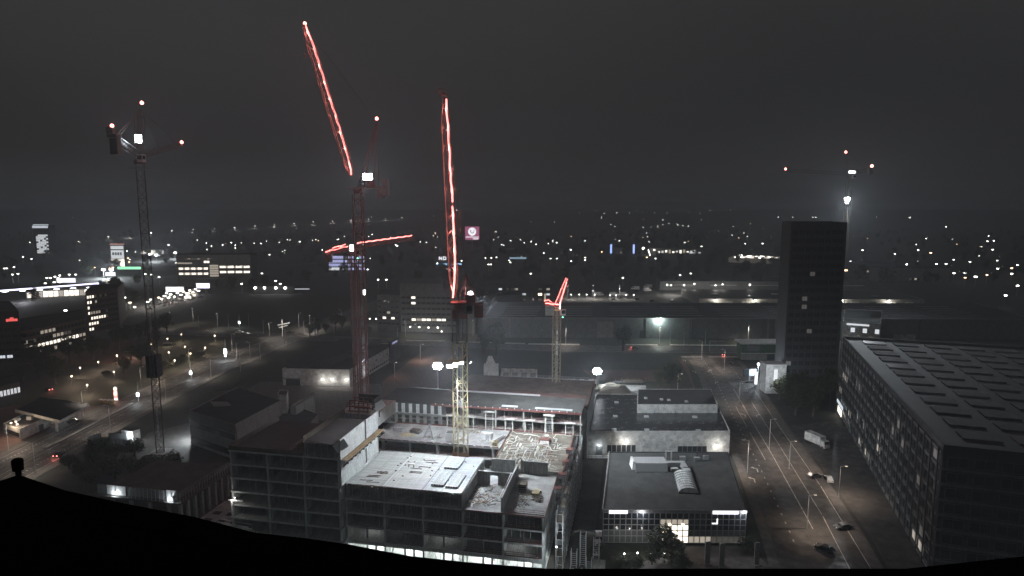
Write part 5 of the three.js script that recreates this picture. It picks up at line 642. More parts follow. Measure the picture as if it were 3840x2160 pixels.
// petrol station
{
  const Pc = [[-190.6, 5.6, -236.4], [-164.4, 5.6, -223.5], [-166.2, 5.6, -242.4], [-192.8, 5.6, -253]].map((p) => [p[0], p[2]]); const c = Pc.reduce((a, p) => [a[0] + p[0] / 4, a[1] + p[1] / 4], [0, 0]); const t = thing('petrol_canopy', 'petrol station canopy with a pale fascia beside the avenue', 'canopy', [c[0], 0, c[1]]);
  wpart(t, 'canopy_roof', kit().prism(Pc.map(([x, z]) => [lerp(x, c[0], 0.02), lerp(z, c[1], 0.02)]), 4.7, 5.5), 'roofDark'); for (let i = 0; i < 4; i++) { const e = edge(Pc[i], Pc[(i + 1) % 4]); wpart(t, 'fascia', kit().fbox(e, 0, e.len, 4.6, 5.7, -0.02, 0.2), i < 2 ? 'white' : 'cladMid'); }
  for (const [f, g] of [[0.85, 0.1], [0.88, 0.85], [0.2, 0.15], [0.2, 0.8]]) { const x = lerp(lerp(Pc[0][0], Pc[1][0], f), lerp(Pc[3][0], Pc[2][0], f), g), z = lerp(lerp(Pc[0][1], Pc[1][1], f), lerp(Pc[3][1], Pc[2][1], f), g); wpart(t, 'column', kit().box(x - 0.3, x + 0.3, 0, 4.68, z - 0.3, z + 0.3), 'white'); }
  for (const f of [0.35, 0.65]) { const x = lerp(Pc[0][0], Pc[2][0], f), z = lerp(Pc[0][1], Pc[2][1], f); wpart(t, 'ceiling_lamp', kit().box(x - 0.6, x + 0.6, 4.58, 4.68, z - 0.6, z + 0.6), 'lampCool'); }
  point(t, [0, 4.3, 0], [0.8, 0.92, 1], 60, 0.4);
  for (let i = 0; i < 2; i++) { const x = lerp(c[0], Pc[2][0], 0.15 + i * 0.35), z = lerp(c[1], Pc[2][1], 0.15 + i * 0.35) + 3, p = thing('fuel_pump', `${i ? 'right' : 'left'} fuel pump under the petrol canopy`, 'pump', [x, 0, z]); part(p, 'body', kit().cbox(0, 0.15, 0, 1.1, 1.7, 0.6), 'white'); part(p, 'display', kit().box(-0.35, 0.35, 1.1, 1.6, 0.31, 0.34), 'glass'); part(p, 'hose', kit().path([[0.5, 1.5, 0.2], [0.8, 0.9, 0.35], [0.55, 0.5, 0.3]], 0.05), 'rubber'); part(p, 'plinth', kit().cbox(0, 0, 0, 1.6, 0.15, 1), 'kerb'); }
  const Ps = [[-186.3, 0, -224.9], [-175.6, 0, -218.8], [-175.3, 0, -233.5], [-187.6, 0, -242.7]].map((p) => [p[0], p[2]]); const s = bld('station_shop', 'small pale station shop with roof lamps at the left edge', Ps, 3.6, 'white', 'roofGrey'); const es = edge(Ps[0], Ps[1]); wpart(s, 'shop_window', kit().fbox(es, 1, es.len - 0.8, 0.9, 2.4, 0.01, 0.08), 'glass'); const er = edge(Ps[1], Ps[2]); wpart(s, 'door', kit().fbox(er, er.len * 0.6, er.len * 0.75, 0, 2.3, 0.01, 0.08), 'cladGrey'); wpart(s, 'roof_unit', kit().cbox(s.position.x + 1, 3.75, s.position.z, 1.8, 1.4, 1.4), 'galv'); wpart(s, 'roof_unit', kit().cbox(s.position.x - 3, 3.75, s.position.z + 1, 1.4, 0.9, 1.4), 'galv');
  [[28, 1064], [40, 1061], [43, 1067]].forEach(([x, y], i) => { const D = 76.5 / Math.tan(Math.atan((y - 724.5) / 1600) + 7.1 * Math.PI / 180), X = (x - 1288) / 1600 * (D * 0.9923 + 76.5 * 0.1236); wallLamp(`${['left', 'middle', 'right'][i]} of the three lamps on the station shop roof`, [X, 5.5, -D], WARM, 60, 'lampWarm', 0.28, [0, 0.6], 'lamps on the station shop'); });
  const tp = thing('price_totem', 'red and white lit price totem beside the avenue', 'sign', [-170, 0, -265.2]); part(tp, 'column', kit().box(-0.8, 0.8, 0, 6.4, -0.25, 0.2), 'cladMid'); part(tp, 'sign_face', kit().box(-0.75, 0.75, 0.4, 4.9, 0.21, 0.27), 'signPink'); part(tp, 'sign_emblem', kit().ball([0, 5.6, 0.2], 0.72), 'winWarm'); part(tp, 'sign_panel', kit().box(-0.7, 0.7, 0.5, 1.3, 0.28, 0.3), 'winWarm'); for (let i = 0; i < 4; i++) part(tp, 'price_panel', kit().box(-0.5, 0.5, 1.7 + i * 0.8, 2.2 + i * 0.8, 0.28, 0.31), 'signRed'); point(tp, [0, 3.4, 1.2], [1, 0.45, 0.35], 45, 0.4);
  for (let i = 0; i < 4; i++) { const q = thing('storage_tank', `${['first', 'second', 'third', 'fourth'][i]} round pale bin from the left behind the petrol canopy`, 'bin', [-174.5 + i * 1.9, 0, -262 + i * 0.4], 0, 'round bins'); part(q, 'drum', kit().tube([0, 0, 0], [0, 1.6, 0], 0.8, 0.8, 12), 'timber'); part(q, 'lid', kit().tube([0, 1.6, 0], [0, 1.9, 0], 0.84, 0.5, 12), 'white'); }
}
// gatehouse boxes and kiosk at the site's left gate
{
  const t = thing('gate_cabin', 'white site cabin with two lamps beside the avenue', 'cabin', [-136.5, 0, -219.6], -0.35); part(t, 'body', kit().cbox(0, 0.1, 0, 5.4, 3.6, 3), 'cladWhite'); part(t, 'roof', kit().cbox(0, 3.71, 0, 5.6, 0.2, 3.2), 'roofDark'); part(t, 'door', kit().box(1, 2, 0.15, 2.3, 1.51, 1.56), 'cladMid'); for (const x of [1.9, 2.5]) part(t, 'wall_lamp', kit().ball([x, 3.1, 1.9], 0.22), 'lampCool'); point(t, [2.2, 2.7, 2.9], COOL, 120, 0.2);
  const k = thing('round_kiosk', 'dark curved kiosk wall beside the avenue near the white cabin', 'kiosk', [-143, 0, -214.5]); const g = kit(); for (let i = 0; i < 9; i++) { const a = Math.PI * (0.7 + i / 8 * 0.75), b = Math.PI * (0.7 + (i + 1) / 8 * 0.75); if (i < 8) g.hexa([[Math.cos(a) * 5, 0, -Math.sin(a) * 4], [Math.cos(b) * 5, 0, -Math.sin(b) * 4], [Math.cos(b) * 4.8, 0, -Math.sin(b) * 3.8], [Math.cos(a) * 4.8, 0, -Math.sin(a) * 3.8]], [[Math.cos(a) * 5, 3, -Math.sin(a) * 4], [Math.cos(b) * 5, 3, -Math.sin(b) * 4], [Math.cos(b) * 4.8, 3, -Math.sin(b) * 3.8], [Math.cos(a) * 4.8, 3, -Math.sin(a) * 3.8]]); } part(k, 'curved_wall', g, 'cladDark'); part(k, 'back_wall', kit().box(-0.2, 6, 0, 3, -3.2, -3), 'cladDark'); part(k, 'notice_board', kit().box(1, 4.2, -0.0, 1.6, 5, 5.1), 'cladMid');
  const f = thing('site_fence', 'pale boarded fence along the site\'s left edge', 'fence', [-137.7, 0, -214.5], -0.35); for (let i = 0; i < 8; i++) part(f, 'fence_panel', kit().box(-2 + i * 0.95, -1.1 + i * 0.95, 0.05, 2.1, -0.04, 0.04), i % 2 ? 'cladMid' : 'cladGrey');
}

// ---------- more of the site ----------
function flat(a) { return a.map((p) => [p[0], p[2]]); }
{ // podium and forms in front of the left frame
  const t = thing('podium_slab', 'low slab with forms in front of the dark taller frame', 'slab', S3(-46, 0, -26), ST); part(t, 'slab', kit().box(0, 46, 0.01, 3, -23.4, 0), 'concrete'); part(t, 'slab', kit().box(0, 16.6, 0.01, 0.4, -44, -23.5), 'concreteFloor');
  for (let i = 0; i < 6; i++) part(t, 'plywood_form', kit().box(12 + i * 6, 12.2 + i * 6, 3, 5.2, -22 + (i % 2) * 3, -14 + (i % 3)), 'ply'); for (let i = 0; i < 4; i++) part(t, 'plywood_form', kit().box(14 + i * 8, 19 + i * 8, 3, 5, -13.2 - i, -13 - i), 'ply');
  for (let i = 0; i < 9; i++) part(t, 'floor_hatch', kit().box(1.5 + (i % 3) * 4, 3.6 + (i % 3) * 4, 0.4, 0.46, -30 - Math.floor(i / 3) * 4, -28.4 - Math.floor(i / 3) * 4), 'roofDark');
  const c = thing('unfinished_building', 'low concrete frame with upright bars at the left below the dark frame', 'building', S3(-74, 0, 2), ST);
  part(c, 'slab', kit().box(0, 27, 6.6, 7, -24, 0), 'soil'); part(c, 'upper_wall', kit().box(24.4, 24.7, 7.02, 8.6, -23.5, -0.4), 'cladGrey'); for (let i = 0; i < 9; i++) part(c, 'column', kit().box(26.2, 26.9, 0, 6.58, -1 - i * 2.7, -0.2 - i * 2.7), 'concrete'); for (let i = 0; i < 4; i++) part(c, 'column', kit().box(6 + i * 5.6, 6.8 + i * 5.6, 0, 6.58, -0.9, -0.2), 'concrete');
  for (let i = 0; i < 22; i++) part(c, 'starter_bar', kit().box(26.6, 26.66, 7, 9.2 + rr(-0.4, 0.6), -0.6 - i * 1.06, -0.54 - i * 1.06), 'galv'); for (let i = 0; i < 12; i++) part(c, 'starter_bar', kit().box(24.5 - i * 1.2, 24.56 - i * 1.2, 7, 10.2, -0.2, -0.14), 'galv');
  for (let i = 0; i < 4; i++) part(c, 'lit_panel', kit().box(22.2 + i * 0.8, 22.92 + i * 0.8, 7.1, 9.8, -1.2, -1.1), 'white'); for (let i = 0; i < 6; i++) part(c, 'lit_panel', kit().box(4.2 + i * 0.95, 5.1 + i * 0.95, 7.1, 9.6, -1.2, -1.1), 'white'); part(c, 'inner_wall', kit().box(1, 21.6, 7.02, 9.4, -1.6, -1.3), 'cladGrey');
  wallLamp('small site lamp before the right pale panels of the low frame', [S(-50.2, 2.6)[0], 7.9, S(-50.2, 2.6)[1]], COOL, 26, 'lampCool', 0.13, [0, 0.4]); wallLamp('small site lamp before the left pale panels of the low frame', [S(-67, 2.6)[0], 7.9, S(-67, 2.6)[1]], COOL, 26, 'lampCool', 0.13, [0, 0.4]);
  const g = thing('gangway', 'white and red framed gangway leading to the dark frame', 'gangway', S3(-33, 4.6, -2.6), ST - 0.1); { const k = kit(); for (const y of [0.1, 1.3]) for (const z of [0, -1.4]) k.beam([0, y, z], [9, y, z], 0.14); for (let i = 0; i < 7; i++) k.beam([i * 1.5, 0.1, 0], [i * 1.5, 1.3, 0], 0.12); part(g, 'frame', k, 'whiteClean'); } part(g, 'floor', kit().box(0, 9, 0, 0.08, -1.4, 0), 'galv'); part(g, 'kick_board', kit().box(0, 9, -0.35, 0, 0.02, 0.1), 'red'); for (const x of [0.3, 8.6]) part(g, 'leg', kit().box(x - 0.1, x + 0.1, -1.6, 0, -0.8, -0.6), 'steel');
  const ms = thing('lifting_mast', 'white lifting mast standing before the dark frame\'s left end', 'mast', S3(-28.4, 3, -3), ST); part(ms, 'pole', kit().box(-0.16, 0.16, 0, 9.4, -0.16, 0.16), 'whiteClean'); part(ms, 'arm', kit().box(-0.8, 3, 9, 9.3, -0.12, 0.12), 'whiteClean'); part(ms, 'arm', kit().box(-0.4, 3.4, 4.9, 5.15, 0.18, 0.4), 'whiteClean'); part(ms, 'foot', kit().cbox(0.6, 0, 0, 3.4, 0.3, 0.8), 'whiteClean');
  for (let i = 0; i < 5; i++) litter('rebar_cage', ['first', 'second', 'third', 'fourth', 'fifth'][i] + ' tangled rebar cage from the left before the dark frame', 'rebar', -25 + i * 5.2, -5.4 + (i % 2), 3.1, 5, 2, 40, ['galv', 'rust', 'red', 'galv'], 2.0, 0.9);
  const sh = thing('stair_pit', 'green-lit opening with bars at the lower front of the site', 'opening', S3(-17, 3, -9.4), ST); part(sh, 'frame', kit().box(0, 7, 0, 0.2, -3, 0), 'steel'); for (let i = 0; i < 9; i++) part(sh, 'bar', kit().box(i * 0.85, i * 0.85 + 0.08, 0.2, 2.2, -2.9, -2.8), 'darkSteel'); for (const y of [0.9, 1.6]) part(sh, 'bar', kit().box(0, 7, y, y + 0.06, -2.8, -2.74), 'darkSteel'); part(sh, 'sheet', kit().box(0, 7, 0.2, 2.3, -3.1, -3), 'green'); part(sh, 'lamp', kit().cbox(3.5, 1.7, -1.6, 0.5, 0.12, 0.12), 'lampGreen'); point(sh, [3.5, 1.4, -1.4], [0.45, 1, 0.75], 3.5, 0.2);
 
  wallLamp('white site lamp on the dark frame above the gangway', [S(-27.6, -3)[0], 12.8, S(-27.6, -3)[1]], WHITE, 9, 'lampWhite', 0.16, [-0.4, 0.8]);
}
// scaffolds and stores on the right side
for (let i = 0; i < 7; i++) { const v = 1.5 + i * 7.4, t = thing('scaffold_tower', ['nearest', 'second', 'third', 'fourth', 'fifth', 'sixth', 'farthest'][i] + ' scaffold tower along the right edge of the site', 'scaffold', S3(49.9, 0, v), ST, 'scaffold towers on the right edge'); for (const [x, z] of [[0, 0], [1.5, 0], [0, -2.4], [1.5, -2.4], [0, -4.8], [1.5, -4.8]]) part(t, 'standard', kit().box(x - 0.06, x + 0.06, 0, 15 + (i % 2), z - 0.06, z + 0.06), 'galv'); for (let y = 2; y < 15; y += 2) { part(t, 'ledger', kit().beam([0, y, 0], [0, y, -4.8], 0.07).beam([1.5, y, 0], [1.5, y, -4.8], 0.07).beam([0, y, 0], [1.5, y, 0], 0.07), 'galv'); if (y % 4 === 0) part(t, 'plank', kit().box(0, 1.5, y + 0.06, y + 0.12, -4.8, 0), 'plyDark'); } part(t, 'brace', kit().beam([1.56, 0.3, 0], [1.56, 7, -4.8], 0.06).beam([1.56, 7, -4.8], [1.56, 14, 0], 0.06), 'galv'); }
for (let i = 0; i < 4; i++) { const t = thing('material_box', ['nearest', 'second', 'third', 'farthest'][i] + ' white box hung on the right edge of the site', 'box', S3(49, 14.4, 12 + i * 8.4), ST, 'white boxes on the right edge'); part(t, 'box', kit().cbox(0, 0, 0, 1.8, 1, 1.6), 'whiteClean'); part(t, 'rim', kit().cbox(0, 1.01, 0, 2, 0.08, 1.8), 'red'); }
for (let i = 0; i < 3; i++) { const t = thing('parked_van', ['nearest', 'middle', 'farthest'][i] + ' of three small pale vans parked left of the showroom', 'van', S3(58.6, 0, 8.6 + i * 4.4), ST + 0.1, 'pale vans left of the showroom'); part(t, 'body', kit().hexa([[-0.9, 0.35, 1.9], [0.9, 0.35, 1.9], [0.9, 0.35, -1.9], [-0.9, 0.35, -1.9]], [[-0.8, 1.85, 1.2], [0.8, 1.85, 1.2], [0.8, 1.85, -1.8], [-0.8, 1.85, -1.8]]), 'carGrey'); part(t, 'roof', kit().cbox(0, 1.86, -0.3, 1.5, 0.04, 2.9), 'white'); for (const [x, z] of [[-0.85, 1.2], [0.85, 1.2], [-0.85, -1.2], [0.85, -1.2]]) part(t, 'wheel', kit().tube([x - 0.1, 0.34, z], [x + 0.1, 0.34, z], 0.34, 0.34, 10), 'rubber'); part(t, 'window', kit().face([[-0.78, 1.05, 1.6], [0.78, 1.05, 1.6], [0.74, 1.72, 1.29], [-0.74, 1.72, 1.29]]), 'glass'); }
{ const t = thing('storage_shed', 'small grey shed left of the showroom front', 'shed', S3(59.5, 0, 2), ST); part(t, 'body', kit().cbox(0, 0, 0, 2.6, 2.6, 4), 'cladGrey'); part(t, 'roof', kit().cbox(0, 2.61, 0, 2.9, 0.2, 4.3), 'cladMid'); part(t, 'door', kit().box(-0.5, 0.5, 0.05, 2.1, 2.01, 2.06), 'cladMid'); }
for (let i = 0; i < 4; i++) { const [u, v, h, w] = [[53, 4.4, 4, 1.3], [55, 5.2, 8, 1.3], [58, 6, 6.4, 1.3], [56.6, 3.2, 3, 1.2]][i], t = thing('stair_tower', ['short left', 'tallest', 'right', 'short middle'][i] + ' galvanised ladder tower at the lower right corner of the site', 'scaffold', S3(u, 0, v), ST); for (const [x, z] of [[0, 0], [w, 0], [0, -1.2], [w, -1.2]]) part(t, 'standard', kit().box(x - 0.07, x + 0.07, 0, h, z - 0.07, z + 0.07), 'galv'); for (let y = 0.5; y < h; y += 0.5) part(t, 'rung', kit().beam([0, y, 0], [w, y, 0], 0.07), 'galv'); }
{ const t = thing('picket_barrier', 'row of white upright form panels at the lower right corner of the site', 'barrier', S3(52.6, 0, -1), ST); for (let i = 0; i < 16; i++) part(t, 'panel', kit().box(i * 0.62, i * 0.62 + 0.4, 0, 2.4 + (i % 3) * 0.3, -0.1 - (i % 2) * 0.5, (i % 2) * -0.5), 'white'); part(t, 'rail', kit().box(0, 10, 1, 1.15, 0.02, 0.1), 'galv'); const q = S(52, -3), l = S3(50.6, 9, -3.4); wallLamp('site lamp at the lower right corner of the concrete frame', l, COOL, 110, 'lampCool', 0.2, [0.4, 0.6]); }
// floodlight poles
[['tall floodlight pole at the left, glaring towards the camera', [-31.3, 16.2, -262], [0, 82, 0], 26000], ['floodlight pole at the right behind the brown roof', [38.9, 8.2, -284], [0, 82, 0], 24000]].forEach(([lb, p, to, cd], i) => {
  const t = thing('flood_mast', lb, 'floodlight', [p[0], 0, p[2]]); part(t, 'pole', kit().tube([0, 0, 0], [0, p[1] + 1.5, 0], 0.22, 0.14, 8), 'steel'); part(t, 'cross_arm', kit().box(-2.3, 2.3, p[1] + 0.05, p[1] + 0.2, -0.1, 0.1).box(-2.3, 2.3, p[1] + 1.3, p[1] + 1.45, -0.1, 0.1), 'steel'); part(t, 'foot', kit().cbox(0, 0, 0, 1.2, 0.4, 1.2), 'concrete');
  for (const [x, y] of [[0, 0.1], [-1.4, 0.1], [1.4, 0.1], [-0.75, 1.1], [0.75, 1.1], [-0.75, -0.9], [0.75, -0.9]]) floodlamp(t, [x, p[1] + y, 0.4], [to[0] - p[0] + x * 20, to[1], to[2] - p[2]], 1.34, 0.92, cd / 7, 0.7, COOL, 0.9);
});
{ const p = [38.9, 8.2, -284]; const t = thing('yard_lamp', 'second floodlight head low on the right mast lighting the yard', 'floodlight', [p[0] + 1, 0, p[2] - 1]); part(t, 'pole', kit().tube([0, 0, 0], [0, 9, 0], 0.12, 0.1, 8), 'steel'); floodlamp(t, [0.2, 9, 0.2], [12, 0, 4], 0.9, 0.6, 2600, 1.2); }
// white containers, tank, banners and soil heap behind the brown roof
{ const t0 = []; for (let i = 0; i < 4; i++) { const t = thing('container', ['first', 'second', 'third', 'fourth'][i] + ' white site container from the left behind the brown roof', 'container', [-3 + i * 4.3, 0, -298 + i * 0.3], 0.02, 'white containers'); part(t, 'body', kit().cbox(0, 0.15, 0, 4.1, 6.6, 5), 'cladWhite'); part(t, 'roof', kit().cbox(0, 6.76, 0, 4.2, 0.2, 5.2), 'roofDark'); part(t, 'door', kit().box(-1.3, 1.3, 0.8, 4.6, 2.51, 2.56), 'cladMid'); for (const x of [-1.8, 1.8]) part(t, 'skid', kit().box(x - 0.15, x + 0.15, 0, 0.15, -2.4, 2.4), 'darkSteel'); }
  const s = thing('settling_tank', 'pale stepped tank beside the white containers', 'tank', [-9.4, 0, -281]); part(s, 'basin', kit().cbox(0, 0, 0, 6.6, 12, 5), 'paleWall'); part(s, 'hood', kit().hexa([[-2.6, 12, 1.6], [2, 12, 1.6], [2, 12, -1.6], [-2.6, 12, -1.6]], [[-1.4, 16, 0.6], [0.4, 16, 0.6], [0.4, 16, -0.6], [-1.4, 16, -0.6]]), 'paleWall'); for (let i = 0; i < 4; i++) part(s, 'stain_board', kit().box(-2.4 + i * 1.5, -2 + i * 1.5, 0.2, 7.5 - i, 2.51, 2.54), 'cladGrey');
  for (let i = 0; i < 8; i++) { const b = thing('banner', ['first', 'second', 'third', 'fourth', 'fifth', 'sixth', 'seventh', 'eighth'][i] + ' lit banner panel from the left below the right floodlight', 'banner', [23.4 + i * 2.1, 0, -290.6], 0, 'banner panels'); part(b, 'panel', kit().box(0, 2, 0.6, 2.7, -0.05, 0.05), ['white', 'craneRed', 'whiteClean', 'green', 'white', 'craneRed', 'whiteClean', 'whiteClean'][i]); part(b, 'post', kit().box(-0.06, 0.04, 0, 2.9, -0.15, -0.06), 'steel'); }
  const h = thing('soil_heap', 'pale heap of soil beside the right floodlight', 'heap', [45.3, 0, -279.6]); { const g = new THREE.IcosahedronGeometry(1, 4), p = g.attributes.position; for (let i = 0; i < p.count; i++) { const x = p.getX(i), y = p.getY(i), z = p.getZ(i), n = 0.8 + 0.5 * N16(x * 3 + 4, z * 3 + 2) + 0.12 * N64(x * 9, z * 9 + y * 3); p.setXYZ(i, x * 6.4 * n, Math.max(-0.05, y) * 3.2 * n, z * 5 * n); } g.computeVertexNormals(); part(h, 'heap', g, 'rebarFloor'); }
  const w = thing('site_wagon', 'dark low trailer with racks beyond the soil heap', 'trailer', [56, 0, -292]); part(w, 'bed', kit().cbox(0, 0.8, 0, 15, 0.4, 2.4), 'darkSteel'); for (let i = 0; i < 6; i++) part(w, 'stake', kit().box(-7 + i * 2.8, -6.9 + i * 2.8, 1.2, 2.6, -1.1, -1), 'steel'); for (const x of [-5, 4, 5.4]) part(w, 'wheel', kit().tube([x, 0.5, -1.1], [x, 0.5, 1.1], 0.5, 0.5, 12), 'rubber'); part(w, 'load', kit().cbox(1, 1.2, 0, 9, 1, 2), 'plyDark'); }
// showroom garden: pillars, bollard lamps
for (let i = 0; i < 3; i++) { const [x, y] = [[1779, 1420], [1815, 1424], [1903, 1422]][i]; const D = 82 / Math.tan(Math.atan((y - 724.5) / 1600) + 7.1 * Math.PI / 180), X = (x - 1288) / 1600 * (D * 0.9923 + 82 * 0.1236), t = thing('banner_pillar', ['left', 'middle', 'right'][i] + ' of three tall pale pillars in front of the showroom', 'pillar', [X, 0, -D], 0.1); part(t, 'pillar', kit().cbox(0, 0, 0, 1.2, 5.6, 0.3), 'cladMid'); part(t, 'plinth', kit().cbox(0, 0, 0.3, 1.6, 0.3, 1), 'kerb'); }
for (let i = 0; i < 4; i++) { const t = thing('bollard_lamp', ['first', 'second', 'third', 'fourth'][i] + ' small bollard lamp from the left before the showroom', 'lamp', [26.6 + i * 3.2, 0, -141.6 - (i % 2) * 0.4], 0, 'bollard lamps'); part(t, 'post', kit().tube([0, 0, 0], [0, 0.8, 0], 0.09, 0.09, 7), 'steel'); part(t, 'lamp_head', kit().ball([0, 0.95, 0], 0.17), 'lampWhite'); point(t, [0, 1.25, 0], WHITE, 5, 0.1); }
struct('lawn', kit().sheet([[20, -147], [58, -147], [66, -120], [22, -118]], 0.012), 'grass'); struct('drive', kit().sheet([[40, -146.6], [58, -146.6], [62, -124], [30, -124], [26, -136]], 0.02), 'paving');
// pavilion with a screen beside the right-hand road
{ const t = thing('pavilion', 'white and green pavilion with a lit screen beside the right-hand crossing', 'pavilion', [136.4, 0, -340.6]); part(t, 'wall', kit().box(-11, 12, 0, 9, -8, 0), 'green'); part(t, 'lower_wall', kit().box(-11.1, 12.1, 0, 3.6, 0.01, 0.3), 'cladMid'); part(t, 'roof', kit().box(-12, 13, 9.01, 9.8, -9, 2), 'white'); part(t, 'ledge', kit().box(-11.4, 12.4, 3.61, 3.9, 0.31, 1.2), 'white'); part(t, 'wall_panel', kit().box(-8, -1, 4.8, 8, 0.01, 0.2), 'cladGrey'); part(t, 'doorway', kit().box(3, 7, 0.1, 3.2, 0.31, 0.4), 'cladDark');
  const w = thing('tent', 'white lit tent wall beside the pavilion', 'tent', [117.7, 0, -276.4]); part(w, 'wall', kit().box(-4.5, 4.5, 0, 13, -7, 0), 'white'); part(w, 'roof', kit().box(-4.8, 4.8, 13.01, 13.3, -7.2, 0.3), 'whiteClean'); part(w, 'lit_panel', kit().box(-1, 0.6, 6, 11, 0.01, 0.1), 'winPale'); spot(w, [-7, 12, 14], [0, 5, -2], COOL, 500, 0.9, 0.7);
  const sc = thing('screen_trailer', 'bright blue display screen on a trailer beside the right-hand road', 'screen', [112.9, 0, -294.8], 0.2); part(sc, 'mast', kit().box(-0.25, 0.25, 0, 3, -0.3, 0.2), 'steel'); part(sc, 'housing', kit().box(-3.2, 3.2, 3, 6.6, -0.4, 0.2), 'darkSteel'); part(sc, 'screen', kit().box(-0.4, 3.1, 3.2, 6.4, 0.21, 0.28), 'panelCyan'); part(sc, 'screen', kit().box(-3, -0.5, 3.2, 6.4, 0.21, 0.26), 'glass'); part(sc, 'bed', kit().cbox(0, 0.4, 0, 5, 0.4, 2), 'darkSteel'); for (const x of [-1.6, 1.6]) part(sc, 'wheel', kit().tube([x, 0.4, -0.9], [x, 0.4, 0.9], 0.4, 0.4, 10), 'rubber'); point(sc, [1.6, 4.6, 2], [0.6, 0.75, 1], 50, 0.6);
  const lp = thing('yard_lamp', 'bright round lamp on a pole beside the pavilion', 'lamp', [116.9, 0, -294.8]); part(lp, 'pole', kit().tube([0, 0, 0], [0, 8.6, 0], 0.1, 0.08, 7), 'steel'); part(lp, 'lamp_globe', kit().ball([0, 8.9, 0], 0.6), 'lampCool'); point(lp, [0, 8, 0.9], COOL, 320, 0.3);
  const b = thing('lit_column', 'white lit advertising column beside the blue screen', 'sign', [113.4, 0, -288]); part(b, 'core', kit().box(-0.7, 0.7, 0, 7, -0.4, 0), 'steel'); part(b, 'sign_face', kit().box(-0.6, 0.6, 1, 6.8, 0.01, 0.08), 'signWhite'); }
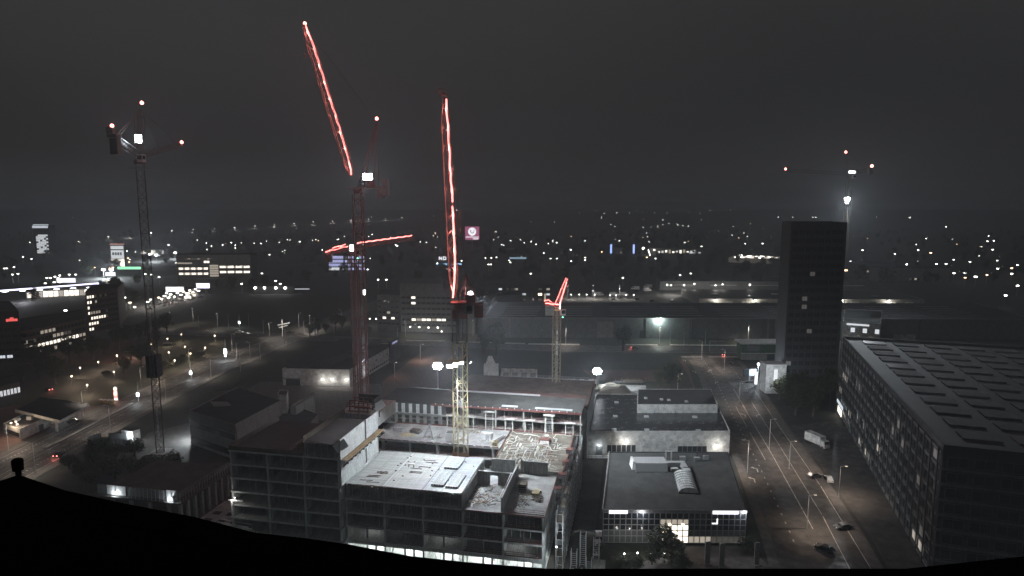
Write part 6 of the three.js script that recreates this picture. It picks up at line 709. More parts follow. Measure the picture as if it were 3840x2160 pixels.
// blocks at the far right of the picture
{
  const n0 = [133.7, -252.7], n1 = [94.2, -133.5], dx = n1[0] - n0[0], dz = n1[1] - n0[1], dl = Math.hypot(dx, dz), ox = dz / dl, oz = -dx / dl; const Pa = [n0, n1, [n1[0] + ox * 62, n1[1] + oz * 62], [n0[0] + ox * 62, n0[1] + oz * 62]];
  const t = bld('gridded_block', 'big dark office block with a gridded front along the right-hand street', Pa, 30, 'cladDark', 'roofDark', 'building', 0, 0.9); const e = edge(n0, n1);
  for (let r = 0; r < 8; r++) for (let i = 0; i < 24; i++) { const q = Math.floor(rnd() * 30); win(t, e, 1 + i * (e.len - 2) / 24, 1.2 + r * 3.55, (e.len - 2) / 24 - 0.9, 2.3, q === 3 || q === 4 ? 'winFaint' : q === 11 ? 'winDim' : 'glass', 'cladGrey', 2); }
  const eb = edge(n1, Pa[2]); for (let r = 0; r < 8; r++) { wpart(t, 'storey_band', kit().fbox(eb, 0, eb.len, 0.4 + r * 3.55, 1.0 + r * 3.55, 0.02, 0.35), 'cladGrey'); for (let i = 0; i < 12; i++) win(t, eb, 1 + i * (eb.len - 2) / 12, 1.2 + r * 3.55, (eb.len - 2) / 12 - 0.9, 2.3, 'glass', 'cladGrey', 2); }
  for (let r = 0; r < 9; r++) wpart(t, 'storey_band', kit().fbox(e, 0, e.len, 0.4 + r * 3.55, 1.0 + r * 3.55, 0.02, 0.35), 'cladGrey'); for (let i = 0; i < 25; i++) wpart(t, 'pier', kit().fbox(e, 0.35 + i * (e.len - 2) / 24, 0.85 + i * (e.len - 2) / 24, 0, 30, 0.36, 0.6), 'cladDark');
  for (let i = 0; i < 12; i++) for (let j = 0; j < 5; j++) { const c = (a, b) => [n0[0] + dx / dl * a + ox * b, n0[1] + dz / dl * a + oz * b], a0 = 5 + i * (dl - 8) / 12, b0 = 6 + j * 10.6; wpart(t, 'roof_panel_row', kit().prism([c(a0, b0), c(a0 + 5.4, b0), c(a0 + 5.4, b0 + 7.6), c(a0, b0 + 7.6)], 30.14, 30.5), (i + j) % 4 ? 'roofGrey' : 'glassPale'); }
  wpart(t, 'shop_sign', kit().fbox(e, 2, 14, 4.2, 5.4, 0.62, 0.9), 'winCool'); wpart(t, 'shop_window', kit().fbox(e, 4, 12, 0.8, 3.2, 0.62, 0.8), 'winWarm');
  const Pt2 = flat([[121.7, 0, -278.3], [146, 0, -278.3]]), q0 = Pt2[0], q1 = Pt2[1], Pk = [q0, q1, [q1[0] + 6, q1[1] - 24], [q0[0] + 6, q0[1] - 24]]; const tw = bld('dark_tower', 'tall dark slab tower standing between the right-hand road and the far right crane', Pk, 75, 'cladDark', 'roofDark', 'building', 0, 1.2); const et = edge(Pk[0], Pk[1]); for (let r = 0; r < 20; r++) for (let i = 0; i < 8; i++) { const q = Math.floor(rnd() * 24); win(tw, et, 0.8 + i * (et.len - 1.6) / 8, 1.4 + r * 3.65, (et.len - 1.6) / 8 - 0.5, 2.1, q === 4 ? 'winFaint' : 'glass', 'cladDark', 2); }
  const Pf = flat([[203.6, 0, -385.4], [221.4, 0, -376.2], [251.6, 0, -426.9], [229.1, 0, -432.7]]); const f = bld('lit_hall', 'pale hall with a lit front far right beyond the dark roof', Pf, 13, 'white', 'roofGrey'); const ef = edge(Pf[0], Pf[1]); for (let i = 0; i < 6; i++) win(f, ef, 1 + i * ef.len / 6.2, 3 + (i % 2) * 4, ef.len / 8, 3, i % 2 ? 'winPale' : 'winFaint', 'cladMid'); wpart(f, 'light_bar', kit().fbox(ef, 2, ef.len * 0.7, 11.4, 12.4, 0.02, 0.3), 'winPale');
  const k = thing('truck', 'pale box truck in the lit street at the right', 'truck', [106.6, 0, -213.8], 0.35); part(k, 'box', kit().cbox(0, 0.9, -1, 2.6, 3, 7), 'white'); part(k, 'cab', kit().hexa([[-1.2, 0.5, 4.6], [1.2, 0.5, 4.6], [1.2, 0.5, 2.6], [-1.2, 0.5, 2.6]], [[-1.1, 2.8, 4], [1.1, 2.8, 4], [1.1, 2.8, 2.6], [-1.1, 2.8, 2.6]]), 'white'); part(k, 'windscreen', kit().face([[-1, 1.7, 4.32], [1, 1.7, 4.32], [1, 2.6, 4.08], [-1, 2.6, 4.08]]), 'glass'); for (const z of [3.4, -2, -3.4]) for (const x of [-1.1, 1.1]) part(k, 'wheel', kit().tube([x - 0.15, 0.5, z], [x + 0.15, 0.5, z], 0.5, 0.5, 12), 'rubber');
}
// ---------- rooftop below the camera ----------
{
  const ed = [[-6.1, 79, -6.2], [-5.8, 79, -6.6], [-5.7, 79, -6.7], [-5.6, 79, -6.9], [-5.4, 79, -6.8], [-4.8, 79, -6.5], [-4, 79, -6.2], [-3.1, 79, -5.9], [-2.4, 79, -5.6], [-1.9, 79, -5.5], [-1.5, 79, -5.4], [-0.9, 79, -5.2], [-0.4, 79, -5.1], [0.3, 79, -5], [0.7, 79, -5], [1.4, 79, -5], [2, 79, -5], [2.5, 79, -5], [3.3, 79, -5], [3.9, 79, -5.1], [4.5, 79, -5.2], [5.3, 79, -5.3]].map((p) => [p[0], p[2]]);
  const poly = [...ed, [20, 14], [-22, 14]];
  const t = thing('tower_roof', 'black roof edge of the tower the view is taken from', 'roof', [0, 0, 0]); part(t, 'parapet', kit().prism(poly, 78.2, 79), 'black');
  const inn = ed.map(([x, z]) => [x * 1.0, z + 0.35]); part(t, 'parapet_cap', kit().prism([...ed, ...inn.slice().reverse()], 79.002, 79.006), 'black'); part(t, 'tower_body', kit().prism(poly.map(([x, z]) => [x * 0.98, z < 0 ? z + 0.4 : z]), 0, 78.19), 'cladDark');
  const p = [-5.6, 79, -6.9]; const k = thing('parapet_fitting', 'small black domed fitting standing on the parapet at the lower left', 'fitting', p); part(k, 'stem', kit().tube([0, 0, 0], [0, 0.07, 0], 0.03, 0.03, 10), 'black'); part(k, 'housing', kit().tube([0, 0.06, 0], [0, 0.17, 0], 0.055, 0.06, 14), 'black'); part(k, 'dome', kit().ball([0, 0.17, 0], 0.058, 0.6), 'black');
}

// ---------- lamps, cars, trees ----------
const lampCache = {};
function streetLamp(label, x, z, h, o = {}) {
  const t = thing(o.name ?? 'street_lamp', label, 'street lamp', [x, o.y ?? 0, z], o.turn ?? 0, o.group); const a = o.arm ?? 1.4;
  const key = [h, a].join(); lampCache[key] ??= [kit().tube([0, 0, 0], [0, h, 0], 0.13, 0.08, 7).geo(), kit().beam([0, h, 0], [a, h + 0.25, 0], 0.09).geo(), kit().box(a - 0.2, a + 0.55, h + 0.2, h + 0.34, -0.18, 0.18).geo(), kit().box(a - 0.12, a + 0.48, h + 0.14, h + 0.195, -0.13, 0.13).geo()];
  const g = lampCache[key]; part(t, 'pole', g[0], 'galv'); part(t, 'arm', g[1], 'galv'); part(t, 'lamp_head', g[2], 'galv'); part(t, 'lamp_glass', g[3], o.m ?? 'lampWhite');
  if (o.cd) spot(t, [a + 0.2, h + 0.05, 0], [a + 0.2, 0, 0], o.rgb ?? [1, 0.86, 0.72], o.cd, 1.25, 0.7, 0.15); return t;
}
const ORD = ['first', 'second', 'third', 'fourth', 'fifth', 'sixth', 'seventh', 'eighth', 'ninth', 'tenth', 'eleventh', 'twelfth', 'thirteenth', 'fourteenth', 'fifteenth', 'sixteenth', 'seventeenth', 'eighteenth', 'nineteenth', 'twentieth'];
{ const n = 16; for (let i = 0; i < n; i++) { const p = along(AV, 50 + i * 19), s = i % 2 ? 1 : -1; streetLamp(`${ORD[i]} street lamp along the avenue, counted from the near end`, p.x + p.nx * 11.4 * s, p.z + p.nz * 11.4 * s, 10, { cd: 340, turn: Math.atan2(p.nz * s, -p.nx * s), group: 'lamps along the avenue', m: 'winDim' }); } }
[[32.4, 0, -376.2], [90, 0, -380.7], [145.7, 0, -385.4], [-25.3, 0, -406.4], [-68.6, 0, -402.5], [-136.8, 0, -424.1], [-203.3, 0, -432.7], [-231.1, 0, -454.4], [-238.9, 0, -438.7]].forEach((p, i) => streetLamp(`${ORD[i]} tall lamp along the cross street`, p[0], p[2], 10.5, { cd: [420, 480, 620, 220, 200, 560, 420, 300, 300][i], turn: -Math.PI / 2 + (i > 4 ? 0.3 : 0), group: 'lamps along the cross street' }));
[[74.9, 0, -279.6], [109, 0, -318.9], [94.8, 0, -257.4], [103.8, 0, -340.6], [88.4, 0, -210.1], [73.6, 0, -190.2]].forEach((p, i) => streetLamp(['orange-lit lamp left of the right-hand road beside the tree', 'lamp on the island near the right-hand crossing', 'lamp on the median of the right-hand road', 'lamp beside the right-hand crossing', 'lamp right of the right-hand road', 'lamp left of the right-hand road near the showroom'][i], p[0], p[2], i ? 10.5 : 8, { cd: [60, 420, 480, 560, 480, 460][i], rgb: i ? [1, 0.8, 0.66] : WARM, turn: i % 2 ? Math.PI : 0, m: i ? 'winDim' : 'lampWarm' }));
[[88, 0, -193.3], [76.2, 0, -155.3], [93.7, 0, -173.6]].forEach((p, i) => streetLamp(`${['far', 'near', 'right'][i]} warm lamp in the lit street at the lower right`, p[0], p[2], 9, { cd: 420, rgb: [1, 0.76, 0.58], m: 'lampWarm' }));
[[-49.7, 0, -337.9], [-57.4, 0, -303.4]].forEach((p, i) => streetLamp(i ? 'single pale lamp post on the yard behind the netted block' : 'orange double lamp on the yard behind the hall', p[0], p[2], i ? 7.5 : 9, { cd: i ? 60 : 330, rgb: WARM, m: i ? 'lampWhite' : 'lampWarm', arm: i ? 0.8 : 1.4 }));
[[456, 841, 120], [421, 852, 90], [380, 866, 70], [540, 844, 120], [337, 879, 80], [465, 872, 30], [516, 874, 110], [424, 886, 60], [479, 889, 110], [294, 894, 150], [439, 906, 110], [247, 910, 150], [396, 923, 130], [201, 925, 150], [286, 935, 120], [180, 946, 150], [219, 968, 200]].forEach(([x, y, cd], i) => { const h = 4.6, D = (82 - h) / Math.tan(Math.atan((y - 724.5) / 1600) + 7.1 * Math.PI / 180), X = (x - 1288) / 1600 * (D * 0.9923 + (82 - h) * 0.1236); const t = thing('park_lamp', `${ORD[i]} warm globe lamp of the tree-lined car park, counted from the far side`, 'street lamp', [X, 0, -D], 0, 'warm lamps of the car park'); part(t, 'pole', kit().tube([0, 0, 0], [0, h - 0.2, 0], 0.09, 0.07, 7), 'darkSteel'); part(t, 'lamp_globe', kit().ball([0, h, 0], 0.3), 'lampWarm'); part(t, 'lamp_cap', kit().cbox(0, h + 0.3, 0, 0.8, 0.08, 0.8), 'darkSteel'); point(t, [0, h - 0.5, 0.1], WARM, cd, 0.2); });
[[567, 886], [480, 937], [347, 992], [602, 811]].forEach(([x, y], i) => { const h = i ? 3.2 : 4, D = (82 - h) / Math.tan(Math.atan((y - 724.5) / 1600) + 7.1 * Math.PI / 180), X = (x - 1288) / 1600 * (D * 0.9923 + (82 - h) * 0.1236); const t = thing('light_box', ['tall white lit advertising box beside the avenue', 'small white lit box on a pole halfway along the avenue', 'small white lit box on a pole near the petrol station', 'small white lit box on a pole at the cross street'][i], 'sign', [X, 0, -D]); part(t, 'pole', kit().tube([0, 0, 0], [0, h + (i ? 5.5 : 7), 0], 0.1, 0.08, 7), 'galv'); part(t, 'sign_box', kit().cbox(0, h - 0.8, 0.25, i ? 1 : 1.5, i ? 1.5 : 2.6, 0.3), 'lampCool'); if (!i) part(t, 'sign_foot', kit().cbox(0, h - 2.4, 0.25, 0.9, 1.2, 0.3), 'lampCool'); point(t, [0, h, 1.4], COOL, i ? 45 : 110, 0.3); });
[[-45.3, -400], [-132.1, -247.1], [-138.6, -265.8]].slice(0, 0);
// signal gantry and posts at the junction
{ const t = thing('sign_gantry', 'pale direction sign post with arms at the junction', 'sign', [-148.6, 0, -405.1], 0.2); part(t, 'pole', kit().box(-0.25, 0.25, 0, 11, -0.25, 0.25), 'white'); for (const [y, l] of [[6.4, 3.4], [8, 4.6]]) part(t, 'arm', kit().beam([-l * 0.6, y - 0.6, 0], [l, y + 0.7, 0], 0.4, 0.6), 'white'); point(t, [2, 12, 6], WHITE, 220, 0.3);
  for (const [lb, x, z, w] of [['signal mast with a long arm at the junction', -142.5, -391.4, 6.5], ['signal mast with a long arm near the right-hand crossing', 114.5, -361.1, 9]]) { const s = thing('traffic_signal', lb, 'traffic signal', [x, 0, z]); part(s, 'pole', kit().tube([0, 0, 0], [0, 6.2, 0], 0.13, 0.1, 8), 'galv'); part(s, 'arm', kit().beam([0, 6, 0], [w, 6.1, 0], 0.14), 'galv'); for (const f of [0.5, 0.95]) part(s, 'signal_head', kit().cbox(w * f, 5.2, 0, 0.35, 1, 0.3), 'darkSteel'); }
  for (let i = 0; i < 14; i++) { const [x, y] = [[500, 826], [575, 824], [626, 822], [663, 840], [765, 842], [790, 842], [840, 842], [1000, 862], [1685, 870], [1720, 876], [1774, 868], [655, 905], [596, 905], [605, 935]][i], D = 82 / Math.tan(Math.atan((y - 724.5) / 1600) + 7.1 * Math.PI / 180), X = (x - 1288) / 1600 * (D * 0.9923 + 82 * 0.1236); const s = thing('unlit_pole', `${ORD[i]} slim unlit pole at the junctions`, 'pole', [X, 0, -D], 0, 'slim unlit poles'); part(s, 'pole', kit().tube([0, 0, 0], [0, 9, 0], 0.12, 0.07, 7), 'galv'); part(s, 'arm', kit().beam([0, 9, 0], [1.2, 9.2, 0], 0.08), 'galv'); } }
// cars
function car(label, x, z, turn, m = 'carGrey', o = {}) {
  const van = o.van, t = thing(van ? 'parked_van' : o.moving ? 'car' : 'parked_car', label, van ? 'van' : 'car', [x, o.y ?? 0, z], turn, o.group), L = van ? 5.6 : 4.4, H = van ? 2.4 : 1.45, W = van ? 1 : 0.9;
  const prof = van ? [[-2.8, 0.35], [2.8, 0.35], [2.8, 1.1], [2.2, 1.35], [1.5, 2.35], [-2.75, 2.4]] : [[-2.15, 0.35], [2.2, 0.35], [2.2, 0.75], [1.1, 0.92], [0.5, 1.42], [-1.1, 1.45], [-1.8, 0.98], [-2.2, 0.9]];
  const k = kit(); for (const s of [-1, 1]) { const q = prof.map(([a, b]) => [a, b, s * W * (b > 1.1 && !van ? 0.86 : 1)]); k.face(s > 0 ? q : q.reverse()); } for (let i = 0; i < prof.length; i++) { const a = prof[i], b = prof[(i + 1) % prof.length], w = (p) => W * (p[1] > 1.1 && !van ? 0.86 : 1); k.face([[a[0], a[1], w(a)], [a[0], a[1], -w(a)], [b[0], b[1], -w(b)], [b[0], b[1], w(b)]]); } part(t, 'body', k, m);
  const wz = van ? [1.48, 2.2] : [0.52, 1.08]; part(t, 'windscreen', kit().hexa([[wz[1], van ? 1.38 : 0.96, W * 0.8], [wz[1] + 0.03, van ? 1.38 : 0.96, W * 0.8], [wz[1] + 0.03, van ? 1.38 : 0.96, -W * 0.8], [wz[1], van ? 1.38 : 0.96, -W * 0.8]], [[wz[0], H - 0.1, W * 0.74], [wz[0] + 0.03, H - 0.1, W * 0.74], [wz[0] + 0.03, H - 0.1, -W * 0.74], [wz[0], H - 0.1, -W * 0.74]]), 'glass');
  for (const s of [-1, 1]) part(t, 'side_window', kit().box(van ? 0.7 : -1.1, van ? 1.6 : 0.5, van ? 1.4 : 0.98, van ? 2.1 : 1.34, s * W * 0.93, s * W * (van ? 1.01 : 0.96)), 'glass');
  for (const a of [-L * 0.31, L * 0.31]) for (const s of [-1, 1]) part(t, 'wheel', kit().tube([a, 0.33, s * W - 0.1], [a, 0.33, s * W + 0.1], 0.33, 0.33, 12), 'rubber');
  for (const s of [-0.65, 0.65]) { part(t, 'headlight', kit().cbox(L / 2 + 0.02, 0.6, s * W, 0.06, 0.18, 0.3), o.front ? 'lampWhite' : 'whiteClean'); part(t, 'tail_light', kit().cbox(-L / 2 - 0.02, 0.7, s * W, 0.06, 0.18, 0.3), o.rear ? 'beaconRed' : 'carRed'); }
  if (o.front) spot(t, [L / 2 + 0.3, 0.65, 0], [L / 2 + 14, 0, 0], WHITE, 900, 0.5, 0.8, 0.1); if (o.rear) point(t, [-L / 2 - 0.5, 0.8, 0], RED, 14, 0.1); return t;
}
car('white car with its headlights on crossing the junction', -181.2, -415.7, 0.25, 'carWhite', { front: true, moving: true, y: 0.037 }); car('dark car with glowing red tail lights at the lower left of the avenue', -151.2, -204.1, 1.58, 'carDark', { rear: true, moving: true, y: 0.031 }); car('car with red tail lights waiting on the right-hand crossing', 118.8, -351.1, 1.4, 'carDark', { rear: true, moving: true, y: 0.06 }); car('car with a red tail light beside the round tree on the cross street', 72.6, -368.5, 0, 'carGrey', { rear: true, moving: true, y: 0.037 });
[[1507, 744, 'white', 0.02], [1545, 744, 'white', 0.1], [1569, 744, 'white', 0.05], [1598, 729, 'white', 2.9], [1630, 724, 'white', 3.1], [1628, 733, 'white', 0.3]].forEach(([x, y, m, a], i) => { const D = 82 / Math.tan(Math.atan((y - 724.5) / 1600) + 7.1 * Math.PI / 180), X = (x - 1288) / 1600 * (D * 0.9923 + 82 * 0.1236); const c = car(['leftmost white van parked in the depot yard', 'second white van from the left in the depot yard', 'third white van from the left in the depot yard', 'white van farther back in the depot yard', 'large white van at the back right of the depot yard', 'white van nose-out at the right of the depot yard'][i], X, -D, a, 'carWhite', { van: true }); c.scale.setScalar(1.5); });
[[1544, 755, 'carGrey'], [1602, 754, 'carDark'], [1641, 759, 'carDark'], [1690, 757, 'carWhite'], [1600, 735, 'carDark'], [1483, 745, 'carDark'], [1560, 750, 'carDark']].forEach(([x, y, m], i) => { const D = 82 / Math.tan(Math.atan((y - 724.5) / 1600) + 7.1 * Math.PI / 180), X = (x - 1288) / 1600 * (D * 0.9923 + 82 * 0.1236); car(['grey car in the middle of the depot yard', 'dark car right of the middle of the depot yard', 'dark car at the corner of the depot yard', 'white car before the first dock lamp', 'dark car behind the white vans in the depot yard', 'dark car left of the white vans in the depot yard', 'dark car just behind the grey one in the depot yard'][i], X, -D, 0.1 + i * 0.3, m); });
car('car standing under the petrol canopy', -170, -238, 0.7, 'carGrey'); car('dark car parked in the showroom garden', 52, -130, 0.4, 'carDark');
car('car with weak red lights behind the petrol station', -210.9, -281.5, 2.6, 'carDark', { rear: true }); car('pale car in the tree-lined car park', -210, -380.7, 0.2, 'carGrey'); car('dark car near the middle of the tree-lined car park', -203.2, -311, 0.2, 'carDark');
[[46.4, 0, -264.6], [50, 0, -557.3], [32.7, 0, -562.1], [18.3, 0, -557.3]].slice(0, 0);
[[93.1, 0, -187.2], [96.2, 0, -184.4], [75.6, 0, -144.7], [85.4, 0, -155.3]].forEach((p, i) => car(`${ORD[i]} parked car in the lit street at the lower right`, p[0], p[2], 0.3 + i, ['carGrey', 'carWhite', 'carDark'][i % 3], { group: 'cars in the lit street' }));
// yard lamps of the depot
[[1429, 719], [1492, 719], [1558, 719]].forEach(([x, y], i) => { const h = 12, D = (82 - h) / Math.tan(Math.atan((y - 724.5) / 1600) + 7.1 * Math.PI / 180), X = (x - 1288) / 1600 * (D * 0.9923 + (82 - h) * 0.1236); streetLamp(`${ORD[i]} tall lamp from the left along the back of the depot yard`, X, -D, h, { cd: 900, rgb: WHITE, m: 'lampFar', turn: -Math.PI / 2, group: 'depot yard lamps' }); });
[[1359, 741], [1378, 741], [1437, 741], [1457, 741], [1476, 741], [1496, 742], [1535, 743], [1550, 743], [1575, 742], [1594, 742]].forEach(([x, y], i) => { const h = 3, D = (82 - h) / Math.tan(Math.atan((y - 724.5) / 1600) + 7.1 * Math.PI / 180), X = (x - 1288) / 1600 * (D * 0.9923 + (82 - h) * 0.1236); const t = thing('yard_bollard', `${ORD[i]} low white yard lamp from the left in the depot yard`, 'lamp', [X, 0, -D], 0, 'low depot yard lamps'); part(t, 'post', kit().box(-0.12, 0.12, 0, h - 0.3, -0.12, 0.12), 'galv'); part(t, 'lamp_head', kit().ball([0, h, 0], 0.42), 'lampWhite'); if (i % 2) point(t, [0, h + 0.9, 0.6], WHITE, 60, 0.3); });
// trees: tapered trunk, limbs, leaves through the whole crown
function treeParts(s, H, R, n, m) {
  const old = seed; seed = s; const tr = kit().tube([0, 0, 0], [rr(-0.2, 0.2), H * 0.4, 0], R * 0.09, R * 0.06, 7), ends = []; for (let i = 0; i < 7; i++) { const a = i / 7 * 6.28 + rr(-0.3, 0.3), e = [Math.cos(a) * R * rr(0.3, 0.65), H * rr(0.5, 0.86), Math.sin(a) * R * rr(0.3, 0.65)]; tr.tube([0, H * rr(0.28, 0.42), 0], e, R * 0.045, R * 0.015, 5); ends.push(e); }
  const lv = kit(), cl = []; for (let i = 0; i < 22; i++) { const a = rr(0, 6.28), q = Math.sqrt(rnd()), y = rr(-1, 1); const w = Math.sqrt(Math.max(0, 1 - y * y)); cl.push([Math.cos(a) * R * 0.78 * q * w, H * 0.64 + y * H * 0.3, Math.sin(a) * R * 0.78 * q * w, R * rr(0.24, 0.42)]); }
  for (const e of ends) cl.push([...e, R * 0.32]);
  for (let i = 0; i < n; i++) { const c = cl[i % cl.length], d = [rr(-1, 1), rr(-1, 1), rr(-1, 1)], l = Math.hypot(...d) || 1, f = Math.cbrt(rnd()) * c[3] / l, p = [c[0] + d[0] * f, c[1] + d[1] * f, c[2] + d[2] * f], z = R * rr(0.05, 0.1), a = rr(0, 6.28), b = rr(-1, 1), u = [Math.cos(a) * z, b * z * 0.6, Math.sin(a) * z], v = [-Math.sin(a) * z * rr(0.4, 0.9), z * rr(-0.6, 0.8), Math.cos(a) * z * rr(0.4, 0.9)]; lv.face([[p[0] - u[0], p[1] - u[1], p[2] - u[2]], [p[0] + v[0], p[1] + v[1], p[2] + v[2]], [p[0] + u[0], p[1] + u[1], p[2] + u[2]], [p[0] - v[0], p[1] - v[1], p[2] - v[2]]]); }
  seed = old; return [tr.geo(), lv.geo(), m];
}
const TV = [treeParts(11, 10, 4.2, 1500, 'leafA'), treeParts(23, 12, 4.6, 1600, 'leafB'), treeParts(37, 8, 3.8, 1300, 'leafC'), treeParts(51, 14, 5, 1700, 'leafB')], BV = [treeParts(71, 4.4, 3.2, 900, 'leafB'), treeParts(83, 3.2, 2.8, 800, 'leafA')];
function tree(label, x, z, v, s = 1, group, bush) { const q = (bush ? BV : TV)[v % (bush ? 2 : 4)], t = thing(bush ? 'bush' : 'tree', label, bush ? 'bush' : 'tree', [x, 0, z], rr(0, 6.28), group); part(t, 'trunk', q[0], 'bark'); part(t, 'crown', q[1], q[2]); t.scale.setScalar(s); return t; }
const tp = (list, h = 0) => list;
tree('big round dark tree on the cross street left of the small crane', -9, -352, 1, 1.5); tree('second dark tree just left of the big round one by the cross street', -16.6, -357, 0, 1.1); tree('round dark tree on the cross street left of the tail light', 64.3, -361.1, 3, 1.1); tree('leafy tree lit from the side beside the right-hand road', 71.9, -279.6, 1, 1.1); tree('smaller tree beside the lit one near the right-hand road', 68.3, -286, 2, 1);
[[-260.7, 0, -340.6], [-241.4, 0, -323], [-226.7, 0, -311], [-247.6, 0, -318.9], [-231.1, 0, -303.4], [-215.7, 0, -292.7], [-233.4, 0, -296.2], [-236, 0, -331.6], [-239.9, 0, -345.3], [-229.1, 0, -340.6], [-232.4, 0, -355], [-230.1, 0, -365.3], [-234.2, 0, -381.9], [-231.5, 0, -387.8], [-208.4, 0, -340.6], [-192.8, 0, -323], [-198.6, 0, -340.6], [-209.2, 0, -365.3], [-194.8, 0, -311], [-230.8, 0, -406.4], [-238.5, 0, -406.4], [-229.3, 0, -415.7]].forEach((p, i) => tree(`${ORD[i % 20]} dark tree of the ${i < 20 ? 'near' : 'far'} rows around the car park, counted from the left`, p[0], p[2], i, rr(0.85, 1.15), 'trees of the car park'));
[[-178.8, 0, -318.9], [-177.9, 0, -322.2], [-177.5, 0, -326.4], [-176.8, 0, -330.7], [-176.1, 0, -335.1], [-175.3, 0, -339.7], [-174.1, 0, -343.4], [-172.9, 0, -347.2]].forEach((p, i) => tree(`${ORD[i]} bush of the hedge between car park and avenue, from the left`, p[0], p[2], i, 1, 'hedge bushes', true));
[[-140.5, 0, -193.3], [-133.6, 0, -188.7], [-134.9, 0, -196.4], [-127.8, 0, -190.2], [-121.3, 0, -185.8], [-122.2, 0, -193.3], [-114.9, 0, -187.2], [-126.7, 0, -182.9], [-129.9, 0, -199.7], [-114.6, 0, -193.3], [-137.3, 0, -203], [-107.9, 0, -185.8], [-125.4, 0, -203], [-108.3, 0, -193.3]].forEach((p, i) => tree(`${ORD[i]} dark bush in the thicket at the lower left, from the near end`, p[0], p[2], i, rr(1, 1.5), 'thicket at the lower left', true));
[[-130.9, 0, -405.1], [-127.3, 0, -410.4], [-123.6, 0, -415.7], [-119.3, 0, -424.1], [-116.3, 0, -429.8], [-100.5, 0, -413], [-93.8, 0, -406.4]].forEach((p, i) => tree(`${ORD[i]} tree of the row behind the hall, from the left`, p[0], p[2], i, 0.9, 'trees behind the hall'));
[[35.1, 0, -142.1], [37.3, 0, -139.5], [32.5, 0, -138.7], [39.6, 0, -144.7], [56.9, 0, -144.7], [24.8, 0, -137], [27.9, 0, -136.1], [39.4, 0, -136.7], [20.4, 0, -141.2]].forEach((p, i) => tree(`${ORD[i]} garden ${i < 4 ? 'conifer-dark shrub' : 'shrub'} before the showroom`, p[0], p[2], i, i < 2 ? 1.5 : 0.8, 'garden shrubs', true));
[[38.2, 0, -624.9], [45.6, 0, -646.8], [28.6, 0, -631], [51.7, 0, -621.9], [21.2, 0, -646.8], [106.6, 0, -730.8], [127.1, 0, -743.4], [82.3, 0, -718.7], [149.2, 0, -760.9], [166.4, 0, -752]].forEach((p, i) => tree(`${ORD[i]} tree of the dark row behind the depot yard`, p[0], p[2], i, 1.2, 'trees behind the depot yard'));
[[118.8, 0, -264.6], [121.4, 0, -259.1], [127.8, 0, -260.2], [132.6, 0, -258], [113.2, 0, -246.1], [119.2, 0, -243.7], [115.7, 0, -267.5]].forEach((p, i) => tree(`${ORD[i]} tree of the dark group right of the white tent`, p[0], p[2], i, 1.2, 'trees right of the tent'));

// ---------- far field ----------
// gentle rise to the skyline
{ const n = 40, k = kit(), xs = [-6800, 6800]; const hh = (d) => { const t = Math.min(1, Math.max(0, (d - 2200) / 2600)); return 74 * t * t * (3 - 2 * t); }; for (let i = 0; i < n; i++) { const d0 = 2200 + i * 70, d1 = d0 + 70; k.face([[-6800, hh(d0) + 0.02, -d0], [6800, hh(d0) + 0.02, -d0], [6800, hh(d1) + 0.02, -d1], [-6800, hh(d1) + 0.02, -d1]]); } k.face([[-6800, 74, -5000], [6800, 74, -5000], [6800, 74, -8800], [-6800, 74, -8800]]); struct('hills', k, 'ground'); }
const farPole = kit().box(-0.12, 0.12, 0, 9, -0.12, 0.12).geo(), farHead = (s) => kit().cbox(0, 9, 0, s * 1.4, s * 0.7, s).geo(), FH = [farHead(0.7), farHead(1.1), farHead(1.7), farHead(2.6)];
function farLamps(pts, size, m, label, group) { pts.forEach((p, i) => { const t = thing('distant_lamp', label, 'street lamp', p, 0, group); const d = -p[2]; if (/motorway/.test(label)) spot(t, [0, 8.8, 2], [0, 0, 6], WHITE, 5000, 1.3, 0.5, 0.5); part(t, 'pole', farPole, 'galv'); part(t, 'lamp_head', FH[Math.min(3, size + (d > 1800 ? 1 : 0))], m); }); }
farLamps([[-1117.7, 0, -2238], [-1096.8, 0.7, -2352], [-1052.4, 1.5, -2422], [-1029.1, 3.9, -2560], [-999.8, 6.9, -2692], [-950.9, 9.7, -2790], [-888, 11.8, -2856], [-839.6, 16.3, -2988], [-769.3, 18.8, -3056], [-708.9, 22.8, -3160], [-633.1, 24.2, -3194], [-568.6, 28.7, -3304], [-1099.9, 0, -1944], [-1075.8, 0, -1794], [-1056.8, 0, -1668]], 0, 'lampFar', 'tiny lamp of the long row along the far motorway', 'lamps along the far motorway');
farLamps([[-652, 0, -1358], [-593.2, 0, -1256], [-590.2, 0, -1298], [-612.6, 0, -1390], [-558.2, 0, -1284], [-584.2, 0, -1374], [-549.4, 0, -1358], [-529.6, 0, -1342], [-556.2, 0, -1442], [-508.5, 0, -1390], [-534.4, 0, -1516], [-522.5, 0, -1498], [-457.9, 0, -1408], [-463, 0, -1478], [-467.3, 0, -1516], [-416.2, 0, -1516], [-418.8, 0, -1536], [-371.2, 0, -1600], [-313.7, 0, -1644], [-399.8, 0, -1822], [-237.5, 0, -1298], [-377.1, 0, -1052], [-338.2, 0, -1134], [-412.7, 0, -990], [-578.3, 0, -1358], [-605.6, 0, -1374], [-583.8, 0, -1284], [-550.2, 0, -1146]], 0, 'lampFar', 'small lamp among the dark fields left of the red crane', 'lamps among the fields at the left');
